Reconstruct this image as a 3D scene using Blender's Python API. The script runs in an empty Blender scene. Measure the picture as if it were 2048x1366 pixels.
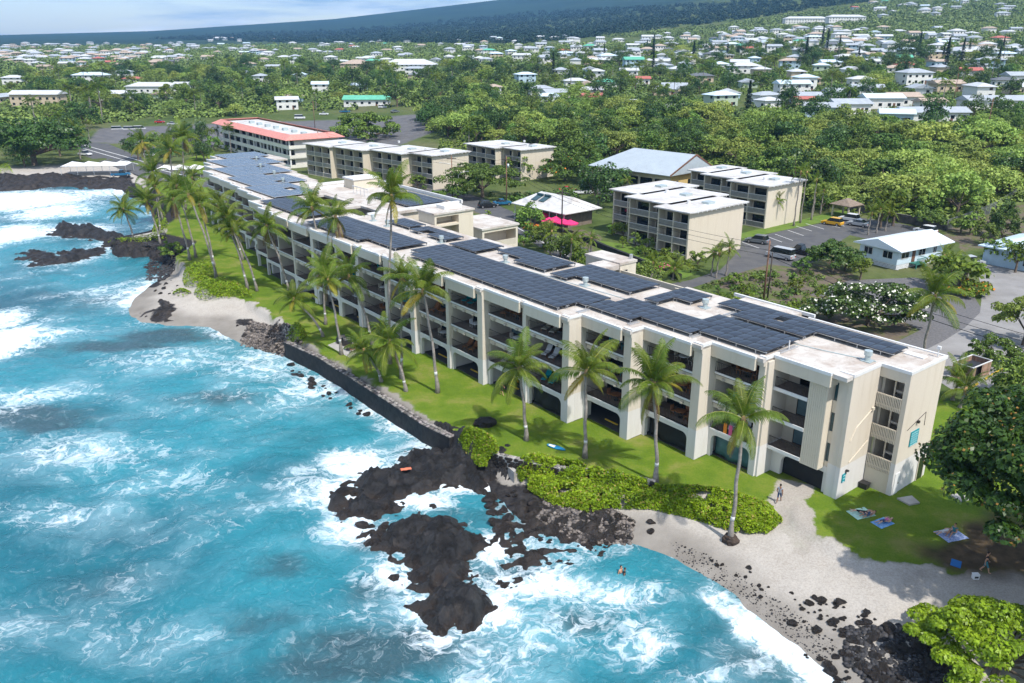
import bpy, bmesh, math, random
import numpy as np
from mathutils import Vector, Matrix, Euler
R = math.radians
random.seed(7); rng = np.random.default_rng(11)
scene = bpy.context.scene
col = scene.collection

# ------------------------------------------------------------------ camera
cam_d = bpy.data.cameras.new('camera'); cam = bpy.data.objects.new('camera', cam_d); col.objects.link(cam)
cam.location = (0, 0, 39.0); cam.rotation_euler = (R(90 - 20.03), 0, 0)
cam_d.sensor_width = 36.0; cam_d.lens = 28.83; cam_d.clip_start = 0.5; cam_d.clip_end = 40000
scene.camera = cam
scene.render.resolution_x = 1024; scene.render.resolution_y = 683

# ------------------------------------------------------------------ sky and sun
SUN_EL, SUN_AZ = 56.0, 144.0            # azimuth clockwise from +Y
world = bpy.data.worlds.new('World'); scene.world = world; world.use_nodes = True
nt = world.node_tree; nt.nodes.clear()
def N(nt, t, **k):
    n = nt.nodes.new(t)
    for a, v in k.items():
        if a == 'inp':
            for i, x in v.items(): n.inputs[i].default_value = x
        else: setattr(n, a, v)
    return n
wo = N(nt, 'ShaderNodeOutputWorld'); bg = N(nt, 'ShaderNodeBackground', inp={1: 0.15})
sky = N(nt, 'ShaderNodeTexSky', sky_type='NISHITA', sun_disc=False, sun_elevation=R(SUN_EL), sun_rotation=R(SUN_AZ), altitude=0.0, air_density=1.0, dust_density=0.9, ozone_density=2.0)
tc = N(nt, 'ShaderNodeTexCoord'); mp = N(nt, 'ShaderNodeMapping'); mp.inputs['Scale'].default_value = (1.0, 1.0, 8.0); mp.inputs['Location'].default_value = (0.35, 0.1, 0.0)
nz = N(nt, 'ShaderNodeTexNoise', inp={'Scale': 3.2, 'Detail': 9.0, 'Roughness': 0.56, 'Distortion': 0.25})
cr = N(nt, 'ShaderNodeValToRGB'); cr.color_ramp.elements[0].position = 0.43; cr.color_ramp.elements[1].position = 0.60
nz2 = N(nt, 'ShaderNodeTexNoise', inp={'Scale': 5.0, 'Detail': 7.0, 'Roughness': 0.6})
cr2 = N(nt, 'ShaderNodeValToRGB'); e = cr2.color_ramp.elements; e[0].position = 0.36; e[0].color = (1.25, 2.1, 3.5, 1); e[1].position = 0.64; e[1].color = (6.2, 6.5, 6.9, 1)
mx = N(nt, 'ShaderNodeMix', data_type='RGBA')
lk = nt.links.new
lk(tc.outputs['Generated'], mp.inputs[0]); lk(mp.outputs[0], nz.inputs['Vector']); lk(mp.outputs[0], nz2.inputs['Vector'])
lk(nz.outputs[0], cr.inputs[0]); lk(nz2.outputs[0], cr2.inputs[0])
lk(cr.outputs[0], mx.inputs[0]); lk(sky.outputs[0], mx.inputs[6]); lk(cr2.outputs[0], mx.inputs[7])
lk(mx.outputs[2], bg.inputs[0]); lk(bg.outputs[0], wo.inputs[0])
sd = bpy.data.lights.new('sun', 'SUN'); sd.energy = 3.4; sd.angle = R(1.2); sd.color = (1.0, 0.955, 0.89)
sun = bpy.data.objects.new('sun', sd); col.objects.link(sun); sun.location = (0, 0, 300)
sv = Vector((math.sin(R(SUN_AZ)) * math.cos(R(SUN_EL)), math.cos(R(SUN_AZ)) * math.cos(R(SUN_EL)), math.sin(R(SUN_EL))))
sun.rotation_euler = (-sv).to_track_quat('-Z', 'Y').to_euler()
vs = scene.view_settings; vs.view_transform = 'Standard'; vs.look = 'None'; vs.exposure = 0.64; vs.gamma = 1.0; vs.use_curve_mapping = False
cy = scene.cycles; cy.max_bounces = 6; cy.diffuse_bounces = 3; cy.glossy_bounces = 2; cy.transmission_bounces = 2; cy.transparent_max_bounces = 4; cy.volume_bounces = 0
cy.use_adaptive_sampling = True; cy.adaptive_threshold = 0.02; cy.use_denoising = True; cy.caustics_reflective = False; cy.caustics_refractive = False
cy.sample_clamp_indirect = 6.0

# ------------------------------------------------------------------ helpers
MATS = {}
def mat(name, c, rough=0.7, var=0.0, scale=1.0, c2=None, spec=0.3, metal=0.0, bump=0.0, bscale=None, island=0.0, objv=0.0, trans=0.0, emit=None):
    """principled material with noise colour variation; c2 = second colour mixed in by the noise"""
    m = bpy.data.materials.new(name); m.use_nodes = True; t = m.node_tree; L = t.links.new
    b = t.nodes['Principled BSDF']; b.inputs['Roughness'].default_value = rough; b.inputs['Metallic'].default_value = metal
    b.inputs['Specular IOR Level'].default_value = spec; b.inputs['Base Color'].default_value = (*c, 1)
    out = b.inputs['Base Color']; src = None
    if c2 is not None or var:
        q = N(t, 'ShaderNodeTexCoord'); n = N(t, 'ShaderNodeTexNoise', inp={'Scale': scale, 'Detail': 6.0, 'Roughness': 0.6}); L(q.outputs['Object'], n.inputs['Vector'])
        r = N(t, 'ShaderNodeValToRGB'); e = r.color_ramp.elements; e[0].position = 0.33; e[1].position = 0.67
        a = c2 if c2 is not None else tuple(x * (1 - var) for x in c); d = c if c2 is not None else tuple(x * (1 + var) for x in c)
        e[0].color = (*a, 1); e[1].color = (*d, 1); L(n.outputs[0], r.inputs[0]); src = r.outputs[0]
    if island or objv:
        hs = N(t, 'ShaderNodeHueSaturation')
        if src is not None: L(src, hs.inputs['Color'])
        else: hs.inputs['Color'].default_value = (*c, 1)
        val = None
        if island:
            g = N(t, 'ShaderNodeNewGeometry'); mr = N(t, 'ShaderNodeMapRange', inp={3: 1 - island, 4: 1 + island}); L(g.outputs['Random Per Island'], mr.inputs[0]); val = mr.outputs[0]
        if objv:
            oi = N(t, 'ShaderNodeObjectInfo'); mo = N(t, 'ShaderNodeMapRange', inp={3: 1 - objv, 4: 1 + objv}); L(oi.outputs['Random'], mo.inputs[0])
            mh = N(t, 'ShaderNodeMapRange', inp={3: 0.5 + 0.06 * objv, 4: 0.5 - 0.09 * objv}); m3 = N(t, 'ShaderNodeMath', operation='FRACT'); m4 = N(t, 'ShaderNodeMath', operation='MULTIPLY', inp={1: 7.31})
            L(oi.outputs['Random'], m4.inputs[0]); L(m4.outputs[0], m3.inputs[0]); L(m3.outputs[0], mh.inputs[0]); L(mh.outputs[0], hs.inputs['Hue'])
            if val is not None:
                mm = N(t, 'ShaderNodeMath', operation='MULTIPLY'); L(val, mm.inputs[0]); L(mo.outputs[0], mm.inputs[1]); val = mm.outputs[0]
            else: val = mo.outputs[0]
        L(val, hs.inputs['Value']); src = hs.outputs[0]
    if src is not None: L(src, out)
    if bump:
        q2 = N(t, 'ShaderNodeTexCoord'); n2 = N(t, 'ShaderNodeTexNoise', inp={'Scale': bscale or scale * 4, 'Detail': 5.0}); L(q2.outputs['Object'], n2.inputs['Vector'])
        bp = N(t, 'ShaderNodeBump', inp={'Strength': bump, 'Distance': 0.05}); L(n2.outputs[0], bp.inputs['Height']); L(bp.outputs[0], b.inputs['Normal'])
    if trans:
        tr = N(t, 'ShaderNodeBsdfTranslucent'); tr.inputs[0].default_value = (*[min(1, x * 1.3) for x in c], 1)
        if src is not None: L(src, tr.inputs[0])
        ms = N(t, 'ShaderNodeMixShader', inp={0: trans}); L(b.outputs[0], ms.inputs[1]); L(tr.outputs[0], ms.inputs[2]); L(ms.outputs[0], t.nodes['Material Output'].inputs[0])
    if emit: b.inputs['Emission Color'].default_value = (*emit[0], 1); b.inputs['Emission Strength'].default_value = emit[1]
    MATS[name] = m; return m

def link(o, parent=None):
    col.objects.link(o)
    if parent is not None: o.parent = parent
    return o
def tag(o, label=None, cat=None, group=None, kind=None):
    if label: o['label'] = label
    if cat: o['category'] = cat
    if group: o['group'] = group
    if kind: o['kind'] = kind
    return o
def empty(name, loc=(0, 0, 0), rz=0.0):
    o = bpy.data.objects.new(name, None); o.empty_display_size = 0.3; col.objects.link(o); o.location = loc; o.rotation_euler = (0, 0, rz); return o
class MB:
    def __init__(s): s.v = []; s.f = []; s.m = []
    def add(s, vs, fs, mi=0):
        k = len(s.v); s.v += [tuple(map(float, p)) for p in vs]; s.f += [tuple(i + k for i in f) for f in fs]; s.m += [mi] * len(fs); return s
    def box(s, x0, x1, y0, y1, z0, z1, mi=0):
        return s.add([(x0,y0,z0),(x1,y0,z0),(x1,y1,z0),(x0,y1,z0),(x0,y0,z1),(x1,y0,z1),(x1,y1,z1),(x0,y1,z1)],
                     [(3,2,1,0),(4,5,6,7),(0,1,5,4),(1,2,6,5),(2,3,7,6),(3,0,4,7)], mi)
    def prism(s, poly, z0, z1, mi=0, cap=True):
        n = len(poly); a = sum(poly[i][0]*poly[(i+1)%n][1]-poly[(i+1)%n][0]*poly[i][1] for i in range(n))
        if a < 0: poly = poly[::-1]
        vs = [(p[0],p[1],z0) for p in poly]+[(p[0],p[1],z1) for p in poly]
        fs = [(i,(i+1)%n,n+(i+1)%n,n+i) for i in range(n)]
        if cap: fs += [tuple(range(n,2*n)), tuple(range(n-1,-1,-1))]
        return s.add(vs, fs, mi)
    def tube(s, pts, rad, n=8, mi=0, cap=True):
        k = len(pts); vs = []; prev = None
        for i in range(k):
            p = Vector(pts[i]); d = (Vector(pts[min(i+1,k-1)])-Vector(pts[max(i-1,0)])).normalized()
            a = d.orthogonal().normalized() if prev is None else (prev - d*prev.dot(d)).normalized()
            prev = a; b = d.cross(a); r = rad[i] if hasattr(rad,'__len__') else rad
            vs += [tuple(p + a*(r*math.cos(2*math.pi*j/n)) + b*(r*math.sin(2*math.pi*j/n))) for j in range(n)]
        fs = [(i*n+j, i*n+(j+1)%n, (i+1)*n+(j+1)%n, (i+1)*n+j) for i in range(k-1) for j in range(n)]
        if cap: fs += [tuple(range(n-1,-1,-1)), tuple((k-1)*n+j for j in range(n))]
        return s.add(vs, fs, mi)
    def cyl(s, x, y, z0, z1, r, n=12, mi=0, r1=None): return s.tube([(x,y,z0),(x,y,z1)], [r, r if r1 is None else r1], n, mi)
    def mesh(s, name):
        me = bpy.data.meshes.new(name); me.from_pydata(s.v, [], s.f); me.polygons.foreach_set('material_index', s.m); me.update(); return me
    def build(s, name, mats, parent=None, smooth=False, bevel=0):
        me = s.mesh(name)
        for m in (mats if isinstance(mats, (list, tuple)) else [mats]): me.materials.append(m)
        if smooth: me.polygons.foreach_set('use_smooth', [True]*len(me.polygons))
        o = bpy.data.objects.new(name, me); link(o, parent)
        if bevel:
            b = o.modifiers.new('bevel', 'BEVEL'); b.width = bevel; b.segments = 2; b.limit_method = 'ANGLE'
        return o
def np_mesh(name, V, F, mats, smooth=False):
    """mesh from numpy verts (n,3) and faces (m,k)"""
    me = bpy.data.meshes.new(name); V = np.asarray(V, np.float32); F = np.asarray(F, np.int32); k = F.shape[1]
    me.vertices.add(len(V)); me.vertices.foreach_set('co', V.ravel()); me.loops.add(F.size); me.loops.foreach_set('vertex_index', F.ravel())
    me.polygons.add(len(F)); me.polygons.foreach_set('loop_start', np.arange(0, F.size, k, dtype=np.int32)); me.polygons.foreach_set('loop_total', np.full(len(F), k, np.int32))
    if smooth: me.polygons.foreach_set('use_smooth', np.ones(len(F), bool))
    me.update(calc_edges=True); me.validate()
    for m in (mats if isinstance(mats, (list, tuple)) else [mats]): me.materials.append(m)
    return me
def fattr(me, name, a):
    at = me.attributes.new(name, 'FLOAT', 'POINT'); at.data.foreach_set('value', np.asarray(a, np.float32))
def cp(o, parent=None):
    c = o.copy(); col.objects.link(c); c.parent = parent; return c
def copy_tree(o, parent=None):
    c = cp(o, parent)
    for ch in KIDS.get(o.name, []): copy_tree(ch, c)
    return c
KIDS = {}
# lattice noise for numpy arrays
def _h(i, j, s):
    n = (i*374761393 + j*668265263 + s*1274126177) & 0x7fffffff; n = ((n ^ (n >> 13))*1274126177) & 0x7fffffff
    return ((n ^ (n >> 16)) & 0xffff)/65535.0
def vnoise(x, y, s=0):
    i = np.floor(x).astype(np.int64); j = np.floor(y).astype(np.int64); fx = x-i; fy = y-j; fx = fx*fx*(3-2*fx); fy = fy*fy*(3-2*fy)
    return (_h(i,j,s)*(1-fx)+_h(i+1,j,s)*fx)*(1-fy)+(_h(i,j+1,s)*(1-fx)+_h(i+1,j+1,s)*fx)*fy
def fbm(x, y, o=4, s=0):
    t = 0; a = 0.5; n = 0
    for k in range(o): t = t+a*vnoise(x, y, s+k*17); n += a; a *= 0.5; x = x*2.03+11.3; y = y*2.03-7.1
    return t/n
COAST_PTS=[(100, 5), (60, 25), (21.6, 42.4), (20.5, 43.9), (18.8, 47.0), (16.2, 52.0), (13.1, 56.1), (9.4, 58.5), (4.4, 58.5), (1.1, 61.7), (-1.8, 66.3), (-3.6, 71.5), (-7.0, 76.9), (-8.6, 79.0), (-20.3, 95.1), (-30.2, 103.6), (-32.1, 102.7), (-37.6, 106.6), (-44.0, 112.9), (-50.1, 114.5), (-55.3, 116.4), (-58.2, 119.2), (-60.9, 126.5), (-61.7, 134.6), (-61.3, 143.3), (-66.3, 156.3), (-72.8, 161.2), (-81.8, 163.8), (-85.2, 167.4), (-84.2, 172.1), (-79.7, 178.0), (-81.0, 186.0), (-87.8, 198.9), (-95.9, 212.2), (-105.4, 224.9), (-111.8, 234.8), (-120.0, 240.0), (-130.8, 238.3), (-139.4, 238.3), (-145.1, 233.1), (-260, 235), (-700, 420), (-2500, 900), (-9000, 2000), (-12000, 12000), (12000, 12000), (12000, 5)]
LAWN_PTS=[[(-28.4, 102.8), (-24.6, 98.1), (-19.5, 91.8), (-13.7, 84.3), (-9.2, 78.3), (-6.0, 74.8), (-4.1, 72.1), (-1.1, 69.6), (1.7, 68.2), (5.8, 66.4), (12.3, 64.4), (17.3, 62.9), (22.2, 61.6), (24.8, 61.6), (23.8, 58.5), (25.7, 54.9), (27.7, 53.1), (30.3, 52.1), (34.9, 51.7), (37.9, 51.1), (45.9, 49.3), (61.7, 70.9), (47.2, 82.7), (26.4, 94.8), (6.3, 131.2), (-43.2, 219.6), (-114.3, 306.3), (-96.7, 219.6), (-83.0, 191.7), (-76.4, 180.2), (-71.0, 165.1), (-78.4, 158.8), (-77.4, 157.1), (-66.8, 154.6), (-62.3, 148.3), (-56.4, 137.6), (-50.2, 126.8), (-45.4, 122.1), (-40.1, 120.0), (-35.3, 113.8), (-28.8, 105.0)]]
# ---- terrain model (metres; sea level z=0, lawns z=2) ----
COAST = np.array(COAST_PTS)
LAWN = [np.array(q) for q in LAWN_PTS]
TR = np.array([0,222,300,380,520,800,1300,2200,3500,5000,9000.])
TA = np.array([-.64,-.39,-.2,.047,.36,.65])
TZ = np.array([[2,2,2,2,2,2],[2,2,2,2,2,2],[2,2,2,5,9,9],[2,2,2.2,8,12.6,13],[5,6,8,14,18.4,19],[12,13,16,24,31.7,34],
 [22,23,27,42,67,75],[31,33,42,72,153,180],[42,55,75,150,290,360],[56,96,162,300,462,640],[70,110,200,400,600,800]],float)
def pip(x,y,poly):
    ins=np.zeros(x.shape,bool); n=len(poly)
    for i in range(n):
        x0,y0=poly[i][:2]; x1,y1=poly[(i+1)%n][:2]
        if y0==y1: continue
        c=((y0>y)!=(y1>y)); ins^= c & (x < (x1-x0)*(y-y0)/(y1-y0)+x0)
    return ins
def pdist(x,y,poly,closed=True):
    d=np.full(x.shape,1e9); n=len(poly)
    for i in range(n if closed else n-1):
        x0,y0=poly[i][:2]; x1,y1=poly[(i+1)%n][:2]
        dx,dy=x1-x0,y1-y0; L=dx*dx+dy*dy+1e-9
        t=np.clip(((x-x0)*dx+(y-y0)*dy)/L,0,1)
        d=np.minimum(d,(x-x0-t*dx)**2+(y-y0-t*dy)**2)
    return np.sqrt(d)
def sdf(x,y,poly):
    d=pdist(x,y,poly); return np.where(pip(x,y,poly),d,-d)
def sst(a,b,x):
    t=np.clip((x-a)/(b-a),0,1); return t*t*(3-2*t)
def base_h(x,y):
    r=np.hypot(x,y); a=np.arctan2(x,y)
    ta=np.interp(np.clip(a,TA[0],TA[-1]),TA,np.arange(len(TA))); tr=np.interp(r,TR,np.arange(len(TR)))
    i=np.clip(tr.astype(int),0,len(TR)-2); j=np.clip(ta.astype(int),0,len(TA)-2); fi=tr-i; fj=ta-j
    return (TZ[i,j]*(1-fi)+TZ[i+1,j]*fi)*(1-fj)+(TZ[i,j+1]*(1-fi)+TZ[i+1,j+1]*fi)*fj
def ground_h(x,y):
    x=np.atleast_1d(np.asarray(x,float)); y=np.atleast_1d(np.asarray(y,float))
    z=base_h(x,y); near=(np.hypot(x,y)<420)
    if near.any():
        xx,yy=x[near],y[near]
        d=sdf(xx,yy,COAST)
        zb=np.clip(d*0.17,-3,1.85)
        lw=np.zeros(xx.shape)
        for q in LAWN: lw=np.maximum(lw,sst(-1.1,-.1,sdf(xx,yy,q)))
        inl=sst(16,30,d)
        k=np.maximum(lw,inl)
        z[near]=zb*(1-k)+z[near]*k
    return z

def gz(x, y): return float(ground_h(x, y)[0])

# haze: the clear air between here and the mountain (set up once the land is known, see the end)

# ================================================================== LAND
az = np.linspace(R(-52), R(52), 560)
rr = np.concatenate([np.arange(22, 165, 0.48), np.geomspace(165.4, 9000, 300)])
A, RR = np.meshgrid(az, rr); X = (RR*np.sin(A)).ravel(); Y = (RR*np.cos(A)).ravel()
Zg = ground_h(X, Y); dc = np.full(X.shape, 60.0); nm = RR.ravel() < 420; dc[nm] = sdf(X[nm], Y[nm], COAST)
lw = np.zeros(X.shape)
for q in LAWN: lw[nm] = np.maximum(lw[nm], sst(-.45, .45, sdf(X[nm], Y[nm], q) + (fbm(X[nm]*.7, Y[nm]*.7, 4)-.5)*2.6))
sand_near = sst(34, 24, dc)*(1-lw)
def blobmask(pts, x=X, y=Y):
    m = np.zeros(x.shape)
    for (c, rx, ry, v) in pts:
        a = -math.atan2(c[0], c[1]); dx = x-c[0]; dy = y-c[1]; u = dx*math.cos(a)-dy*math.sin(a)*-1; w = -dx*math.sin(a)+dy*math.cos(a)
        m = np.maximum(m, v*np.exp(-((u/rx)**2+(w/ry)**2)**1.5))
    return m
def polymask(poly, soft=.6, wob=1.5, x=X, y=Y, sc=.35):
    m = np.zeros(x.shape); s = sdf(x[nm], y[nm], poly) + (fbm(x[nm]*sc, y[nm]*sc, 3, 5)-.5)*2*wob
    m[nm] = sst(-soft, soft, s); return m
micro = (fbm(X*.9, Y*.9, 3, 9)-.5)*.10 + (fbm(X*.2, Y*.2, 2, 3)-.5)*.22
Zg[nm] += (micro*sst(0, 3, dc)*(1-.85*lw))[nm]*sst(60, 20, dc)[nm]
# inland bare ground, gravel and scrub
dirt = np.maximum.reduce([polymask(np.array(p), 1.0, 2.0) for p in (
    [(31.17, 131.24), (45.81, 144.55), (54.52, 141.0), (58.54, 131.24), (65.72, 125.39), (62.16, 110.38), (52.89, 98.29), (44.0, 100.14), (35.56, 122.64)],
    [(91.11, 172.31), (121.07, 196.89), (124.98, 189.43), (97.42, 144.55), (90.72, 152.17), (85.98, 152.17), (87.34, 160.55)],
    [(-84.93, 306.04), (-66.62, 306.01), (-39.06, 244.81), (-2.82, 191.73), (18.0, 165.07), (14.12, 144.55), (-2.66, 180.16), (-49.03, 250.68)])])
drygrass = np.maximum.reduce([polymask(np.array(p), 3.0, 8.0, sc=.08) for p in (
    [(87.9, 274.75), (123.21, 285.51), (147.86, 253.3), (143.8, 233.35), (131.84, 223.55), (98.37, 241.81)],
    [(98.37, 241.81), (99.6, 223.49), (112.21, 210.67), (134.7, 217.23), (119.56, 190.41), (102.09, 202.42)])])
asph = np.maximum.reduce([polymask(np.array(p), .7, .2) for p in (
    [(-116.71, 391.16), (-116.35, 425.1), (-100.72, 445.54), (-71.22, 459.17), (-42.63, 447.86), (-31.72, 351.64), (-41.86, 313.12), (-61.9, 320.06), (-93.61, 371.99)],
    [(-167.77, 330.25), (-188.2, 388.15), (-171.03, 417.45), (-142.71, 421.31), (-115.78, 338.64), (-110.6, 306.15), (-127.12, 306.27), (-150.16, 325.17)],)])
wet = sst(5.0, 1.2, dc + (fbm(X*.25, Y*.25, 3, 2)-.5)*3)*(dc > -4)
lav = np.maximum.reduce([polymask(np.array(p), .9, 1.6) for p in (
    [(-7.37, 75.61), (-3.1, 70.99), (-0.66, 68.1), (2.55, 65.37), (7.75, 62.89), (9.93, 60.98), (9.41, 58.46), (4.36, 57.53), (0.65, 57.17), (-1.97, 64.12), (-10.16, 64.97), (-15.32, 65.85), (-15.73, 70.53)],
    [(-82.51, 163.82), (-66.44, 153.5), (-61.27, 143.29), (-60.12, 132.85), (-63.27, 138.34), (-67.18, 152.36), (-79.39, 157.09)],
    [(-151.65, 244.98), (-131.49, 249.07), (-112.77, 244.61), (-105.82, 228.28), (-128.96, 234.8), (-142.17, 228.13)],
    [(-40.0, 114.39), (-32.71, 109.43), (-28.01, 101.61), (-30.72, 101.35), (-35.94, 105.52)],
    [(-53.77, 121.32), (-50.13, 120.34), (-51.73, 115.94), (-54.31, 114.95)])])
lav = np.maximum(lav, sst(7, 3, dc)*((X < -62) & (Y > 125)))
path = np.maximum(polymask(np.array([(24.12, 65.08), (27.41, 64.19), (24.79, 61.64), (25.29, 57.02), (22.8, 55.33), (21.93, 60.59)]), 1.0, 1.2),
    polymask(np.array([(-6.27, 74.68), (-4.41, 72.98), (-3.13, 71.91), (-1.87, 70.35), (-4.16, 72.98), (-6.01, 74.65), (-7.95, 76.59), (-12.34, 82.66), (-14.3, 84.8), (-13.07, 84.02), (-9.11, 77.92)]), .5, .8))
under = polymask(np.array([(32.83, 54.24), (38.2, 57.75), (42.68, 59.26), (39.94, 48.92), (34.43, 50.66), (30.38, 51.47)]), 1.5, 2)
nA, nR = len(az), len(rr); I = (np.arange(nR-1)[:, None]*nA+np.arange(nA-1)[None, :]).ravel()
F = np.stack([I, I+1, I+nA+1, I+nA], 1)
gm = bpy.data.materials.new('ground'); gm.use_nodes = True
def ground_material(m):
    t = m.node_tree; L = t.links.new; b = t.nodes['Principled BSDF']; b.inputs['Roughness'].default_value = .95; b.inputs['Specular IOR Level'].default_value = .1
    tc = N(t, 'ShaderNodeTexCoord')
    def noise(sc, d=6, r=.6, dist=0): n = N(t, 'ShaderNodeTexNoise', inp={'Scale': sc, 'Detail': d, 'Roughness': r, 'Distortion': dist}); L(tc.outputs['Object'], n.inputs['Vector']); return n.outputs[0]
    def ramp(s, *st):
        r = N(t, 'ShaderNodeValToRGB'); e = r.color_ramp.elements
        while len(e) < len(st): e.new(.5)
        for k, (p, c) in enumerate(st): e[k].position = p; e[k].color = (*c, 1)
        L(s, r.inputs[0]); return r.outputs[0]
    def mix(f, a, c, bl='MIX'):
        x = N(t, 'ShaderNodeMix', data_type='RGBA', blend_type=bl)
        for s, i in ((f, 0), (a, 6), (c, 7)):
            if isinstance(s, float): x.inputs[i].default_value = s
            else: L(s, x.inputs[i])
        return x.outputs[2]
    def at(n): return N(t, 'ShaderNodeAttribute', attribute_name=n).outputs['Fac']
    far = ramp(noise(.022, 9, .65), (.32, (.045, .075, .018)), (.46, (.075, .105, .026)), (.56, (.12, .135, .05)), (.68, (.17, .145, .085)))
    far = mix(.45, far, ramp(noise(.35, 5, .7), (.3, (.02, .04, .01)), (.7, (.12, .16, .05))))
    grass = ramp(noise(.30, 8, .66), (.34, (.070, .135, .010)), (.46, (.105, .182, .014)), (.55, (.165, .215, .028)), (.66, (.27, .24, .085)))
    grass = mix(.46, grass, ramp(noise(7, 4, .75), (.3, (.045, .085, .008)), (.7, (.17, .23, .03))))
    sand = ramp(noise(.5, 8, .65), (.3, (.33, .295, .255)), (.7, (.46, .425, .38)))
    sand = mix(.5, sand, ramp(noise(6, 4, .8), (.35, (.27, .25, .22)), (.6, (.50, .465, .42))))
    wets = ramp(noise(.4, 5), (.3, (.19, .172, .15)), (.7, (.28, .258, .228)))
    lava = ramp(noise(1.6, 8, .7), (.35, (.012, .012, .014)), (.62, (.045, .042, .042)), (.8, (.12, .10, .085)))
    dirt = ramp(noise(.35, 8, .7), (.3, (.07, .06, .05)), (.48, (.15, .12, .09)), (.6, (.09, .12, .03)), (.72, (.20, .17, .12)), (.85, (.34, .31, .28)))
    dry = ramp(noise(.12, 7, .7), (.3, (.10, .16, .04)), (.55, (.24, .22, .10)), (.75, (.30, .24, .14)))
    asp = ramp(noise(.3, 6), (.3, (.10, .10, .105)), (.7, (.16, .155, .155)))
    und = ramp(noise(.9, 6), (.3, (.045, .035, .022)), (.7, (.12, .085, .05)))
    c = far
    edge = noise(2.6, 7, .75)
    def sharp(a, w=.16, amp=1.1):
        q = N(t, 'ShaderNodeMath', operation='MULTIPLY_ADD', inp={1: amp}); L(edge, q.inputs[0]); L(at(a), q.inputs[2]); m_ = N(t, 'ShaderNodeMapRange', interpolation_type='SMOOTHSTEP', inp={1: .5+amp/2-w, 2: .5+amp/2+w}); L(q.outputs[0], m_.inputs[0])
        g_ = N(t, 'ShaderNodeMath', operation='GREATER_THAN', inp={1: .01}); L(at(a), g_.inputs[0]); o_ = N(t, 'ShaderNodeMath', operation='MULTIPLY'); L(m_.outputs[0], o_.inputs[0]); L(g_.outputs[0], o_.inputs[1]); return o_.outputs[0]
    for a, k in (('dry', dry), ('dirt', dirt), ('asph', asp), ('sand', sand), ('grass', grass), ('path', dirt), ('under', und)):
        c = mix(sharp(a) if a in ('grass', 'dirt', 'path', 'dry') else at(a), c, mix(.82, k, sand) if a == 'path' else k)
    c = mix(at('wet'), c, wets); c = mix(sharp('lava'), c, lava)
    shadowed_forest = ramp(noise(.004, 8, .6), (.35, (.012, .032, .022)), (.65, (.022, .05, .03)))  # forest cover; the slope's cloud shadow is painted into this dark green
    c = mix(at('forest'), c, shadowed_forest)
    L(c, b.inputs['Base Color'])
    bp = N(t, 'ShaderNodeBump', inp={'Strength': .5, 'Distance': .12}); L(noise(3.2, 8, .75), bp.inputs['Height']); L(bp.outputs[0], b.inputs['Normal'])
ground_material(gm)
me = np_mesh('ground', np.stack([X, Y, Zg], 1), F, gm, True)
for n, a in (('sand', sand_near), ('grass', np.where(dc < 60.1, lw*sst(2.6, 1.4, np.abs(Zg-2)+1.4), 0)), ('wet', wet*sand_near), ('lava', lav), ('dirt', dirt), ('dry', drygrass), ('asph', asph), ('path', path), ('under', under), ('forest', sst(1900, 2700, RR.ravel()+(fbm(X*.002, Y*.002, 4, 8)-.5)*1400)*sst(.42,.12,A.ravel()+(fbm(X*.0016, Y*.0016, 4, 18)-.5)*.5))): fattr(me, n, a)  # forest mask also places the painted cloud shadow on the slope
tag(link(bpy.data.objects.new('ground', me)), kind='structure')

# ================================================================== SEA
sx = np.concatenate([np.arange(-420, -110, 3.0), np.arange(-110, 62, .42)]); sy = np.concatenate([np.arange(14, 118, .42), np.arange(118, 520, 1.4)])
SX, SY = np.meshgrid(sx, sy); sh = SX.shape; SX = SX.ravel(); SY = SY.ravel()
sd_ = -sdf(SX, SY, COAST)               # metres from the land
OUT = [np.array(p) for p in (
    [(-6.79, 77.72), (-10.44, 75.21), (-14.01, 70.48), (-15.97, 65.78), (-14.79, 63.21), (-12.82, 61.98), (-11.34, 63.79), (-8.03, 66.41), (-3.0, 67.6), (-1.14, 69.02), (-1.94, 72.52)],
    [(-11.44, 61.5), (-7.73, 63.46), (-3.89, 62.14), (-2.71, 57.44), (-2.67, 53.41), (-1.45, 50.67), (-3.01, 48.42), (-5.39, 46.98), (-7.14, 50.09), (-8.08, 53.41), (-9.4, 56.04), (-12.98, 60.4)],
    [(-0.62, 63.63), (2.52, 64.48), (6.87, 62.79), (9.91, 60.79), (8.9, 57.8), (3.86, 56.04), (1.39, 53.41), (-0.92, 52.47), (-1.58, 56.73), (-2.73, 60.4)],
    [(-101.83, 176.62), (-101.45, 183.98), (-93.05, 181.82), (-82.92, 171.69), (-84.8, 168.86), (-96.22, 171.69)],
    [(-95.7, 154.29), (-96.62, 160.84), (-89.64, 157.09), (-83.4, 162.56), (-81.76, 167.93), (-79.8, 159.16), (-82.76, 151.19), (-88.71, 148.21)])]
rd = np.full(SX.shape, 99.0)
for q in OUT: rd = np.minimum(rd, -sdf(SX, SY, q))
wx = (fbm(SX*.06, SY*.06, 3, 21)-.5)*14; wy = (fbm(SX*.06, SY*.06, 3, 31)-.5)*14
streak = fbm((SX*.8+SY*.55+wx)*.045, (SY*.8-SX*.55+wy)*.14, 5, 41)
big = fbm((SX+wx)*.03, (SY+wy)*.045, 4, 51)
foam = .12 + .95*np.clip(streak-.45, -.1, 1) + .55*np.clip(big-.5, -.25, 1)
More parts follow.
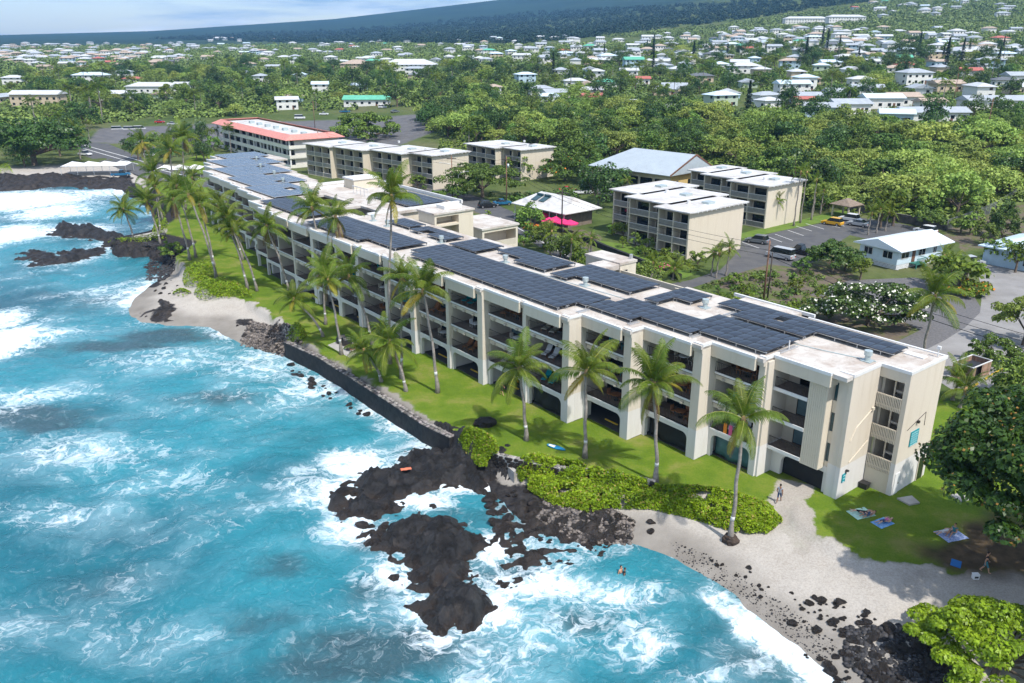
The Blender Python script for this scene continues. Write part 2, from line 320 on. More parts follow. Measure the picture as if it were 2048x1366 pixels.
FB = [((-133.63, 215.82, 0),26,17,1.05),((-112.81, 198.91, 0),12,12,.80),((-110.41, 174.0, 0),11,13,1.05),((-70.95, 105.55, 0),6,9,1.1),((-76.59, 116.35, 0),5,7,.8),((-114.02, 227.33, 0),20,10,.62),((-96.94, 181.63, 0),12,8,.62),
 ((-11.4, 81.0, 0),4.2,3.6,.86),((-14.44, 85.05, 0),5,4,.60),((-16.11, 72.56, 0),4,4,.76),((-17.25, 66.29, 0),4,4,.62),((-10.16, 64.97, 0),6,1.6,.80),((-4.87, 67.47, 0),4,1.6,.66),((-1.6, 57.17, 0),1.6,2.6,.66),((-14.22, 60.1, 0),4,3,.58),
 ((-9.9, 53.82, 0),4,3,.56),((2.51, 52.26, 0),6,2.4,.72),((-1.96, 49.07, 0),4,2.6,.72),((6.99, 51.36, 0),6,3.0,.60),((3.04, 47.45, 0),6,4,.52),((8.51, 46.17, 0),4,4,.56),((-0.8, 43.98, 0),6,4,.50),((-4.96, 45.92, 0),4,2,.50),
 ((-32.44, 98.13, 0),12,8,.50),((-23.27, 91.57, 0),8,6,.54),((-45.37, 99.9, 0),14,8,.46),((-44.01, 74.69, 0),11,6,.50),((-32.92, 68.6, 0),10,5,.44),((-39.71, 62.46, 0),9,4,.46),((-25.15, 46.42, 0),8,4,.40),((-37.83, 111.8, 0),8,5,.46),((-25.3, 100.8, 0),5,4,.56),((-56.76, 88.57, 0),8,3,.46)]
bl = np.zeros(SX.shape)
for c, a, b, v in FB: bl = np.maximum(bl, v*np.exp(-(((SX-c[0])/a)**2+((SY-c[1])/b)**2)**1.2)*(.72+.5*fbm(SX*.20, SY*.26, 4, 61)))
foam = np.maximum(foam, bl)+.12*np.minimum(foam, bl)
br = sdf(SX, SY, np.array([(15.22, 52.88), (17.38, 49.51), (19.84, 45.92), (22.31, 41.74), (20.23, 41.31), (18.09, 44.69), (15.96, 48.25), (14.5, 51.36)]))
foam += sst(-1.2, .8, br+(fbm(SX*.5, SY*.5, 3, 4)-.5)*2.2)*.60*sst(60, 45, SY)
foam += .16*sst(4.0, .3, sd_) + (.20*sst(2.6, .1, rd))*(.4+1.1*fbm(SX*.35, SY*.35, 3, 66))
reef = np.zeros(SX.shape)
for c, a, b, v in [((-52.25, 82.4, 0),9,4,.75),((-34.49, 87.13, 0),9,3,.5),((-56.2, 105.55, 0),10,3,.7),((-49.25, 109.65, 0),9,3.5,.75),((-31.58, 87.13, 0),6,3,.3),((-18.34, 54.79, 0),4,3,.5),((-18.11, 48.52, 0),5,2.5,.42),((5.25, 48.52, 0),3.5,2,.55),((-9.02, 45.42, 0),8,3,.65),((-11.47, 43.98, 0),6,3,.6),((-6.34, 45.92, 0),4,3,.6),((-32.12, 53.82, 0),7,4,.4),((-10.77, 51.96, 0),3,3,.4),((13.4, 47.98, 0),4,3,.3),((15.87, 43.98, 0),5,3,.4),((-11.01, 58.61, 0),4,3,.5),((-21.1, 76.93, 0),9,5,.28),((-50.16, 138.34, 0),10,14,.25),((-66.42, 126.49, 0),26,14,.35),((-62.37, 103.61, 0),10,6,.3)]:
    reef = np.maximum(reef, v*np.exp(-(((SX-c[0])/a)**2+((SY-c[1])/b)**2))*(.5+fbm(SX*.18, SY*.18, 4, 71)))
reef = np.maximum(reef, .55*sst(5, 0, rd)*fbm(SX*.3, SY*.3, 3, 81))
shal = sst(9, 0, sd_)*sst(12, 30, SX+0*SY) * sst(80, 62, SY)
deepv = fbm(SX*.035+4, SY*.05, 4, 91)
sw = np.sin((SX*.55+SY*.25+wx*.6)*.42)*.22 + (fbm(SX*.25+wx*.1, SY*.32, 4, 15)-.5)*.9 + (fbm(SX*.9, SY*1.1, 3, 16)-.5)*.28
amp = sst(-.5, 7, np.minimum(sd_, rd))*.85+.15
SZ = sw*amp + np.clip(foam-.6, 0, .8)*.35*amp - .03
SZ = np.where(sd_ < 0, np.minimum(SZ, .05), SZ)
nX, nY = len(sx), len(sy); I = (np.arange(nY-1)[:, None]*nX+np.arange(nX-1)[None, :]).ravel()
F = np.stack([I, I+1, I+nX+1, I+nX], 1); keep = (sd_[F] > -3.5).any(1); F = F[keep]
used = np.unique(F); re_ = np.zeros(len(SX), np.int64); re_[used] = np.arange(len(used)); F = re_[F]
wm = bpy.data.materials.new('sea_water'); wm.use_nodes = True
def sea_material(m):
    t = m.node_tree; L = t.links.new; b = t.nodes['Principled BSDF']
    tc = N(t, 'ShaderNodeTexCoord')
    def at(n): return N(t, 'ShaderNodeAttribute', attribute_name=n).outputs['Fac']
    def ma(op, a, c=None, d=None, clamp=False):
        x = N(t, 'ShaderNodeMath', operation=op, use_clamp=clamp)
        for i, s in enumerate((a, c, d)):
            if s is None: continue
            if isinstance(s, (int, float)): x.inputs[i].default_value = s
            else: L(s, x.inputs[i])
        return x.outputs[0]
    def mix(f, a, c):
        x = N(t, 'ShaderNodeMix', data_type='RGBA')
        for s, i in ((f, 0), (a, 6), (c, 7)):
            if isinstance(s, tuple): x.inputs[i].default_value = (*s, 1)
            elif isinstance(s, float): x.inputs[i].default_value = s
            else: L(s, x.inputs[i])
        return x.outputs[2]
    def noise(v, sc, d=6, r=.6, dist=0.0):
        n = N(t, 'ShaderNodeTexNoise', inp={'Scale': sc, 'Detail': d, 'Roughness': r, 'Distortion': dist}); L(v, n.inputs['Vector']); return n
    def sstep(a, bb, x):
        n = N(t, 'ShaderNodeMapRange', interpolation_type='SMOOTHSTEP')
        for i, s in ((0, x), (1, a), (2, bb)):
            if isinstance(s, (int, float)): n.inputs[i].default_value = s
            else: L(s, n.inputs[i])
        return n.outputs[0]
    warp = noise(tc.outputs['Object'], .22, 4, .6); vm = N(t, 'ShaderNodeVectorMath', operation='MULTIPLY_ADD'); L(warp.outputs[1], vm.inputs[0]); vm.inputs[1].default_value = (5, 5, 0); L(tc.outputs['Object'], vm.inputs[2]); p = vm.outputs[0]
    warp2 = noise(p, 1.3, 3, .6); vm2 = N(t, 'ShaderNodeVectorMath', operation='MULTIPLY_ADD'); L(warp2.outputs[1], vm2.inputs[0]); vm2.inputs[1].default_value = (1.1, 1.1, 0); L(p, vm2.inputs[2]); p2 = vm2.outputs[0]
    # lace: thin ridges of two warped noises
    def ridge(sc, d): n = noise(p2, sc, d, .55); return ma('SUBTRACT', 1.0, ma('MULTIPLY', ma('ABSOLUTE', ma('SUBTRACT', n.outputs[0], .5)), 7.0), clamp=True)
    lace = ma('MAXIMUM', ridge(.42, 3), ma('MULTIPLY', ridge(1.1, 3), .85))
    lace = ma('ADD', ma('MULTIPLY', lace, .50), ma('MULTIPLY', noise(p, .55, 7, .68).outputs[0], .60))
    f = at('foam'); f = ma('MULTIPLY', f, 1.0)
    thr = ma('SUBTRACT', 1.12, f)
    msk = sstep(ma('SUBTRACT', thr, .14), ma('ADD', thr, .34), lace)
    solid = sstep(.72, 1.02, ma('ADD', f, ma('MULTIPLY', ma('SUBTRACT', noise(p, .9, 6, .7).outputs[0], .5), .9)))
    msk = ma('MAXIMUM', msk, ma('MULTIPLY', solid, .96))
    # aerated milky water under and around the foam
    milk = sstep(.12, .92, ma('ADD', f, ma('MULTIPLY', ma('SUBTRACT', noise(p, .13, 6, .62).outputs[0], .48), 1.25)))
    deep = mix(at('deepv'), (.007, .090, .127), (.026, .205, .258))
    c = mix(ma('MULTIPLY', milk, .66), deep, (.29, .475, .54))
    c = mix(ma('MULTIPLY', at('shal'), .75), c, (.25, .40, .38))
    rn = noise(p, .5, 6, .7).outputs[0]
    c = mix(sstep(.18, .62, ma('MULTIPLY', at('reef'), ma('ADD', rn, .55))), c, (.035, .085, .105))
    fc = mix(sstep(.3, .7, noise(p2, 1.7, 6, .7).outputs[0]), (.52, .66, .73), (.84, .87, .89))
    rip = noise(p2, 2.2, 5, .65).outputs[0]
    c = mix(sstep(.52, .75, rip), c, mix(.22, c, (.30, .50, .56)))
    c = mix(sstep(.46, .25, rip), c, mix(.35, c, (.004, .06, .085)))
    c = mix(msk, c, fc)
    L(c, b.inputs['Base Color'])
    L(ma('ADD', ma('MULTIPLY', msk, .55), .16), b.inputs['Roughness']); b.inputs['IOR'].default_value = 1.33; b.inputs['Specular IOR Level'].default_value = .45
    h = ma('ADD', ma('MULTIPLY', noise(p, 1.5, 7, .66).outputs[0], 1.0), ma('MULTIPLY', msk, .35))
    bp = N(t, 'ShaderNodeBump', inp={'Strength': .7, 'Distance': .3}); L(h, bp.inputs['Height']); L(bp.outputs[0], b.inputs['Normal'])
sea_material(wm)
me = np_mesh('sea', np.stack([SX, SY, SZ], 1)[used], F, wm, True)
for n, a in (('foam', foam), ('reef', reef), ('shal', shal), ('deepv', sst(.3, .72, deepv))): fattr(me, n, a[used])
tag(link(bpy.data.objects.new('sea', me)), kind='structure')

# ================================================================== MATERIALS OF BUILDINGS
def stucco(name, up, low, zs=None):
    """painted stucco; below zs (building height, metres) a whiter coat of paint; faint vertical run marks"""
    m = bpy.data.materials.new(name); m.use_nodes = True; t = m.node_tree; L = t.links.new; b = t.nodes['Principled BSDF']
    b.inputs['Roughness'].default_value = .85; b.inputs['Specular IOR Level'].default_value = .15
    tc = N(t, 'ShaderNodeTexCoord'); mp = N(t, 'ShaderNodeMapping'); mp.inputs['Scale'].default_value = (1.0, 1.0, .12); L(tc.outputs['Object'], mp.inputs[0])
    n1 = N(t, 'ShaderNodeTexNoise', inp={'Scale': 1.6, 'Detail': 7.0, 'Roughness': .65}); L(mp.outputs[0], n1.inputs['Vector'])
    n2 = N(t, 'ShaderNodeTexNoise', inp={'Scale': .5, 'Detail': 5.0}); L(tc.outputs['Object'], n2.inputs['Vector'])
    sp = N(t, 'ShaderNodeSeparateXYZ'); L(tc.outputs['Object'], sp.inputs[0])
    base = N(t, 'ShaderNodeMix', data_type='RGBA'); base.inputs[6].default_value = (*low, 1); base.inputs[7].default_value = (*up, 1)
    if zs is not None:
        ad = N(t, 'ShaderNodeMath', operation='MULTIPLY_ADD', inp={1: .25}); L(n2.outputs[0], ad.inputs[0]); L(sp.outputs[2], ad.inputs[2])
        st = N(t, 'ShaderNodeMapRange', interpolation_type='SMOOTHSTEP', inp={1: zs, 2: zs+.08}); L(ad.outputs[0], st.inputs[0]); L(st.outputs[0], base.inputs[0])
    else: base.inputs[0].default_value = 1.0
    r = N(t, 'ShaderNodeValToRGB'); e = r.color_ramp.elements; e[0].position = .30; e[0].color = (.72, .66, .58, 1); e[1].position = .52; e[1].color = (1, 1, 1, 1); L(n1.outputs[0], r.inputs[0])
    mu = N(t, 'ShaderNodeMix', data_type='RGBA', blend_type='MULTIPLY'); mu.inputs[0].default_value = .26; L(base.outputs[2], mu.inputs[6]); L(r.outputs[0], mu.inputs[7])
    L(mu.outputs[2], b.inputs['Base Color'])
    n3 = N(t, 'ShaderNodeTexNoise', inp={'Scale': 9.0, 'Detail': 4.0}); L(tc.outputs['Object'], n3.inputs['Vector'])
    bp = N(t, 'ShaderNodeBump', inp={'Strength': .25, 'Distance': .03}); L(n3.outputs[0], bp.inputs['Height']); L(bp.outputs[0], b.inputs['Normal'])
    return m
M_st = stucco('stucco_paint', (.60, .54, .45), (.63, .61, .585), 3.15)
M_fascia = stucco('fascia_paint', (.60, .535, .43), (.6, .53, .43))
M_white = mat('white_trim', (.66, .655, .64), .6, .06, 1.2)
M_slab = mat('balcony_floor', (.17, .12, .095), .7, .35, 1.5, c2=(.24, .19, .16))
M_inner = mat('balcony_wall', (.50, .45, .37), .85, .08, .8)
M_glass = mat('window_glass', (.012, .017, .02), .06, 0, spec=.6)
M_glass2 = mat('tinted_glass', (.02, .06, .07), .08, 0, spec=.6)
M_dark = mat('dark_metal', (.025, .024, .024), .5, spec=.4)
M_alu = mat('aluminium', (.55, .56, .57), .4, metal=.6)
M_galv = mat('galvanised', (.45, .52, .52), .45, .1, 3, metal=.4)
M_curt = mat('curtain', (.10, .16, .18), .8, .2, 1)
M_net = mat('shade_net', (.016, .018, .02), .8, .3, .6)
M_tarp = mat('teal_tarp', (.05, .12, .135), .55, .25, .8)
M_sign = mat('teal_sign', (.0, .26, .32), .5, .05, 3)
M_conc = mat('concrete', (.36, .345, .32), .85, .15, 1.2)
M_parkfl = mat('garage_floor', (.06, .058, .055), .8, .25, .5)
M_yel = mat('yellow_paint', (.62, .40, .04), .7, .15, 3)
M_stripe = mat('white_paint', (.72, .72, .70), .7, .15, 3)
M_panel = None
def roof_mat(name, c, stain, sc=.35):
    m = bpy.data.materials.new(name); m.use_nodes = True; t = m.node_tree; L = t.links.new; b = t.nodes['Principled BSDF']; b.inputs['Roughness'].default_value = .8; b.inputs['Specular IOR Level'].default_value = .2
    tc = N(t, 'ShaderNodeTexCoord')
    def nz(s, d, ro, di=0): n = N(t, 'ShaderNodeTexNoise', inp={'Scale': s, 'Detail': d, 'Roughness': ro, 'Distortion': di}); L(tc.outputs['Object'], n.inputs['Vector']); return n.outputs[0]
    def rp(s, p0, c0, p1, c1):
        r = N(t, 'ShaderNodeValToRGB'); e = r.color_ramp.elements; e[0].position = p0; e[0].color = (*c0, 1); e[1].position = p1; e[1].color = (*c1, 1); L(s, r.inputs[0]); return r.outputs[0]
    def mx(f, a, c, bl='MIX'):
        x = N(t, 'ShaderNodeMix', data_type='RGBA', blend_type=bl)
        for s, i in ((f, 0), (a, 6), (c, 7)):
            if isinstance(s, float): x.inputs[i].default_value = s
            else: L(s, x.inputs[i])
        return x.outputs[2]
    a = rp(nz(sc, 9, .68, .6), .38, stain, .56, c)
    a = mx(.8, a, rp(nz(sc*4.5, 7, .7, .4), .30, tuple(.55+.3*x for x in stain), .48, (1, 1, 1)), 'MULTIPLY')
    L(a, b.inputs['Base Color']); return m
M_roof = roof_mat('roof_coating', (.54, .505, .46), (.41, .35, .30))
M_roofw = roof_mat('white_roof', (.58, .58, .575), (.44, .41, .38), .2)

# ================================================================== MAIN BUILDING (local x along the shore towards the near end, y inland)
BO = (5.58, 76.9, 2.0); BR = math.atan2(-.783, .622)
bld = empty('condominium_building', BO, BR)
tag(bld, 'long cream four storey condominium with solar panels on its flat roof along the seawall lawn', 'building')
def bpart(mb, name, m, **k): return mb.build(name, m, bld, **k)
FZ = (2.75, 5.6, 8.45); TOP = 11.5
BAYS = [(13.5,18.9,5.8,.62,5.2),(6.7,13.5,4.04,1.0,3.6),(.2,6.7,2.04,1.0,1.6),(-6.45,.2,-.02,1.0,-.45),(-13.3,-6.45,-.12,.6,-.55),(-19.8,-13.3,-.8,.95,-1.22),(-26.6,-19.8,-.92,.6,-1.35),
 (-33,-26.6,-1.5,.95,-1.95),(-40,-33,-1.55,.6,-2.0),(-46.3,-40,-1.75,.9,-2.2),(-53.7,-46.3,-1.7,.6,-2.15),(-61,-53.7,-1.75,.9,-2.2),(-67.6,-61,-1.6,.6,-2.05),(-74.4,-67.6,-1.0,.9,-1.45),(-81.2,-74.4,.1,.6,-.35),
 (-88.5,-81.25,2.7,.7,2.3),(-94.8,-88.5,3.3,.7,2.9),(-100.7,-94.8,4.15,.7,3.75),(-108,-100.7,4.7,.7,4.3),(-114.4,-108,5.0,.7,4.55),(-121.4,-114.4,6.1,.7,5.7),(-128.4,-121.4,8.8,.7,8.4),(-134,-128.4,10.6,.7,10.2),(-139,-134,12.9,.7,12.5),(-144,-139,15.6,.7,15.2)]
def backv(u):
    return float(np.interp(u, [-146,-137,-128,-123,-117,-112,-97,-88,-81.3,-81.2,-54,-53.9,-33,-32.9,-26,-25.9,-1.4,-1.3,5.2,5.3,14.9,15.0,30], [22,29.3,27.8,24.6,23.2,21.4,19.5,18,17,8.4,8.4,13.6,13.6,14.4,14.4,15.2,15.2,17.6,17.6,19.45,19.45,18.3,18.3]))
def arch(u0, u1, jl, jr, top, h, r, v0, v1):
    """ground storey frame with a round-cornered opening"""
    pts = [(u0, 0), (u0+jl, 0)]
    pts += [(u0+jl+r-r*math.cos(a), h-r+r*math.sin(a)) for a in np.linspace(0, math.pi/2, 7)]
    pts += [(u1-jr-r+r*math.sin(a), h-r+r*math.cos(a)) for a in np.linspace(0, math.pi/2, 7)]
    pts += [(u1-jr, 0), (u1, 0), (u1, top), (u0, top)]
    n = len(pts); mb = MB(); V = [(p[0], v0, p[1]) for p in pts]+[(p[0], v1, p[1]) for p in pts]
    k = n-2; i0 = 1; tl, tr_ = n-1, n-2
    fs = []
    # front and back as strips between the opening curve and the outer edge
    for off, rev in ((0, False), (n, True)):
        half = 1+7
        ring = list(range(1, n-3))      # opening points from left foot to right foot
        mid = len(ring)//2
        L_ = ring[:mid]; R_ = ring[mid:]
        for a, c in zip(L_[:-1], L_[1:]): fs.append(tuple(x+off for x in ((tl, a, c) if not rev else (c, a, tl))))
        fs.append(tuple(x+off for x in ((0, L_[0], tl) if not rev else (tl, L_[0], 0))))
        fs.append(tuple(x+off for x in ((tl, L_[-1], R_[0], tr_) if not rev else (tr_, R_[0], L_[-1], tl))))
        for a, c in zip(R_[:-1], R_[1:]): fs.append(tuple(x+off for x in ((tr_, a, c) if not rev else (c, a, tr_))))
        fs.append(tuple(x+off for x in ((tr_, R_[-1], n-3) if not rev else (n-3, R_[-1], tr_))))
    fs += [(i, (i+1) % n, n+(i+1) % n, n+i)[::-1] for i in range(n)]
    mb.add(V, fs); return mb
def railing(u0, u1, v, z, m=None, step=.19, h=1.0):
    mb = MB(); mb.box(u0, u1, v, v+.05, z+h-.05, z+h); mb.box(u0, u1, v, v+.04, z+.08, z+.12)
    n = max(2, int((u1-u0)/step))
    for i in range(n+1):
        x = u0+(u1-u0)*i/n; mb.box(x-.012, x+.012, v+.012, v+.036, z+.12, z+h-.05)
    return mb
def sliders(u0, u1, v, z, h=2.3, n=3, seed=0):
    """glass doors: frame bars with panes set back, one leaf open or curtained"""
    rd_ = random.Random(seed); fr = MB(); gl = MB(); cu = MB(); w = (u1-u0)/n
    for i in range(n+1): fr.box(u0+i*w-.04, u0+i*w+.04, v-.06, v+.04, z, z+h)
    fr.box(u0, u1, v-.055, v+.035, z+h-.08, z+h); fr.box(u0, u1, v-.055, v+.035, z, z+.07)
    for i in range(n):
        t = rd_.random()
        (cu if t < .22 else gl).box(u0+i*w+.04, u0+(i+1)*w-.04, v-.02, v, z+.07, z+h-.08)
    return fr, gl, cu
roofmb = MB()
for k, (u0, u1, vp, pw, vf) in enumerate(BAYS):
    vb = min(backv(u0+.1), backv(u1-.1)); prev_vp = BAYS[k-1][2] if k else 8.0
    far = u1 < -60
    # roof slab and its white coping along the sea edge
    roofmb.box(u0, u1, vf+.16, vb, TOP-.35, TOP)
    cop = MB(); cop.box(u0+.002, u1-pw-.05, vf-.04, vf+.22, TOP-.16, TOP+.10); cop.box(u1-pw-.05, u1+.03, vp-.08, vp+.22, TOP-.16, TOP+.12)
    if prev_vp > vp+.3: cop.box(u1-.2, u1+.035, vp+.22, prev_vp-.3, TOP-.15, TOP+.11)
    bpart(cop, 'coping', M_white)
    fa = MB(); fa.box(u0+.01, u1-pw-.08, vf, vf+.34, TOP-1.25, TOP-.165); bpart(fa, 'fascia', M_fascia, bevel=.02)
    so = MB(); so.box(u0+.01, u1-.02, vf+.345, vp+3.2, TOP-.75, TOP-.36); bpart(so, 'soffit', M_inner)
    # pier with the side wall behind it
    pr = MB(); pr.box(u1-pw, u1, vp, vp+1.0, 0, TOP-.18); pr.box(u1-.35, u1-.004, vp+1.0, vp+3.4, 0, TOP-.40); bpart(pr, 'pier', M_st, bevel=.025)
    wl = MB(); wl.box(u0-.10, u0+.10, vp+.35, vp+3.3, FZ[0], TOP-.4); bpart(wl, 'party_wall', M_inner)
    ar = arch(u0, u1-pw, .34, .12, FZ[0]+.12, FZ[0]-.42, .62, vp+.10, vp+.52); bpart(ar, 'arch', M_st)
    for fi, z in enumerate(FZ):
        fl = MB(); fl.box(u0+.1, u1-pw, vp+.14, vp+3.2, z-.12, z+.12, 0); bpart(fl, 'balcony_slab', M_slab)
        ed = MB(); ed.box(u0+.1, u1-pw, vp+.06, vp+.135, z-.02, z+.16); bpart(ed, 'slab_edge', M_white)
        if fi:
            bm_ = MB(); bm_.box(u0+.1, u1-pw, vp+.30, vp+.62, z-.62, z-.125)
            bpart(bm_, 'beam', M_fascia)
            if not far:
                for q in range(3):
                    lx = u0+.9+q*(u1-pw-u0-1.4)/2.4; lb = MB(); lb.box(lx, lx+.28, vp+.02, vp+.29, z-.52, z-.34); lb.box(lx+.02, lx+.26, vp+.0, vp+.02, z-.50, z-.36); bpart(lb, 'lamp_box', M_inner)
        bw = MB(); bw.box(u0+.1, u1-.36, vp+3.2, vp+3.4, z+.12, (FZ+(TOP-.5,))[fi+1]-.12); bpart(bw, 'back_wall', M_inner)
        fr, gl, cu = sliders(u0+.5, u1-.9, vp+3.18, z+.12, 2.25, 3, k*5+fi)
        d = bpart(fr, 'sliding_door', M_dark)
        for mb_, nm_, mm_ in ((gl, 'pane', M_glass), (cu, 'curtain', M_curt)):
            if mb_.v: mb_.build(nm_, mm_, d)
        if not far: bpart(railing(u0+.12, u1-pw-.02, vp+.16, z+.12, step=.19 if u1 > -30 else .4), 'railing', M_dark)
    if k in (0, 2, 4): pass
    gf = MB(); gf.box(u0, u1, vp+.55, min(vb, vp+15), -.2, .05); bpart(gf, 'garage_floor', M_parkfl)
    bk = MB(); bk.box(u0, u1, vp+9.5, vp+9.7, 0.05, FZ[0]-.13); bpart(bk, 'garage_wall', M_inner)
    ys = MB(); ys.box(u0+1.8, u0+3.6, vp+1.6, vp+1.75, .05, .16); bpart(ys, 'wheel_stop', M_yel)
# ---- end block with slatted bay, narrow windows and end wall
vp, vf = 8.0, 6.85
roofmb.box(18.92, 25.70, vf+.2, 18.28, TOP-.35, TOP-.002); roofmb.box(25.70, 28.3, 12.4, 18.27, TOP-.36, TOP-.004)
cop = MB(); cop.box(19.0, 24.4, vf-.05, vf+.2, TOP-.17, TOP+.11); cop.box(24.2, 24.44, vf+.2, vp-.05, TOP-.17, TOP+.108); cop.box(24.44, 25.80, vp-.06, vp+.2, TOP-.17, TOP+.106)
cop.box(25.55, 25.81, vp+.2, 12.2, TOP-.17, TOP+.104); cop.box(25.55, 28.42, 12.18, 12.42, TOP-.17, TOP+.11); cop.box(28.18, 28.42, 12.42, 18.2, TOP-.17, TOP+.108); cop.box(14.9, 28.42, 18.2, 18.44, TOP-.17, TOP+.106); cop.box(5.2, 14.9, 19.3, 19.55, TOP-.17, TOP+.14)
bpart(cop, 'coping', M_white)
fa = MB(); fa.box(19.0, 24.38, vf, vf+.3, TOP-1.2, TOP-.175); bpart(fa, 'fascia', M_fascia); fa = MB(); fa.box(24.1, 24.40, vf+.3, vp+.1, TOP-1.2, TOP-.176); bpart(fa, 'fascia', M_fascia)
fa = MB(); fa.box(24.40, 25.4, vp-.02, vp+.2, TOP-1.0, TOP-.177); bpart(fa, 'fascia', M_fascia); fa = MB(); fa.box(25.76, 28.1, 12.24, 12.45, TOP-1.05, TOP-.178); bpart(fa, 'fascia', M_fascia)
ew = MB(); ew.box(25.35, 25.77, 8.0, 12.9, 0, TOP-.18); ew.box(24.55, 25.35, 8.02, 8.6, 0, TOP-.182); bpart(ew, 'end_wall', M_st, bevel=.025)
ew = MB(); ew.box(27.95, 28.38, 12.23, 18.22, 0, TOP-.184); bpart(ew, 'end_wall', M_st, bevel=.025)
bk = MB(); bk.box(-13, 28.0, 18.0, 18.2, 2.6, TOP-.4); bk.box(25.4, 27.94, 15.5, 15.7, 0, TOP-.4); bk.box(25.78, 26.0, 12.9, 15.5, 0, TOP-.4); bpart(bk, 'rear_wall', M_fascia)
# slatted projecting bay (vertical siding, boards as pieces)
sb = MB(); sb.box(22.4, 24.15, vf+.36, 8.6, 2.45, TOP-1.205); bay = bpart(sb, 'slatted_bay', M_fascia)
bd = MB(); bd.box(-.085, .085, -.035, 0, 0, TOP-1.215-2.46); bme = bd.mesh('board'); bme.materials.append(M_fascia)
for i in range(9):
    o = bpy.data.objects.new('board', bme); link(o, bay); o.location = (22.5+i*.194, vf+.36, 2.46)
for fi, z in enumerate(FZ):
    fl = MB(); fl.box(19.1, 22.4, vf+.35, 9.6, z-.12, z+.10); bpart(fl, 'balcony_slab', M_slab)
    ed = MB(); ed.box(19.1, 22.4, vf+.25, vf+.345, z-.16, z+.16); bpart(ed, 'slab_edge', M_white)
    bpart(railing(19.15, 22.38, vf+.36, z+.10, step=.13), 'railing', M_dark)
    fr, gl, cu = sliders(20.2, 22.35, 9.4, z+.1, 2.25, 2, 90+fi); d = bpart(fr, 'sliding_door', M_dark); gl.build('pane', M_glass, d)
    if cu.v: cu.build('curtain', M_curt, d)
    bw = MB(); bw.box(19.1, 20.2, 9.3, 9.5, z+.1, z+2.72); bpart(bw, 'back_wall', M_inner)
    nw = MB(); nw.box(24.2, 24.54, 8.2, 8.25, z+.35, z+2.35); w_ = bpart(nw, 'window', M_glass2)
    sp = MB(); sp.box(24.16, 24.56, 8.12, 8.5, z-.75, z+.35); bpart(sp, 'spandrel', M_fascia)
wl = MB(); wl.box(18.9, 19.1, 6.0, 12.0, 0, TOP-.36); wl.box(24.16, 24.56, 8.3, 8.6, 0, TOP-.4); bpart(wl, 'party_wall', M_st)
ar = arch(19.1, 25.35, 1.0, .5, FZ[0]-.14, FZ[0]-.7, .75, 8.05, 8.45); bpart(ar, 'arch', M_st)
nt_ = MB(); nt_.box(20.0, 24.9, 8.5, 8.54, .06, 2.1); bpart(nt_, 'shade_net', M_net)
# small stair side balconies beside the pier at the slatted block
for fi, z in enumerate(FZ):
    mb = MB(); mb.box(18.905, 18.98, 6.05, 6.85, z-.1, z+.12); mb.box(18.905, 18.98, 6.05, 6.85, z+.9, z+1.02)
    for i in range(6): mb.box(18.91, 18.97, 6.1+i*.13, 6.17+i*.13, z+.12, z+.9)
    bpart(mb, 'side_railing', M_fascia)
    mb = MB(); mb.box(18.902, 18.93, 6.08, 6.82, z+1.1, z+2.6); bpart(mb, 'opening', M_glass)
# stair tower landings with picket railings
for fi, z in enumerate((2.2, 5.1, 8.0)):
    mb = MB(); mb.box(25.8, 27.94, 12.20, 12.27, z+.92, z+1.02); mb.box(25.8, 27.94, 12.20, 12.27, z-.02, z+.08)
    for i in range(15):
        x = 25.86+i*.143; mb.box(x, x+.085, 12.16, 12.195, z-.28, z+1.0)
    bpart(mb, 'picket_railing', M_fascia)
    fl = MB(); fl.box(25.8, 27.94, 12.30, 15.5, z-.25, z); bpart(fl, 'landing', M_conc)
    st = MB()
    for i in range(8): st.box(26.9, 27.9, 15.3-.28*(i+1), 15.3-.28*i, z+.17*i, z+.17*(i+1)-.02)
    bpart(st, 'stair_flight', M_conc)
    po = MB(); po.box(26.8, 26.92, 13.0, 13.12, z, z+2.6); bpart(po, 'post', M_fascia)
bw = MB(); bw.box(25.8, 27.94, 12.26, 12.32, 0, 1.9); bpart(bw, 'siding', M_fascia)
dr = MB(); dr.box(28.385, 28.43, 12.5, 13.3, .0, 2.05); d = bpart(dr, 'door', M_white); hd = MB(); hd.box(28.43, 28.47, 13.12, 13.18, .95, 1.1); hd.build('handle', M_dark, d)
dw = MB(); dw.box(28.385, 28.41, 16.6, 17.6, 0, 2.2); d = bpart(dw, 'doorway', M_glass); hd = MB(); hd.box(28.41, 28.45, 16.5, 16.6, 0, 2.3); hd.box(28.41, 28.45, 17.6, 17.7, 0, 2.3); hd.box(28.41, 28.45, 16.5, 17.7, 2.3, 2.4); hd.build('frame', M_fascia, d)
bpart(roofmb, 'roof', M_roof)
# rear of the building
rw = MB()
for (a, b_, v) in ((-26, -1.4, 15.0), (-53.8, -26, 13.4), (-1.3, 5.2, 17.4), (5.3, 14.9, 19.2)): rw.box(a, b_, v-.2, v, 0, TOP-.4)
bpart(rw, 'rear_wall', M_fascia)
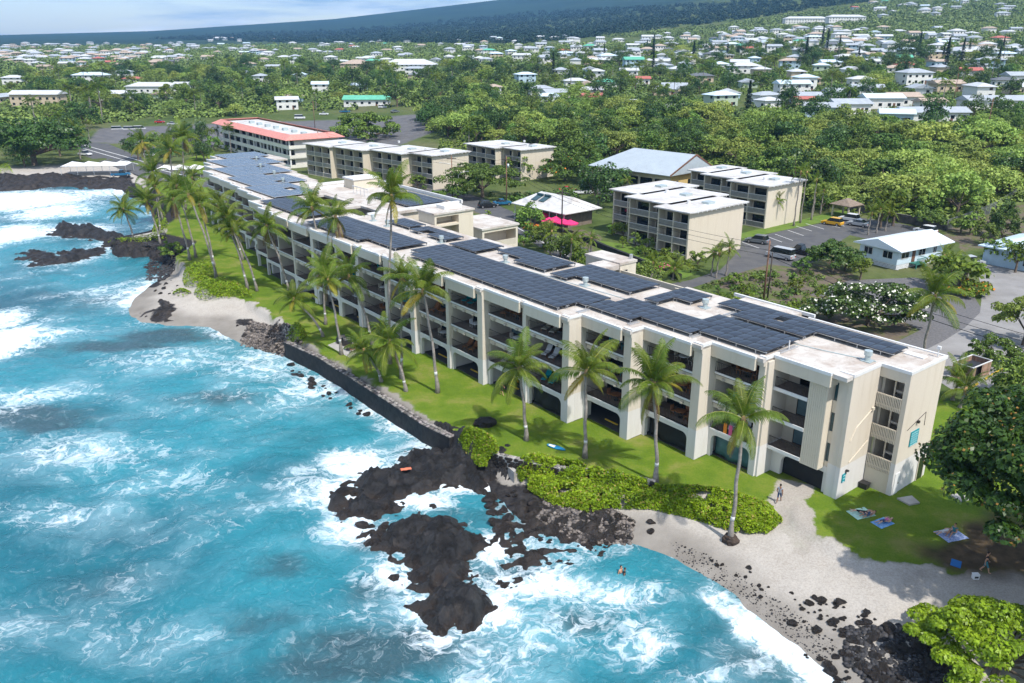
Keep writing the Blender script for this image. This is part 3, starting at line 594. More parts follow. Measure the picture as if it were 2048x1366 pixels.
# stair tower behind, open court beams, lobby roof, lift tower, rear wing
def bx(name, m, *b, **k):
    mb = MB(); mb.box(*b); return bpart(mb, name, m, **k)
bx('stair_tower', M_st, -16.5, -10.5, 17.9, 20.7, 0, TOP+.2); bx('stair_tower_roof', M_roof, -16.6, -10.4, 17.8, 20.8, TOP+.2, TOP+.5); bx('link_roof', M_roof, -13.3, -10.5, 15.2, 17.8, TOP-.3, TOP+.3)
bx('vent_pipe', M_alu, -11.2, -10.9, 20.2, 20.5, TOP+.5, TOP+1.1)
bx('tower_door', M_glass, -10.49, -10.46, 18.2, 19.2, TOP-2.6, TOP-.5)
lobby = bx('lobby_roof', M_roof, -88, -57, 13.9, 26.6, TOP-.4, TOP+.02); bx('lobby_wall', M_fascia, -87.5, -57.4, 14.2, 26.2, 0, TOP-.4)
bx('court_floor', M_conc, -81, -54, 3, 13.9, -.1, .06)
for (a, b_) in ((-81.2, -79), (-68, -65.5), (-57.8, -54.0)): bx('court_beam', M_roof, a, b_, 8.4, 13.9, TOP-.4, TOP-.01)
bx('court_beam', M_roof, -79, -57.8, 12.7, 13.89, TOP-.4, TOP-.015)
mb = MB()
for i in range(7): mb.box(-80+i*.05, -79.9+i*.05, 0, .05, 0, .05)
sk = bx('skylight_block', M_fascia, -84, -80.2, 19.4, 24.4, TOP+.02, TOP+1.7); bx('skylight_cap', M_white, -84.2, -80, 19.2, 24.6, TOP+1.7, TOP+1.95)
mb = MB(); mb.box(-88.5, -57, 27.2, 27.5, TOP-.1, TOP+.5); mb.box(-88.4, -87.9, 14.1, 27.2, TOP+.05, TOP+.5); mb.box(-84.4, -83.9, 14.1, 19.2, TOP+.05, TOP+.5); mb.box(-57.6, -57.1, 9.5, 26.9, TOP+.03, TOP+.35)
bpart(mb, 'trellis_beam', M_white)
mb = MB()
for i in range(5): mb.box(-76.5+i*1.35, -76.4+i*1.35, 17.2, 17.25, TOP+.02, TOP+1.35)
mb.box(-76.6, -71, 17.19, 17.26, TOP+1.35, TOP+1.5); bpart(mb, 'screen_frame', M_white)
# lift tower with an open landing on its near side
tw = MB(); tw.box(-49, -46.6, 13.65, 20.7, 0, TOP+1.5); tw.box(-46.6, -44.6, 13.65, 14.0, 0, TOP+1.5); tw.box(-46.6, -44.6, 18.0, 20.7, 0, TOP+1.5); tw.box(-46.6, -44.6, 14.0, 18.0, TOP-.4, TOP-.1); tw.box(-46.6, -44.6, 14.0, 18.0, TOP+1.1, TOP+1.5)
bpart(tw, 'lift_tower', M_fascia); bx('lift_tower_roof', M_roof, -49.2, -44.4, 13.45, 20.9, TOP+1.5, TOP+1.75); bx('lift_housing', M_white, -48.2, -46, 16.4, 19.6, TOP+1.75, TOP+2.3)
wg = MB(); wg.box(-57, -47.6, 24.6, 31.9, 0, 5.6); wg.box(-57, -50.2, 24.6, 31.9, 5.6, 8.7); wg.box(-50.2, -47.6, 24.6, 25.0, 5.6, 8.7); wg.box(-50.2, -47.6, 31.5, 31.9, 5.6, 8.7); wg.box(-50.2, -47.6, 25, 31.5, 8.2, 8.7); bpart(wg, 'rear_wing', M_st)
bx('rear_wing_roof', M_roof, -57.2, -47.4, 24.4, 32.1, 8.7, 9.0); bpart(MB().box(-47.72, -47.62, 25.0, 31.5, 5.6, 6.6), 'wing_railing', M_inner)
# roof fittings on the building
def roof_vent(u, v):
    mb = MB(); mb.cyl(u, v, TOP, TOP+.55, .24, 14); mb.cyl(u, v, TOP+.55, TOP+.62, .34, 14); mb.cyl(u, v, TOP+.62, TOP+.95, .34, 14); mb.box(u-.45, u+.45, v-.45, v+.45, TOP, TOP+.08)
    o = mb.build('roof_vent', M_galv, bld); return o
for (u, v) in ((24.6, 12.0), (6.4, 13.0), (-7.2, 9.05), (-34.6, 8.15), (-20.8, 8.35), (-48.3, 7.75), (-53.1, 8.1), (-96, 12.5), (-106, 15), (-118, 17), (-130, 21)): roof_vent(u, v)
mb = MB(); mb.tube([(25.2, 12.35, TOP+.04), (21, 11.3, TOP+.04), (18.8, 10.9, TOP+.04), (10, 9.9, TOP+.04), (1, 8.9, TOP+.04), (-12, 8.2, TOP+.04), (-33, 7.0, TOP+.04)], .05, 6); bpart(mb, 'conduit', M_galv)
for (u, v, l) in ((18.7, 9.0, 2.6), (11.3, 5.4, 1.3), (5.2, 3.6, 1.4), (-.6, 2.4, 1.6), (9.2, 13.2, 1.8)):
    mb = MB(); mb.box(u-.05, u+.05, v-l/2, v+l/2, TOP+.02, TOP+.14); mb.box(u+.25, u+.33, v-l/2, v+l/2, TOP+.02, TOP+.14); bpart(mb, 'rack_rail', M_alu)
mb = MB(); mb.box(25.6, 27.4, 16.1, 16.9, TOP, TOP+.1); bpart(mb, 'roof_hatch', M_white)
mb = MB(); mb.cyl(27.9, 17.6, TOP, TOP+.9, .05, 6); mb.box(27.75, 28.05, 17.5, 17.7, TOP+.75, TOP+1.0); bpart(mb, 'camera_mast', M_white)
mb = MB(); mb.box(18.85, 18.93, 9.0, 9.08, TOP, TOP+.9); bpart(mb, 'vent_pipe', M_white)
# wall fittings at the near end: conduits, lamps, signs
mb = MB(); mb.tube([(25.80, 8.9, 5.3), (25.80, 9.6, 6.4), (25.80, 11.9, 7.5)], .05, 6); mb.tube([(25.80, 9.2, 3.2), (25.80, 11.9, 4.5)], .04, 6); mb.box(25.78, 25.95, 11.7, 12.0, 7.4, 7.65); bpart(mb, 'conduit', M_fascia)
mb = MB(); mb.box(25.8, 26.05, 8.85, 9.05, 2.5, 2.62); mb.box(25.8, 25.86, 8.9, 9.0, 2.2, 2.6); bpart(mb, 'wall_lamp', M_dark)
mb = MB(); mb.tube([(28.40, 13.2, 6.0), (28.40, 16.2, 6.9), (28.40, 16.3, 5.6)], .025, 6); mb.box(28.39, 28.6, 14.7, 14.95, 6.3, 6.5); bpart(mb, 'conduit', M_dark)
def sign(name, x0, y0, y1, z0, z1, label, lines=0):
    o = MB().box(x0, x0+.05, y0, y1, z0, z1).build(name, M_sign); o.location = BO; o.rotation_euler = (0, 0, BR); tag(o, label, 'sign')
    for i in range(lines):
        zz = z1-.18-i*(z1-z0-.25)/max(1, lines-1)
        w = MB()
        y = y0+.12
        while y < y1-.15:
            l = .07+.12*((i*7+int(y*31)) % 5)/4; w.box(x0+.05, x0+.054, y, min(y+l, y1-.08), zz-.05, zz+.03); y += l+.06
        w.build('lettering', mat('sign_ink_%s_%d' % (name, i), (.55, .75, .78), .6), o)
sign('wall_sign', 28.40, 14.0, 15.4, 4.2, 5.6, 'large square teal sign with pale lettering on the end wall', 6)
sign('wall_sign', 25.79, 8.45, 8.95, 1.5, 2.3, 'small teal sign low on the cream wall at the near corner', 3)
sign('wall_sign', 18.905, 6.25, 6.75, 1.5, 2.2, 'small pale teal sign on the pier beside the slatted block', 3)
# things at the foot of the end wall
def atb(o): o.location = BO; o.rotation_euler = (0, 0, BR); return o
o = MB(); o.box(25.85, 26.55, 11.5, 12.1, 0, .45); o.box(25.8, 26.6, 11.45, 12.15, .45, .55); tag(atb(o.build('storage_box', M_dark)), 'black storage box at the foot of the stair tower', 'box')
o = MB(); o.prism([(29.0, 12.2), (30.2, 12.0), (30.6, 13.0), (29.6, 13.6)], 0, .14); tag(atb(o.build('manhole_cover', M_conc)), 'pale concrete manhole cover in the grass below the end wall', 'manhole cover')
o = MB(); o.prism([(31.6, 16.4), (32.7, 16.0), (33.0, 17.0), (32.0, 17.4)], 0, .12); tag(atb(o.build('drain_slab', M_conc)), 'weathered concrete slab in the shade beside the big tree', 'slab')
# shade cloths in the garage arches
for (u0, u1, v, m, lab) in ((13.9, 18.2, 6.45, M_tarp, 'sagging teal tarpaulin hung in the garage arch nearest the slatted block'), (7.1, 12.3, 4.7, M_net, 'black shade cloth with a loose corner in the second garage arch'), (-6.0, -1.0, .55, M_net, 'black shade cloth stretched across the garage arch behind two palms')):
    n = 14; V = []; F_ = []
    for j in range(5):
        for i in range(n+1):
            x = u0+(u1-u0)*i/n; z = 2.3-j*.52; V.append((x, v+.12*math.sin(i*1.1+j)+.05*j-.3*(j/4)*math.sin(math.pi*i/n), z-.12*math.sin(math.pi*i/n)*(1 if j == 0 else .4)))
    for j in range(4):
        for i in range(n): a = j*(n+1)+i; F_.append((a, a+1, a+n+2, a+n+1))
    o = MB().add(V, F_).build('shade_cloth', m, None, True); sm_ = o.modifiers.new('thick', 'SOLIDIFY'); sm_.thickness = .01; tag(atb(o), lab, 'shade cloth')

# ------------------------------------------------------------------ solar arrays
def panel_mat(name, c, line, gloss):
    m = bpy.data.materials.new(name); m.use_nodes = True; t = m.node_tree; L = t.links.new; b = t.nodes['Principled BSDF']; b.inputs['Roughness'].default_value = gloss; b.inputs['Specular IOR Level'].default_value = .5
    tc = N(t, 'ShaderNodeTexCoord'); n = N(t, 'ShaderNodeTexBrick', inp={'Color1': (*c, 1), 'Color2': (*[x*1.12 for x in c], 1), 'Mortar': (*line, 1), 'Scale': 6.0, 'Mortar Size': .012, 'Brick Width': 1.0, 'Row Height': 1.0}); n.offset = 0
    oi = N(t, 'ShaderNodeObjectInfo'); mr = N(t, 'ShaderNodeMapRange', inp={3: .8, 4: 1.3}); L(oi.outputs['Random'], mr.inputs[0])
    hs = N(t, 'ShaderNodeHueSaturation'); L(n.outputs[0], hs.inputs['Color']); L(mr.outputs[0], hs.inputs['Value'])
    L(tc.outputs['Object'], n.inputs['Vector']); L(hs.outputs[0], b.inputs['Base Color'])
    return m
M_pv = panel_mat('black_collector', (.026, .033, .046), (.014, .017, .024), .30); M_pvb = panel_mat('blue_solar_cells', (.035, .055, .085), (.02, .03, .05), .22)
PW, PH = 1.06, 1.33
def panel_mesh(w, h, m, frame, bulge):
    mb = MB(); n = 4; V = []; F_ = []
    for j in range(n+1):
        for i in range(n+1):
            a, c = i/n, j/n; V.append(((a-.5)*(w-.05), (c-.5)*(h-.05), .05+bulge*(16*a*(1-a)*c*(1-c))**.6))
    for j in range(n):
        for i in range(n): q = j*(n+1)+i; F_.append((q, q+1, q+n+2, q+n+1))
    mb.add(V, F_, 0); hw, hh = w/2-.012, h/2-.012
    mb.box(-hw, hw, -hh, -hh+.03, 0, .055, 1); mb.box(-hw, hw, hh-.03, hh, 0, .055, 1); mb.box(-hw, -hw+.03, -hh+.03, hh-.03, 0, .055, 1); mb.box(hw-.03, hw, -hh+.03, hh-.03, 0, .055, 1); mb.box(-hw+.03, hw-.03, -hh+.03, hh-.03, 0, .02, 1)
    me = mb.mesh('panel'); me.materials.append(m); me.materials.append(frame); 
    for p in me.polygons: p.use_smooth = p.material_index == 0
    return me
PM = panel_mesh(PW, PH, M_pv, M_dark, .10); PMB = panel_mesh(1.05, 1.7, M_pvb, M_alu, .0)
def array(name, rects, label, z=TOP+.42, me=PM, w=PW, h=PH, stuff=False, skip=(), rot=0.0, org=None):
    o = empty(name, Vector(BO)+Matrix.Rotation(BR, 3, 'Z') @ Vector((rects[0][0], rects[0][2], z)), BR); tag(o, label, 'solar array', 'solar arrays on the condominium roof')
    ox, oy = rects[0][0], rects[0][2]; fr = MB(); big = []
    for (a, b, c, d) in rects:
        nx = max(1, round((b-a)/w)); ny = max(1, round((d-c)/h)); sx_, sy_ = (b-a)/nx, (d-c)/ny
        for i in range(nx):
            for j in range(ny):
                p = (a+(i+.5)*sx_, c+(j+.5)*sy_)
                if any(s[0] < p[0] < s[1] and s[2] < p[1] < s[3] for s in skip): continue
                q = bpy.data.objects.new('panel', me); link(q, o); q.location = (p[0]-ox, p[1]-oy, 0); q.scale = (sx_/w, sy_/h, 1)
        for yy in (c+.12, d-.12): fr.box(a-ox-.1, b-ox+.1, yy-oy-.04, yy-oy+.04, -.09, -.01)
        for i in range(nx+1):
            if i % 2 == 0:
                for yy in (c+.12, d-.12): xx = a+min(max(i*sx_, .1), b-a-.1); fr.box(xx-ox-.03, xx-ox+.03, yy-oy-.03, yy-oy+.03, -(z-TOP), -.09)
    fr.build('rack', M_alu, o); return o
array('solar_array', [(9.5,18.55,8.6,11.3),(11.4,18.6,5.95,8.6)], 'dark solar array at the front of the roof nearest the slatted end block')
array('solar_array', [(7.1,25.65,14.1,16.8),(10.2,18.35,12.1,14.1)], 'long dark solar array along the back of the near roof with a square gap', skip=((13.2,14.4,13.9,15.6),))
array('solar_array', [(.2,11.35,6.3,8.65),(-.8,5.2,3.3,6.3),(5.2,11.35,4.75,6.3)], 'stepped dark solar array along the front roof edge behind two broad piers')
array('solar_array', [(-32.2,-1.0,4.3,6.9),(-32.2,-.85,3.1,4.3),(-32.2,-2.1,1.75,3.1),(-30.0,-2.1,.4,1.75)], 'longest dark solar array running down the middle of the roof')
array('solar_array', [(-12.4,-1.3,10.0,14.8),(-12.4,-9.65,8.3,10.0)], 'dark solar array at the roof back beside the small stair tower')
array('solar_array', [(1.2,5.1,12.3,15.8),(1.2,3.0,9.5,12.3)], 'small L shaped dark solar array at the back of the near roof')
array('solar_array', [(-25,-13.9,10.3,13.8),(-19.8,-13.9,8.8,10.3)], 'dark solar array at the roof back left of the small stair tower')
array('solar_array', [(-32,-26.2,7.6,12.4)], 'square dark solar array between two roof vents at the back')
array('solar_array', [(-43,-34,8.3,11.5)], 'dark solar array with a small gap below the lift tower', skip=((-40.4,-38.6,8.2,9.4),))
array('solar_array', [(-50,-44,8.8,11.8)], 'small dark solar array just behind the lift tower court')
array('solar_array', [(-57,-34.1,.6,5.6),(-57,-41.2,-.9,.6)], 'wide dark solar array at the front where tall palms rise')
array('solar_array', [(-77.8,-60.2,.4,6.6)], 'dark solar array beside the open roof court')
array('solar_array', [(-70,-57.8,17.6,25)], 'dark solar array on the lobby roof behind the court')
for k, (r, lab) in enumerate((([(-93.5,-80,3.9,12.4)], 'blue glass solar array just past the open roof court'), ([(-107,-93.9,5.6,16.6)], 'blue glass solar array at the bend of the far roof'), ([(-121,-107.4,7.6,19.6)], 'blue glass solar array on the far curved roof'), ([(-134,-121.4,11.2,23.6)], 'blue glass solar array second from the far roof end'), ([(-143.4,-134.4,16,26)], 'blue glass solar array at the farthest roof end'))):
    array('solar_array', r, lab, me=PMB, w=1.05, h=1.7, z=TOP+.3, skip=((-97.2,-94.6,11.2,13.8), (-107.3,-104.6,13.8,16.2), (-119.4,-116.6,15.8,18.4), (-131.4,-128.6,19.6,22.4), (-88,-85.4,9.6,11)))

# ================================================================== VEGETATION
def leafmat(name, c, c2, island=.35, objv=.18, trans=.28, rough=.55, scale=.35):
    return mat(name, c, rough, 0, scale, c2=c2, spec=.25, island=island, objv=objv, trans=trans)
M_trunk = mat('palm_trunk', (.24, .215, .19), .9, .3, 3, bump=.6, bscale=8)
M_bark = mat('bark', (.13, .10, .075), .9, .35, 2, bump=.6, bscale=6)
M_frond = leafmat('palm_frond', (.165, .225, .024), (.085, .145, .016), .25, .2, .4)
M_frond_y = leafmat('yellow_frond', (.30, .26, .03), (.20, .17, .02), .25, .2, .35)
M_rachis = mat('frond_stem', (.26, .27, .06), .6, .2, 2)
M_boot = mat('palm_boot', (.33, .21, .10), .9, .3, 4)
M_dry = mat('dry_leaf', (.26, .20, .05), .8, 0, island=.4)
M_nut = mat('coconut', (.24, .20, .05), .5, .3, 5)
M_band = mat('pale_band', (.55, .55, .54), .6, .1, 4)
M_nau = leafmat('naupaka_leaf', (.28, .39, .02), (.165, .265, .016), .4, 0, .3, .4)
M_kia = leafmat('kiawe_leaf', (.29, .365, .075), (.18, .26, .05), .35, .25, .25)
M_dk = leafmat('dark_leaf', (.075, .138, .028), (.042, .09, .019), .45, .2, .18, .4)
M_md = leafmat('green_leaf', (.165, .25, .042), (.09, .16, .027), .4, .3, .22)
M_fig = leafmat('fig_leaf', (.070, .125, .020), (.032, .072, .013), .5, .1, .25, .35)
M_lime = leafmat('lime_leaf', (.19, .25, .03), (.10, .16, .018), .35, .25, .3)
M_pine = leafmat('pine_needle', (.022, .05, .02), (.012, .03, .012), .3, .2, .1)
M_bud = mat('new_leaf_tip', (.28, .15, .03), .5)
M_flw = mat('white_blossom', (.80, .78, .66), .6)
M_pinkf = mat('pink_blossom', (.60, .10, .22), .6)
M_orangef = mat('orange_blossom', (.62, .20, .02), .6)

def quads(C, Nn, size, asp, r):
    """leaf quads: centres C, normals Nn, length size"""
    n = len(C); t = r.normal(size=(n, 3)); t -= (t*Nn).sum(1, keepdims=True)*Nn; t /= np.linalg.norm(t, axis=1, keepdims=True)+1e-9; b = np.cross(Nn, t)
    s = (size*(.6+.8*r.random(n)))[:, None] if np.isscalar(size) else size[:, None]
    p0 = C-t*s*.5; p2 = C+t*s*.5; p1 = C+b*s*asp*.5+Nn*s*.08; p3 = C-b*s*asp*.5+Nn*s*.08
    V = np.stack([p0, p1, p2, p3], 1).reshape(-1, 3); F = np.arange(4*n).reshape(n, 4); return V, F
def crown_pts(n, rx, ry, rz, clumps, seed, zmin=-.35, cr=.30, inner=.45, lobes=0):
    r = np.random.default_rng(seed); d = r.normal(size=(clumps*4, 3)); d /= np.linalg.norm(d, axis=1, keepdims=True); d = d[d[:, 2] > zmin][:clumps]; k = len(d)
    rad = inner+(1-inner)*r.random(k)**.6
    cc = d*rad[:, None]*(.82+.3*r.random((k, 1))); cs = cr*(.6+.8*r.random(k))
    idx = r.integers(0, k, n); e = r.normal(size=(n, 3)); e /= np.linalg.norm(e, axis=1, keepdims=True); e[:, 2] = np.where(e[:, 2] < -.35, -e[:, 2], e[:, 2])
    p = cc[idx]+e*(cs[idx]*(.55+.45*r.random(n)**.5))[:, None]; sc = np.array([rx, ry, rz]); p = p*sc
    nn = e*.8+r.normal(size=(n, 3))*.45+np.array([0, 0, .35]); nn /= np.linalg.norm(nn, axis=1, keepdims=True)
    return p, nn, cc*sc, r
def tubeq(pts, rad, n=6):
    mb = MB(); mb.tube(pts, rad, n, cap=False); return np.array(mb.v), np.array(mb.f)
def limbs(h, cc, r, tr, k=7):
    """trunk up to height h then limbs to clump centres (already in tree coordinates)"""
    Vs = []; Fs = []; o = 0
    def ad(pts, rad, n=6):
        nonlocal o
        v, f = tubeq(pts, rad, n); Vs.append(v); Fs.append(f+o); o += len(v)
    ad([(0, 0, -.3), (0, 0, .1), (.06*h*(r.random()-.5), .06*h*(r.random()-.5), h*.5), (.08*h*(r.random()-.5), 0, h)], [tr*1.6, tr*1.2, tr, tr*.75], 8)
    sel = cc[r.permutation(len(cc))[:k]]
    for c in sel: ad([(0, 0, h*.72), tuple(np.array([c[0]*.45, c[1]*.45, h*.8+c[2]*.2+.2])), tuple(c)], [tr*.6, tr*.38, tr*.1], 5)
    return np.concatenate(Vs), np.concatenate(Fs)
def tree_mesh(name, kind, seed):
    """single mesh tree (far trees): material 0 leaves, 1 bark"""
    P_ = {'kiawe': (2200, 5.0, 5.0, 3.0, 36, .50, 2.4, M_kia, .32), 'broad': (2000, 4.2, 4.2, 3.6, 34, .48, 2.4, M_dk, .30), 'green': (1900, 3.9, 3.9, 3.1, 32, .46, 2.2, M_md, .31), 'lime': (450, 2.2, 2.2, 1.9, 16, .5, 1.6, M_lime, .34), 'shrub': (350, 1.6, 1.6, 1.1, 12, .42, .7, M_md, .36)}
    if kind in P_:
        n, rx, ry, rz, cl, ls, h, m, cr_ = P_[kind]; rq = random.Random(seed); rx *= rq.uniform(.78, 1.25); ry *= rq.uniform(.78, 1.25); rz *= rq.uniform(.7, 1.35); cr_ *= rq.uniform(.75, 1.15); p, nn, cc, r = crown_pts(n, rx, ry, rz, cl, seed, -.3 if kind != 'kiawe' else -.12, cr_, .5)
        off = np.array([0, 0, h+rz*.25]); p = p+off; cc = cc+off
        V, F = quads(p, nn, ls, .7, r); tv, tf = limbs(h, cc, r, .10*rx**.6, 5)
        mats = [m, M_bark]
    elif kind == 'pine':
        r = np.random.default_rng(seed); H = 14; n = 800; z = r.random(n)**.8; a = r.random(n)*6.28; rad = (1-z)*2.1*(.55+.45*np.round(np.sin(z*46)*.5+.5))*r.random(n)**.4+.1
        p = np.stack([rad*np.cos(a), rad*np.sin(a), 1.2+z*(H-1.2)], 1); nn = np.stack([np.cos(a)*.4, np.sin(a)*.4, np.ones(n)], 1)+r.normal(size=(n, 3))*.3; nn /= np.linalg.norm(nn, axis=1, keepdims=True)
        V, F = quads(p, nn, .75, .6, r); tv, tf = tubeq([(0, 0, -.3), (0, 0, H*.9)], [.22, .04]); mats = [M_pine, M_bark]
    elif kind == 'palm':
        r = np.random.default_rng(seed); H = 7+3*r.random(); C = []; Nn = []; S = []
        for k in range(16):
            a = k*2.4; el = .9-1.3*(k/16); L = 2.9
            for s in np.linspace(.15, 1, 9):
                x = L*s*math.cos(el)*.95; zz = H+L*s*math.sin(el)-1.3*s*s*(1.0 if el < .6 else .5)
                for sd in (-1, 1):
                    w = .42*sd*(1-s*.45); C.append((x*math.cos(a)-w*math.sin(a), x*math.sin(a)+w*math.cos(a), zz-.16)); v = np.array([-math.sin(a)*sd*.5, math.cos(a)*sd*.5, .8]); Nn.append(v/np.linalg.norm(v))
        V, F = quads(np.array(C), np.array(Nn), .78, .38, r); tv, tf = tubeq([(0, 0, -.3), (.25, 0, H*.5), (.15, .1, H)], [.2, .15, .12]); mats = [M_frond, M_trunk]
    nl = len(F); Vv = np.concatenate([V, tv]); Ff = np.concatenate([F, tf+len(V)])
    me = np_mesh(name, Vv, Ff, mats); mi = np.zeros(len(Ff), np.int32); mi[nl:] = 1; me.polygons.foreach_set('material_index', mi); return me
TM = {k: [tree_mesh(k+'_tree', k, 100*i+s) for s in range({'kiawe': 7, 'broad': 5, 'green': 5}.get(k, 3))] for i, k in enumerate(('kiawe', 'broad', 'green', 'lime', 'shrub', 'pine', 'palm'))}
TNAME = {'kiawe': 'kiawe_tree', 'broad': 'broadleaf_tree', 'green': 'green_tree', 'lime': 'lime_bush', 'shrub': 'shrub', 'pine': 'pine_tree', 'palm': 'palm_tree'}
TCAT = {'lime': 'bush', 'shrub': 'shrub', 'palm': 'palm'}
def put_tree(kind, x, y, s, label, group, z=None):
    o = bpy.data.objects.new(TNAME[kind], random.choice(TM[kind])); col.objects.link(o)
    o.location = (x, y, gz(x, y) if z is None else z); o.rotation_euler = (0, 0, random.random()*6.28); o.scale = (s*(.9+.2*random.random()), s*(.9+.2*random.random()), s*(.85+.3*random.random()))
    return tag(o, label, TCAT.get(kind, 'tree'), group)

# ------------------------------------------------------------------ coconut palms with separate fronds
def frond_mesh(name, el, droop, L, leaf, hang, ym=False, seed=0, nl=40):
    r = np.random.default_rng(seed); T = np.linspace(0, 1, 15); ang = el-droop*T**1.5; ds = L/14
    x = np.concatenate([[0], np.cumsum(np.cos(ang[:-1])*ds)]); z = np.concatenate([[0], np.cumsum(np.sin(ang[:-1])*ds)])
    V = []; F = []
    S = np.linspace(.12, .995, nl)
    for s in S:
        px, pz = np.interp(s, T, x), np.interp(s, T, z); a = np.interp(s, T, ang); ll = leaf*(math.sin(math.pi*min(1, .12+s*.86))**.55)*(.85+.3*r.random()); w = .034+.024*(1-s)
        for sd in (-1, 1):
            fw = .45+.5*s; up = hang+.12*r.normal()
            d = np.array([math.cos(a)*fw*.8, sd*1.0, math.sin(a)*fw*.8-up*.35]); d /= np.linalg.norm(d)
            d2 = np.array([math.cos(a)*fw*.7, sd*.75, math.sin(a)*fw*.6-up-.35]); d2 /= np.linalg.norm(d2)
            p = np.array([px, 0, pz]); q = p+d*ll*.5; e = q+d2*ll*.5; t = np.array([math.cos(a), 0, math.sin(a)])*w
            k = len(V); V += [p-t*.6, p+t*.6, q+t, q-t, e]; F += [(k, k+1, k+2, k+3), (k+3, k+2, k+4, k+4)]
    me = bpy.data.meshes.new(name); mb = MB(); mb.v = [tuple(v) for v in V]; mb.f = [f if f[2] != f[3] else f[:3] for f in F]; mb.m = [0]*len(F)
    mb.tube([(x[i], 0, z[i]) for i in range(0, 15, 2)], [.045*(1-i/15)+.008 for i in range(0, 15, 2)], 4, 1)
    me = mb.mesh(name); me.materials.append(M_frond_y if ym else M_frond); me.materials.append(M_rachis); return me
FR = [[frond_mesh('frond', e, d, 4.3, lf, h, False, 7*i+j) for j in range(2)] for i, (e, d, lf, h) in enumerate(((1.40, .9, 1.0, .35), (1.05, 1.35, 1.15, .6), (.70, 1.65, 1.2, .85), (.30, 1.65, 1.15, 1.0), (-.25, 1.2, 1.05, 1.1)))]
M_frond_d = leafmat('dead_frond', (.22, .14, .06), (.13, .08, .035), .25, .2, .2)
FRD = frond_mesh('frond', -1.0, .55, 3.2, .6, .9, True, 77, 26); FRD.materials[0] = M_frond_d
FRY = [frond_mesh('frond', e, d, 3.7, .85, .7, True, 50+i) for i, (e, d) in enumerate(((-.2, 1.1), (-.7, .7)))]
BOOT = None
def palm(base, top, label, s=1.0, n=19, yellow=1, seed=0, wind=.15, group='tall coconut palms on the seaside lawn', bow=.5, band=True):
    r = random.Random(seed); b = Vector(base); t = Vector(top); root = empty('coconut_palm', b); tag(root, label, 'palm', group)
    d = t-b; H = d.length; hd = Vector((d.x, d.y, 0))
    pts = []
    for i in range(13):
        q = i/12; w = q**(1.0+bow) if hd.length > .6 else q
        pts.append((hd.x*w+.05*math.sin(i*1.3+seed), hd.y*w+.05*math.cos(i*1.7+seed), d.z*q))
    pts[0] = (0, 0, -.3); rad = [(.34 if i == 0 else .24 if i == 1 else .185-.065*i/12)*(1+.0*i)*s**.4 for i in range(13)]
    tk = MB(); tk.tube(pts, rad, 9); to = tk.build('trunk', M_trunk, root, True)
    if band:
        i = 2; p, q = Vector(pts[2]), Vector(pts[3]); bb = MB(); bb.tube([p.lerp(q, .1), p.lerp(q, .55)], [rad[2]*1.06, rad[2]*1.04], 9); bb.build('band', M_band, root, True)
    bt = MB(); q = Vector(pts[-1]); bt.tube([tuple(q+Vector((0, 0, -.7))), tuple(q+Vector((0, 0, -.25))), tuple(q+Vector((0, 0, .25)))], [.12, .24, .12], 8); bt.build('boot', M_boot, root, True)
    if s > .7:
        cn = MB()
        for k in range(6): a = k*1.05+seed; cn.tube([tuple(q+Vector((.26*math.cos(a), .26*math.sin(a), -.52+.06*(k % 2)))), tuple(q+Vector((.28*math.cos(a), .28*math.sin(a), -.40+.06*(k % 2)))), tuple(q+Vector((.26*math.cos(a), .26*math.sin(a), -.26+.06*(k % 2))))], [.05, .12, .05], 6)
        cn.build('coconuts', M_nut, root, True)
    ph = r.random()*6.28; tof = r.uniform(-.5, .7); tlx, tly = r.uniform(-.16, .16), r.uniform(-.16, .16); n = max(11, n-r.randint(0, 6))
    for k in range(n):
        tier = max(0, min(4, int(5*(k+r.random()*.8)/n+tof*.8))); ylw = yellow > 0 and k >= n-yellow
        me = r.choice(FRY) if ylw else r.choice(FR[tier])
        f = bpy.data.objects.new('frond', me); link(f, root); f.location = q+Vector((0, 0, .1-.25*k/n)); a = ph+k*2.39996+r.uniform(-.2, .2)
        wx_ = wind*math.cos(a-2.6)
        f.rotation_euler = (r.uniform(-.3, .3)+tlx*math.cos(a)-tly*math.sin(a), r.uniform(-.16, .16)+wx_+tlx*math.sin(a)+tly*math.cos(a), a); sc = s*r.uniform(.74, 1.12); f.scale = (sc, sc*r.uniform(.85, 1.1), sc)
    for k in range(r.choice((0, 1, 2, 3)) if s > .7 else 0):
        f = bpy.data.objects.new('frond', FRD); link(f, root); f.location = q+Vector((0, 0, -.3)); f.rotation_euler = (0, r.uniform(-.1, .2), r.random()*6.28); f.scale = (s, s, s); f['label'] = 'dead brown hanging frond'
    return root
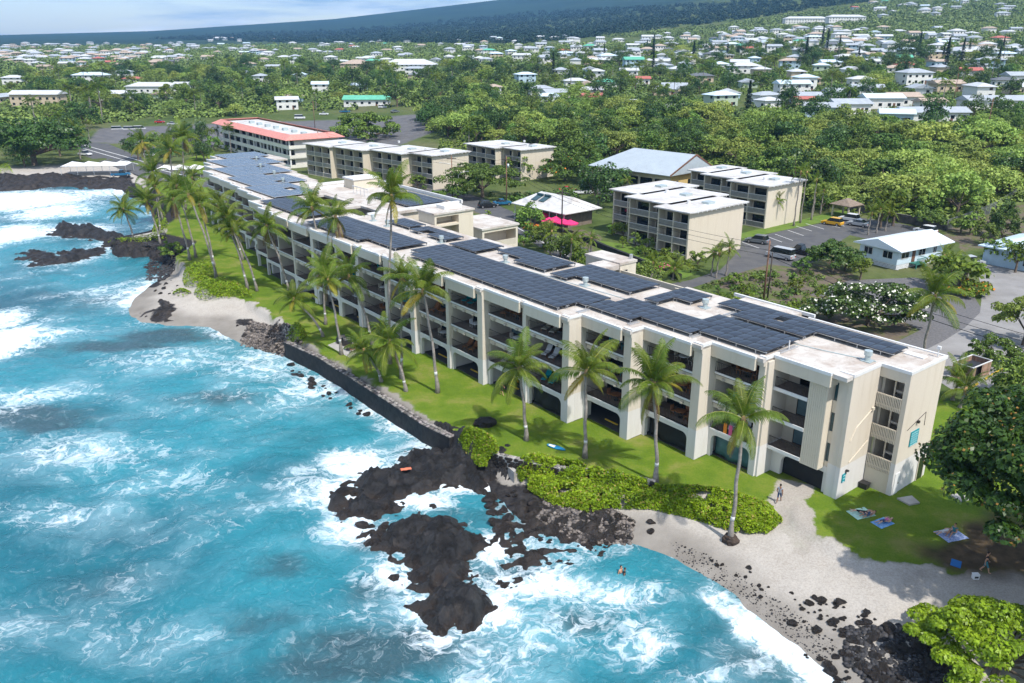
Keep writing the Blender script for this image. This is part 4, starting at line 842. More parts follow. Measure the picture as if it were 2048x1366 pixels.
PALMS = [
 (((17.84, 57.31, 0.77), (17.84, 57.31, 11.75)), 'leaning coconut palm with exposed root ball on the beach sand', .92),
 (((12.89, 64.63, 2.0), (12.1, 64.63, 11.57)), 'coconut palm rising from the hedge at the end of the low stone wall', 1.0),
 (((6.93, 69.34, 2.0), (6.75, 69.34, 10.85)), 'coconut palm on the lawn beside the blue surfboard', 1.0),
 (((1.39, 72.98, 2.0), (0.67, 72.98, 9.74)), 'coconut palm on the lawn next to the black lava boulder', .98),
 (((-8.38, 84.72, 2.0), (-9.57, 84.72, 14.0)), 'tall coconut palm with curved trunk on the lawn by the seawall', 1.05),
 (((-11.98, 85.14, 2.0), (-13.49, 85.14, 7.9)), 'short coconut palm with a brown root at the seawall', .95),
 (((-15.16, 87.91, 2.0), (-16.95, 87.91, 5.91)), 'low coconut palm leaning seaward over the seawall', .78),
 (((-12.95, 88.81, 2.0), (-12.39, 88.81, 14.25)), 'slender coconut palm behind the short seawall palms', .8),
 (((-21.52, 96.68, 2.0), (-22.54, 96.68, 11.74)), 'coconut palm beside the picnic table at the seawall', .85),
 (((-26.05, 108.4, 2.0), (-25.81, 108.4, 10.2)), 'straight coconut palm on the lawn behind the picnic table', .8),
 (((-25.32, 103.43, 2.0), (-28.73, 103.43, 7.25)), 'short coconut palm curving over the little beach', .82),
 (((-18.16, 100.14, 2.0), (-20.58, 100.14, 11.42)), 'coconut palm bending left in front of the fourth broad pier', .95),
 (((-14.97, 93.59, 2.0), (-13.69, 93.59, 22.55)), 'tallest coconut palm standing high above the roof', 1.0),
 (((-27.68, 117.46, 2.0), (-28.78, 117.46, 16.69)), 'left one of two coconut palms reaching above the roof edge', .95),
 (((-22.55, 112.65, 2.0), (-24.51, 112.65, 16.42)), 'right one of two coconut palms reaching above the roof edge', 1.0),
 (((-34.92, 123.18, 2.0), (-37.41, 123.18, 12.78)), 'coconut palm close against the middle of the facade', 1.05),
 (((-42.17, 125.67, 2.0), (-44.22, 125.67, 13.58)), 'left trunk of the palm pair beside the lawn shrubs', 1.0),
 (((-40.41, 124.83, 2.0), (-43.05, 124.83, 11.96)), 'right trunk of the palm pair beside the lawn shrubs', .9),
 (((-75.38, 160.55, 2.0), (-76.46, 160.55, 8.21)), 'coconut palm alone on the grassy point by the waves', 1.05),
 (((-68.87, 157.52, 2.0), (-70.24, 157.52, 10.34)), 'coconut palm beside the black grill on the grassy point', .95),
 (((-58.3, 144.55, 2.0), (-59.91, 144.55, 13.06)), 'left leaning palm of the twin pair at the round bush', 1.05),
 (((-57.88, 146.39, 2.0), (-59.72, 146.39, 15.04)), 'right leaning palm of the twin pair at the round bush', .95),
 (((-49.21, 131.85, 2.0), (-51.96, 131.85, 16.14)), 'long leaning coconut palm at the edge of the shrub bed', 1.0),
 (((-51.64, 138.27, 2.0), (-52.86, 138.27, 13.34)), 'coconut palm behind the shrub bed leaning left', .95),
 (((-48.71, 144.55, 2.0), (-51.99, 144.55, 12.17)), 'coconut palm against the far half of the facade', .9),
 (((-73.36, 168.64, 1.2), (-73.09, 168.64, 11.4)), 'small palm behind the grassy point shrubs', .8),
 (((-76.27, 184.63, 2.0), (-75.53, 184.63, 16.69)), 'tall palm rising over the far end of the lawn', 1.2),
 (((-76.65, 191.73, 2.0), (-75.07, 191.73, 18.63)), 'tallest palm of the far lawn cluster', 1.1),
 (((-79.13, 183.83, 1.25), (-79.79, 183.83, 11.89)), 'palm with wide crown at the far lawn edge', 1.2),
 (((-66.62, 177.47, 2.0), (-68.6, 177.47, 11.77)), 'palm at the far corner of the condominium', .9),
 (((-93.33, 211.13, 0.85), (-92.99, 211.13, 15.59)), 'palm with yellowing fronds beside the coast road', 1.2),
 (((-144.46, 279.05, 2.0), (-144.41, 279.05, 11.46)), 'palm beside the white pickup on the far shore', 1.2),
 (((48.57, 90.67, 2.0), (48.8, 90.67, 11.53)), 'coconut palm behind the near end of the roof by the driveway', 1.05),
]
for i, (pt, lab, s) in enumerate(PALMS): palm(pt[0], pt[1], lab, s, n=20 if i < 20 else 17, yellow=(6 if 'yellowing' in lab else 2 if i % 3 else 1), seed=i+3, band=i < 26)
rb = np.random.default_rng(5); nb = MB(); bm = bmesh.new(); bmesh.ops.create_icosphere(bm, subdivisions=3, radius=.62)
for v in bm.verts: v.co *= 1+.16*math.sin(v.co.x*9)*math.sin(v.co.y*8+1)+.1*math.sin(v.co.z*17); v.co.z *= .72
me = bpy.data.meshes.new('root_ball'); bm.to_mesh(me); bm.free(); me.materials.append(mat('palm_roots', (.055, .04, .032), .95, .4, 3, bump=.8, bscale=9)); o = bpy.data.objects.new('root_ball', me)
pb = [x for x in col.objects if x.name == 'coconut_palm'][0]; link(o, pb); o.location = (0, 0, .15); o.scale = (1.05, 1.05, 1)

# tall royal palms and garden palms inland
def small_palm(x, y, h, label, group, s=.55, n=13, z=None, seed=0):
    z = gz(x, y) if z is None else z
    return palm((x, y, z), (x+.2, y, z+h), label, s, n, 0, seed, .05, group, 0, False)
GP = ['', '', 'right of the two royal palms']+['before the blank cream apartment wall']*3+['before the tall blank wall by the car park']*3+['between the two apartment blocks']*2+['in the recess of the nearest apartment block', 'at the left end of the nearest apartment block']+['behind the small stair tower']*3+['on the corner by the road entrance']*2+['beside the car park lawn']*2+['beside the yellow and white cars']*3+['below the wooden bin enclosure']*2+['beside the driveway of the blue cottage']*3
for i, (p, h, s) in enumerate((((60.42, 173.83, 2),11.5,.6),((62.84, 176.95, 2),11,.6),((66.34, 180.16, 2),9,.5),((33.56, 133.72, 2),4.0,.55),((34.12, 132.47, 2),4.4,.55),((36.09, 133.72, 2),4.8,.6),((56.23, 173.83, 2),5.5,.62),((55.24, 174.86, 2),5,.6),((53.96, 176.42, 2),5.2,.6),((47.73, 191.73, 2),4.5,.6),((49.2, 190.51, 2),5,.6),((29.86, 161.44, 2),6.5,.6),((26.57, 191.73, 2),7,.5),((7.04, 148.27, 2),4.5,.6),((10.27, 141.0, 2),4.6,.6),((14.12, 144.55, 2),4.0,.55),((23.05, 131.24, 2),3,.6),((26.61, 131.24, 2),2,.7),((68.61, 185.78, 2),5,.55),((70.73, 186.94, 2),5.5,.55),((72.73, 165.07, 2),4.5,.6),((75.25, 166.95, 2),5,.6),((77.93, 168.86, 2),4.2,.6),((48.53, 82.66, 2),2.5,.7),((48.34, 80.68, 2),2.2,.7),((72.22, 131.24, 2),3,.7),((73.57, 128.26, 2),3.2,.7),((73.29, 135.96, 2),3,.65))):
    if i in (0, 1): lab, g = ('left' if i == 0 else 'right')+' one of the two white trunked royal palms at the car park', 'royal palms'
    else: lab, g = 'small feathery palm '+GP[i], 'garden palms inland'
    small_palm(p[0], p[1], h, lab, g, s, 13, 2.0, 200+i)

# ------------------------------------------------------------------ naupaka hedges
def hedge(name, poly, h, n, label, seed, leaf=.26, m=None, z0=0.0, wob=.5, budn=0):
    r = np.random.default_rng(seed); poly = np.array(poly); mn, mx_ = poly.min(0), poly.max(0); pts = np.zeros((0, 2))
    while len(pts) < n:
        q = mn+(mx_-mn)*r.random((n, 2)); pts = np.concatenate([pts, q[pip(q[:, 0], q[:, 1], poly)]])
    pts = pts[:n]; d = pdist(pts[:, 0], pts[:, 1], poly)
    hh = h*np.sqrt(np.clip(d/.8, 0, 1))*(.5+.9*fbm(pts[:, 0]*1.3, pts[:, 1]*1.3, 4, seed))+.1
    gapm = fbm(pts[:, 0]*.9+9, pts[:, 1]*.9, 3, seed+5); keep = gapm > .36; pts, hh = pts[keep], hh[keep]
    zz = z0+ground_h(pts[:, 0], pts[:, 1])+hh*(1-.55*r.random(len(pts))**2.2)
    C = np.stack([pts[:, 0], pts[:, 1], zz], 1); C -= np.array([*poly.mean(0), 0]); Nn = r.normal(size=C.shape)*.55+np.array([0, 0, 1]); Nn /= np.linalg.norm(Nn, axis=1, keepdims=True)
    V, F = quads(C, Nn, leaf, .6, r); me = np_mesh('foliage', V, F, m or M_nau)
    root = empty(name, (*poly.mean(0), 0)); tag(root, label, 'hedge'); o = bpy.data.objects.new('foliage', me); link(o, root)
    sl_ = r.permutation(len(C))[:len(C)//22]; V, F = quads(C[sl_]+np.array([0, 0, .03]), Nn[sl_], leaf, .5, r); o = bpy.data.objects.new('dry_leaf', np_mesh('dry_leaf', V, F, M_dry)); link(o, root); o['kind'] = 'stuff'
    return root
hedge('naupaka_hedge', [(-5.26, 72.63), (-3.89, 72.55), (-1.88, 70.86), (-1.14, 68.95), (-1.37, 68.62), (-3.05, 69.07), (-4.61, 71.37)], 1.1, 6500, 'round bright green naupaka mound on the black lava', 1, z0=1.1)
hedge('naupaka_hedge', [(0.38, 68.43), (2.66, 69.34), (8.06, 66.45), (13.12, 63.87), (18.2, 62.9), (22.05, 61.04), (22.46, 58.83), (20.91, 57.64), (18.75, 57.9), (17.35, 58.92), (15.16, 60.39), (12.02, 62.06), (8.57, 62.38), (6.76, 61.61), (3.37, 63.35), (1.64, 65.57), (0.52, 67.84)], .95, 36000, 'long bright green naupaka hedge below the low stone wall', 2)
hedge('naupaka_hedge', [(-56.22, 135.05), (-55.22, 141.0), (-51.55, 139.28), (-49.92, 133.72), (-50.6, 126.91), (-53.58, 129.26)], 1.3, 3000, 'dark green naupaka bed under the leaning palms', 3)
hedge('naupaka_hedge', [(-50.22, 124.17), (-50.06, 128.84), (-46.69, 129.73), (-42.09, 125.39), (-39.92, 120.78), (-43.44, 120.92), (-48.47, 121.85)], 1.2, 3400, 'bright naupaka bed above the small sand cove', 4)
hedge('naupaka_hedge', [(-54.37, 125.93), (-53.47, 127.88), (-50.67, 124.75), (-51.89, 123.7)], .8, 900, 'small naupaka clump on the cove sand', 5)
hedge('naupaka_hedge', [(-31.28, 106.23), (-30.63, 106.85), (-28.95, 107.12), (-27.44, 103.63), (-28.01, 101.61)], 1.0, 1500, 'naupaka clump at the far end of the black seawall', 6)
hedge('naupaka_hedge', [(-83.62, 166.24), (-81.13, 167.78), (-70.99, 165.07), (-68.7, 160.55), (-75.34, 156.34)], .6, 2600, 'low green strip along the grassy point', 7)
hedge('naupaka_hedge', [(-75.25, 168.9), (-83.73, 189.9), (-83.0, 191.73), (-79.22, 185.78), (-74.23, 174.86), (-71.36, 166.01)], 1.5, 2600, 'green shrubs along the far lawn edge above the rocks', 8)
hedge('naupaka_hedge', [(-151.65, 244.98), (-158.45, 256.6), (-156.15, 258.52), (-148.62, 246.93)], 2.0, 900, 'clipped green bush at the far left shore', 9)
# round bush
def solo(name, label, cat, x, y, z, rx, ry, rz, n, leaf, m, h, seed, clumps=40, cr_=.28, tr=.16, extra=None, inner=.5, zmin=-.35, nlimb=9):
    root = empty(name, (x, y, z)); tag(root, label, cat); p, nn, cc, r = crown_pts(n, rx, ry, rz, clumps, seed, zmin, cr_, inner); off = np.array([0, 0, h+rz*.3]); p = p+off; cc = cc+off
    p[:, 2] = np.maximum(p[:, 2], .15)
    V, F = quads(p, nn, leaf, .6, r); o = bpy.data.objects.new('crown', np_mesh('crown', V, F, m)); link(o, root)
    tv, tf = limbs(h, cc, r, tr, nlimb); o = bpy.data.objects.new('trunk', np_mesh('trunk', tv, tf, M_bark, True)); link(o, root)
    if extra:
        em, en, es, nm_ = extra; sel = r.permutation(len(p))[:en]; V, F = quads(p[sel]+nn[sel]*.12, nn[sel], es, .9, r); o = bpy.data.objects.new(nm_, np_mesh(nm_, V, F, em)); link(o, root); o['kind'] = 'stuff'
    return root
def S(p): return p[0], p[1], p[2]
solo('round_bush', 'round dark green bush at the lava corner of the grassy point', 'bush', *S((-63.19, 148.75, 1.4)), 2.1, 2.1, 1.9, 1800, .34, M_md, .5, 31, 22)
# the big fig tree at the right, the bright sea grape in front of it, plumerias
solo('fig_tree', 'huge dark leafy fig tree shading the lawn beside the end wall', 'tree', *S((38.7, 49.29, 2)), 9.2, 8.6, 6.0, 62000, .38, M_fig, 6.6, 41, 150, .17, .5, (M_bud, 1500, .20, 'new_leaf'), .55, -.32, 14)
solo('sea_grape_tree', 'bright green sea grape tree at the lower right corner of the beach', 'tree', *S((31.16, 42.33, 0.66)), 5.4, 4.8, 2.4, 24000, .28, M_nau, 1.2, 42, 80, .17, .22, None, .5, -.3, 16)
solo('leafy_tree', 'light green airy tree above the driveway at the right edge', 'tree', *S((66.46, 100.14, 2)), 4.2, 4.2, 3.0, 4500, .42, M_kia, 2.6, 43, 40, .22)
solo('plumeria_tree', 'wide plumeria tree covered with white blossoms behind the roof', 'tree', *S((49.56, 108.19, 2)), 8.0, 5.2, 3.2, 14000, .42, M_dk, 1.6, 44, 90, .17, .3, (M_flw, 1100, .34, 'blossom'), .5, -.3, 14)
solo('plumeria_tree', 'small plumeria bush beside the wooden bin enclosure', 'bush', *S((58.86, 93.43, 2)), 3.0, 2.8, 2.0, 3600, .34, M_md, .8, 45, 36, .22, .16, (M_flw, 60, .26, 'blossom'))
solo('mango_tree', 'round dark green tree beside the blue white house', 'tree', *S((55.48, 137.6, 2)), 4.6, 4.2, 3.0, 6500, .42, M_dk, 1.2, 46, 50, .2)
solo('monkeypod_tree', 'broad dome shaped tree standing alone in the grey car park', 'tree', *S((-57.78, 335.48, 2)), 12.5, 12, 7.2, 9000, .9, M_md, 2.2, 47, 90, .17, .6)
solo('monkeypod_tree', 'wide dark spreading tree on the far shore at the left', 'tree', *S((-153.35, 267.11, 2)), 17, 14, 7.5, 10000, .95, M_dk, 4.5, 48, 90, .17, .8, None, .5, -.15)
solo('monkeypod_tree', 'dense green tree behind the lift tower beside the road', 'tree', *S((-7.5, 208.28, 2)), 10.5, 8, 4.2, 8000, .6, M_md, 3.0, 49, 80, .17, .4)
solo('garden_tree', 'bushy tree with yellow leaves right of the dense road tree', 'tree', *S((14.91, 232.04, 2)), 8, 6, 4.5, 5500, .6, M_md, 2.2, 50, 60, .2, .3, (M_orangef, 60, .5, 'blossom'))
solo('ironwood_tree', 'dark conical bush at the right edge below the chain link fence', 'bush', *S((99.06, 162.79, 2)), 3.2, 3.0, 5.5, 4200, .4, M_dk, .6, 51, 50, .22)
solo('croton_bush', 'yellow green croton clump beside the white house by the driveway', 'bush', *S((71.05, 122.64, 2)), 3.2, 2.4, 1.5, 2200, .4, M_lime, .4, 52, 24, .28, .1, (M_orangef, 120, .35, 'blossom'))
solo('cordyline_bed', 'orange and green bed of ti plants beside the pink umbrellas', 'bush', *S((5.33, 168.86, 2)), 3.6, 2.4, 1.0, 1500, .4, M_lime, .3, 53, 18, .3, .06, (M_orangef, 420, .4, 'blossom'))
solo('lime_hedge', 'bright yellow shrub by the small stair tower wall', 'bush', *S((11.48, 152.17, 2)), 2.8, 2.4, 1.8, 1700, .38, M_lime, .8, 54, 20, .28, .08)
solo('bougainvillea', 'yellow shrub with pink blossoms on the grass strip', 'bush', *S((24.66, 135.96, 2)), 2.6, 1.6, 1.0, 1300, .34, M_lime, .3, 55, 16, .3, .06, (M_pinkf, 70, .35, 'blossom'))

# ================================================================== OTHER BUILDINGS
M_tan = stucco('tan_stucco', (.60, .53, .42), (.6, .53, .42)); M_greyrail = mat('grey_railing', (.22, .21, .19), .8, .15, 2)
M_yelw = stucco('yellow_stucco', (.60, .44, .18), (.6, .44, .18)); M_metal = mat('grey_metal_roof', (.42, .47, .50), .45, .06, .5, metal=.15)
M_redr = mat('coral_roof_tile', (.58, .24, .20), .7, .15, 1.5); M_bluew = mat('pale_blue_siding', (.55, .66, .74), .7, .06, 1)
M_lattice = mat('white_lattice', (.74, .76, .78), .7, .05, 1); M_greenp = mat('green_porch', (.05, .20, .16), .6, .1, 2); M_brown = mat('brown_trim', (.16, .08, .05), .7, .15, 2)
M_lroof = mat('light_metal_roof', (.66, .72, .76), .45, .05, .4)
OCC = []          # ground already taken: (x, y, r)
def condo(A, du, mods, label, floors=3, depth=15.0, xbrace=False, fh=2.85):
    """stepped three storey block: mods = [(length, inland step, depth)]; local x away along the street, y inland"""
    rz = math.atan2(du[1], du[0]); dv = (du[1], -du[0]); flip = -1   # inland is to the right of du
    root = empty('apartment_block', (A[0], A[1], 2.0), rz); tag(root, label, 'building', 'white roofed apartment blocks across the road')
    H = floors*fh+.35; x = 0
    for k, (L, st, dp) in enumerate(mods):
        y0 = -st; y1 = -st-dp      # inland = -y in local (right of du)
        w = MB(); w.box(x, x+.3, y1, y0, 0, H); w.box(x+L-.3, x+L, y1, y0, 0, H-.01); w.box(x+.3, x+L-.3, y1, y1+.3, 0, H-.02); w.build('end_walls', M_tan, root)
        cw = MB(); cw.box(x+.3, x+L-.3, y0-1.9, y0-1.7, 0, H-.03); cw.build('front_wall', M_tan, root)
        rf = MB(); rf.box(x-.7, x+L+.5, y1-.5, y0+.9, H, H+.22); r_ = rf.build('roof', M_roofw, root); rc = MB(); rc.box(x+L*.3, x+L*.3+1.6, (y0+y1)/2-2, (y0+y1)/2, H+.22, H+.6); rc.build('roof_unit', M_galv, r_)
        tl = MB()
        nt2 = int(dp/1.3)
        for i in range(nt2): tl.box(x-.75, x-.05, y1+.3+i*1.3, y1+.42+i*1.3, H-.16, H-.005)
        tl.build('rafter_tails', M_white, r_)['kind'] = 'stuff'
        for f in range(floors):
            z = f*fh+.12
            s = MB(); s.box(x+.3, x+L-.3, y0-1.7, y0, z-.12, z+.06); s.build('balcony_slab', M_tan, root)
            nb_ = max(1, round(L/4.6))
            for b in range(nb_):
                a0 = x+.3+(L-.6)*b/nb_; a1 = x+.3+(L-.6)*(b+1)/nb_
                p = MB(); p.box(a0+.05, a1-.05, y0-.12, y0-.02, z+.06, z+1.05); rr_ = p.build('balcony_rail', M_greyrail, root); c = MB(); c.box(a0+.05, a1-.05, y0-.15, y0+.01, z+1.05, z+1.12); c.build('rail_cap', M_white, rr_)
                if b: q = MB(); q.box(a0-.12, a0+.12, y0-1.7, y0-.005, z+.06, z+fh-.12); q.build('party_wall', M_tan, root)
                g = MB(); g.box(a0+.4+.8*((f+b) % 2), a1-.5, y0-1.69, y0-1.66, z+.06, z+2.2); g.build('glass_door', M_glass, root)
        x += L
    for (xx, yy) in ((x*.2, -6), (x*.6, -12)):
        v = MB(); v.cyl(xx, yy, H+.2, H+.8, .35, 8); v.build('roof_vent', M_white, root)
    c, s = math.cos(rz), math.sin(rz)
    for q in np.linspace(0, x, 6):
        for d_ in (-4, -9, -15, -20): OCC.append((A[0]+c*q+s*d_*-1, A[1]+s*q+c*d_, 4.0))
    return root
def un(v): n = math.hypot(*v); return (v[0]/n, v[1]/n)
condo((31.2, 142.8), un((-.64, .77)), [(7.2, 0, 16), (10.4, 3.6, 16), (8.0, 7.6, 16)], 'three stepped cream apartment modules with white roofs nearest the car park')
condo((53.3, 171.0), un((-.64, .77)), [(9.5, 0, 13), (9.5, 3.2, 13), (6, 6, 12)], 'cream white roofed apartment block with tall blank wall behind the palms')
condo((-21.0, 219.5), un((-.72, .70)), [(9, 0, 13), (13.5, -3.0, 13), (13.5, -6.0, 13), (12.5, -7.6, 13)], 'long row of four stepped tan apartment modules behind the lobby')
condo((2.5, 232.0), un((-.62, .78)), [(8, 0, 12), (14, -2.8, 13)], 'tan white roofed block half hidden behind the yellow flowering garden')
def quadroof(poly, z, ridge, m, name, parent, t=.18): 
    """hip or gable roof: eave polygon (4 pts) and two ridge points"""
    mb = MB(); e = [(p[0], p[1], z) for p in poly]; r = [(p[0], p[1], p[2]) for p in ridge]
    mb.add(e+r, [(0, 1, 5, 4), (1, 2, 5), (2, 3, 4, 5), (3, 0, 4)])
    o = mb.build(name, m, parent); s = o.modifiers.new('thick', 'SOLIDIFY'); s.thickness = t; s.offset = 1; return o
# grey gabled building with yellow gable
gb = empty('gabled_building', (35.5, 211, 2.0), math.atan2(-.72, .69)); tag(gb, 'grey metal roofed building with yellow gable end behind the apartments', 'building')
w = MB(); w.box(-12, 11, -7, 8, 0, 7.2); w.build('wall', M_tan, gb); w = MB(); w.box(11.0, 11.15, -7, 8, 0, 7.2); w.add([(11.16, -5, 7.2), (11.16, 8, 7.2), (11.16, 2, 11.0), (11.0, -5, 7.2), (11.0, 8, 7.2), (11.0, 2, 11.0)], [(0, 1, 2), (5, 4, 3), (0, 2, 5, 3), (1, 4, 5, 2)]); w.build('gable_wall', M_yelw, gb)
quadroof([(-13.5, -9), (12.2, -9), (12.2, 10), (-13.5, 10)], 7.1, [(-7, 1.5, 11.2), (12.0, 1.5, 11.2)], M_metal, 'roof', gb)
tr_ = MB(); tr_.add([(12.25, -9, 7.0), (12.25, 1.5, 11.1), (12.25, 10, 7.0), (12.25, 10, 7.4), (12.25, 1.5, 11.55), (12.25, -9, 7.4)], [(0, 1, 4, 5), (1, 2, 3, 4)]); o = tr_.build('barge_board', M_brown, gb); o.modifiers.new('t', 'SOLIDIFY').thickness = .12
for fl in range(2):
    for i in range(5):
        q = MB(); q.box(-11.2+i*4.4, -7.6+i*4.4, -7.06, -7.01, .5+fl*3.4, 2.4+fl*3.4); q.build('window', M_glass, gb)
    for (a, b_) in ((-5, -4), (0, 1.2), (4.5, 5.6)):
        q = MB(); q.box(11.16, 11.2, a, b_, 1.2+fl*3.2, 2.3+fl*3.2); q.build('window', M_glass, gb)
OCC += [(35.5+a, 211+b_, 5.5) for a in (-10, 0, 9) for b_ in (-9, 0, 9)]
# restaurant with rafter verandah
rs = empty('restaurant_building', (9.0, 178.5, 2.0), math.atan2(-.76, .65)); rs.scale = (.86, .86, .95); tag(rs, 'low white roofed restaurant with open verandah behind pink umbrellas', 'building')
w = MB(); w.box(-8, 8, -2.5, 6, 0, 3.4); w.build('wall', mat('brown_wall', (.20, .16, .13), .8, .2, 1), rs); quadroof([(-10, -5.5), (10, -5.5), (10, 7.5), (-10, 7.5)], 3.5, [(-6, 1.5, 6.0), (6, 1.5, 6.0)], M_roofw, 'roof', rs)
for i in range(8):
    p = MB(); p.box(-9.2+i*2.6, -9.05+i*2.6, -5.0, -4.85, 0, 3.5); p.build('post', M_white, rs)
p = MB(); p.box(-9.2, 9.2, -5.0, -4.9, .9, 1.0); p.box(-9.2, 9.2, -2.55, -2.5, 1.0, 2.8); p.build('rail', M_greyrail, rs)
for (a, b_) in ((-5.4, 0), (-2.6, 0)):
    p = MB(); p.add([(a, -2.8, 4.85), (a+2.0, -2.8, 4.85), (a+2.0, -.6, 5.65), (a, -.6, 5.65), (a, -2.8, 4.75), (a+2.0, -2.8, 4.75), (a+2.0, -.6, 5.55), (a, -.6, 5.55)], [(0, 1, 2, 3), (7, 6, 5, 4), (0, 4, 5, 1), (1, 5, 6, 2), (2, 6, 7, 3), (3, 7, 4, 0)]); p.tube([(a-.1, -.4, 5.85), (a+2.1, -.4, 5.85)], .28, 8); h_ = p.build('solar_heater', M_glass2, rs)
OCC += [(9+a, 178.5+b_, 7) for a in (-6, 0, 6) for b_ in (-6, 0, 6)]
M_pink = mat('pink_canvas', (.75, .035, .16), .7, .1, 1)
UMB = None
for i, (p, lab) in enumerate((((6.59, 175.51, 3.5), 'leftmost pink market umbrella outside the restaurant'), ((7.75, 169.77, 3.5), 'second pink market umbrella from the left outside the restaurant'), ((9.26, 170.79, 3.5), 'third pink market umbrella from the left outside the restaurant'), ((10.59, 168.27, 3.5), 'fourth pink market umbrella from the left outside the restaurant'), ((11.98, 167.28, 3.5), 'rightmost pink market umbrella outside the restaurant'))):
    u = empty('market_umbrella', (p[0], p[1], 2.0), .4*i); tag(u, lab, 'umbrella', 'pink umbrellas at the restaurant'); MB().cyl(0, 0, 0, 2.5, .04, 6).build('pole', M_white, u)
    cn = MB(); k = 8; cn.add([(0, 0, 2.75)]+[(1.75*math.cos(6.283*j/k), 1.75*math.sin(6.283*j/k), 2.05) for j in range(k)]+[(1.75*math.cos(6.283*j/k), 1.75*math.sin(6.283*j/k), 1.85) for j in range(k)], [(0, 1+j, 1+(j+1) % k) for j in range(k)]+[(1+j, 9+j, 9+(j+1) % k, 1+(j+1) % k) for j in range(k)]); cn.build('canopy', M_pink, u)
# red roofed three storey building
rb_ = empty('red_roofed_building', (-69.2, 259.0, 2.0), math.atan2(58.0, -42.3)); tag(rb_, 'white three storey building with coral tiled roof edge and long balconies', 'building')
LL = 71; w = MB(); w.box(.5, LL, -17, -2.2, 0, 8.6); w.build('wall', mat('cream_wall', (.62, .60, .54), .8, .08, .5), rb_)
for f in range(3):
    s = MB(); s.box(-.4, LL, -17.5, 0, f*2.95-.1, f*2.95+.12); s.build('balcony_slab', M_white, rb_)
    p = MB(); p.box(-.5, LL, -.15, .02, f*2.95+.12, f*2.95+1.1); p.box(-.52, -.38, -17.5, -.15, f*2.95+.12, f*2.95+1.1); p.build('parapet', mat('cream_parapet%d' % f, (.68, .66, .58), .8, .06, .4), rb_)
    for i in range(10):
        q = MB(); q.box(1.0+i*7, 6.2+i*7, -2.19, -2.15, f*2.95+.15, f*2.95+2.4); q.build('window', M_glass, rb_)
for i in range(12):
    q = MB(); q.box(i*6.4-.2, i*6.4+.25, -.6, -.16, 0, 8.7); q.build('column', M_white, rb_)
mb = MB(); o_ = [(-1.2, 1.2), (LL+1, 1.2), (LL+1, -18.6), (-1.2, -18.6)]; i_ = [(1.6, -1.6), (LL-1.6, -1.6), (LL-1.6, -15.8), (1.6, -15.8)]
mb.add([(*p, 8.6) for p in o_]+[(*p, 10.0) for p in i_], [(j, (j+1) % 4, 4+(j+1) % 4, 4+j) for j in (0, 3)]+[(j, (j+1) % 4, 4+(j+1) % 4, 4+j) for j in (1, 2)]); o = mb.build('tile_skirt', M_redr, rb_); o.modifiers.new('t', 'SOLIDIFY').thickness = .15
mb = MB(); mb.box(1.4, LL-1.4, -15.9, -1.5, 9.0, 9.35); mb.build('flat_roof', M_roofw, rb_)
for i in range(7): q = MB(); q.box(6+i*8, 7.6+i*8, -9, -7.4, 9.35, 10.2); q.build('roof_unit', M_galv, rb_)
OCC += [(-69+(-42.3)*t+12, 259+58*t+8, 13) for t in np.linspace(0, 1, 7)]

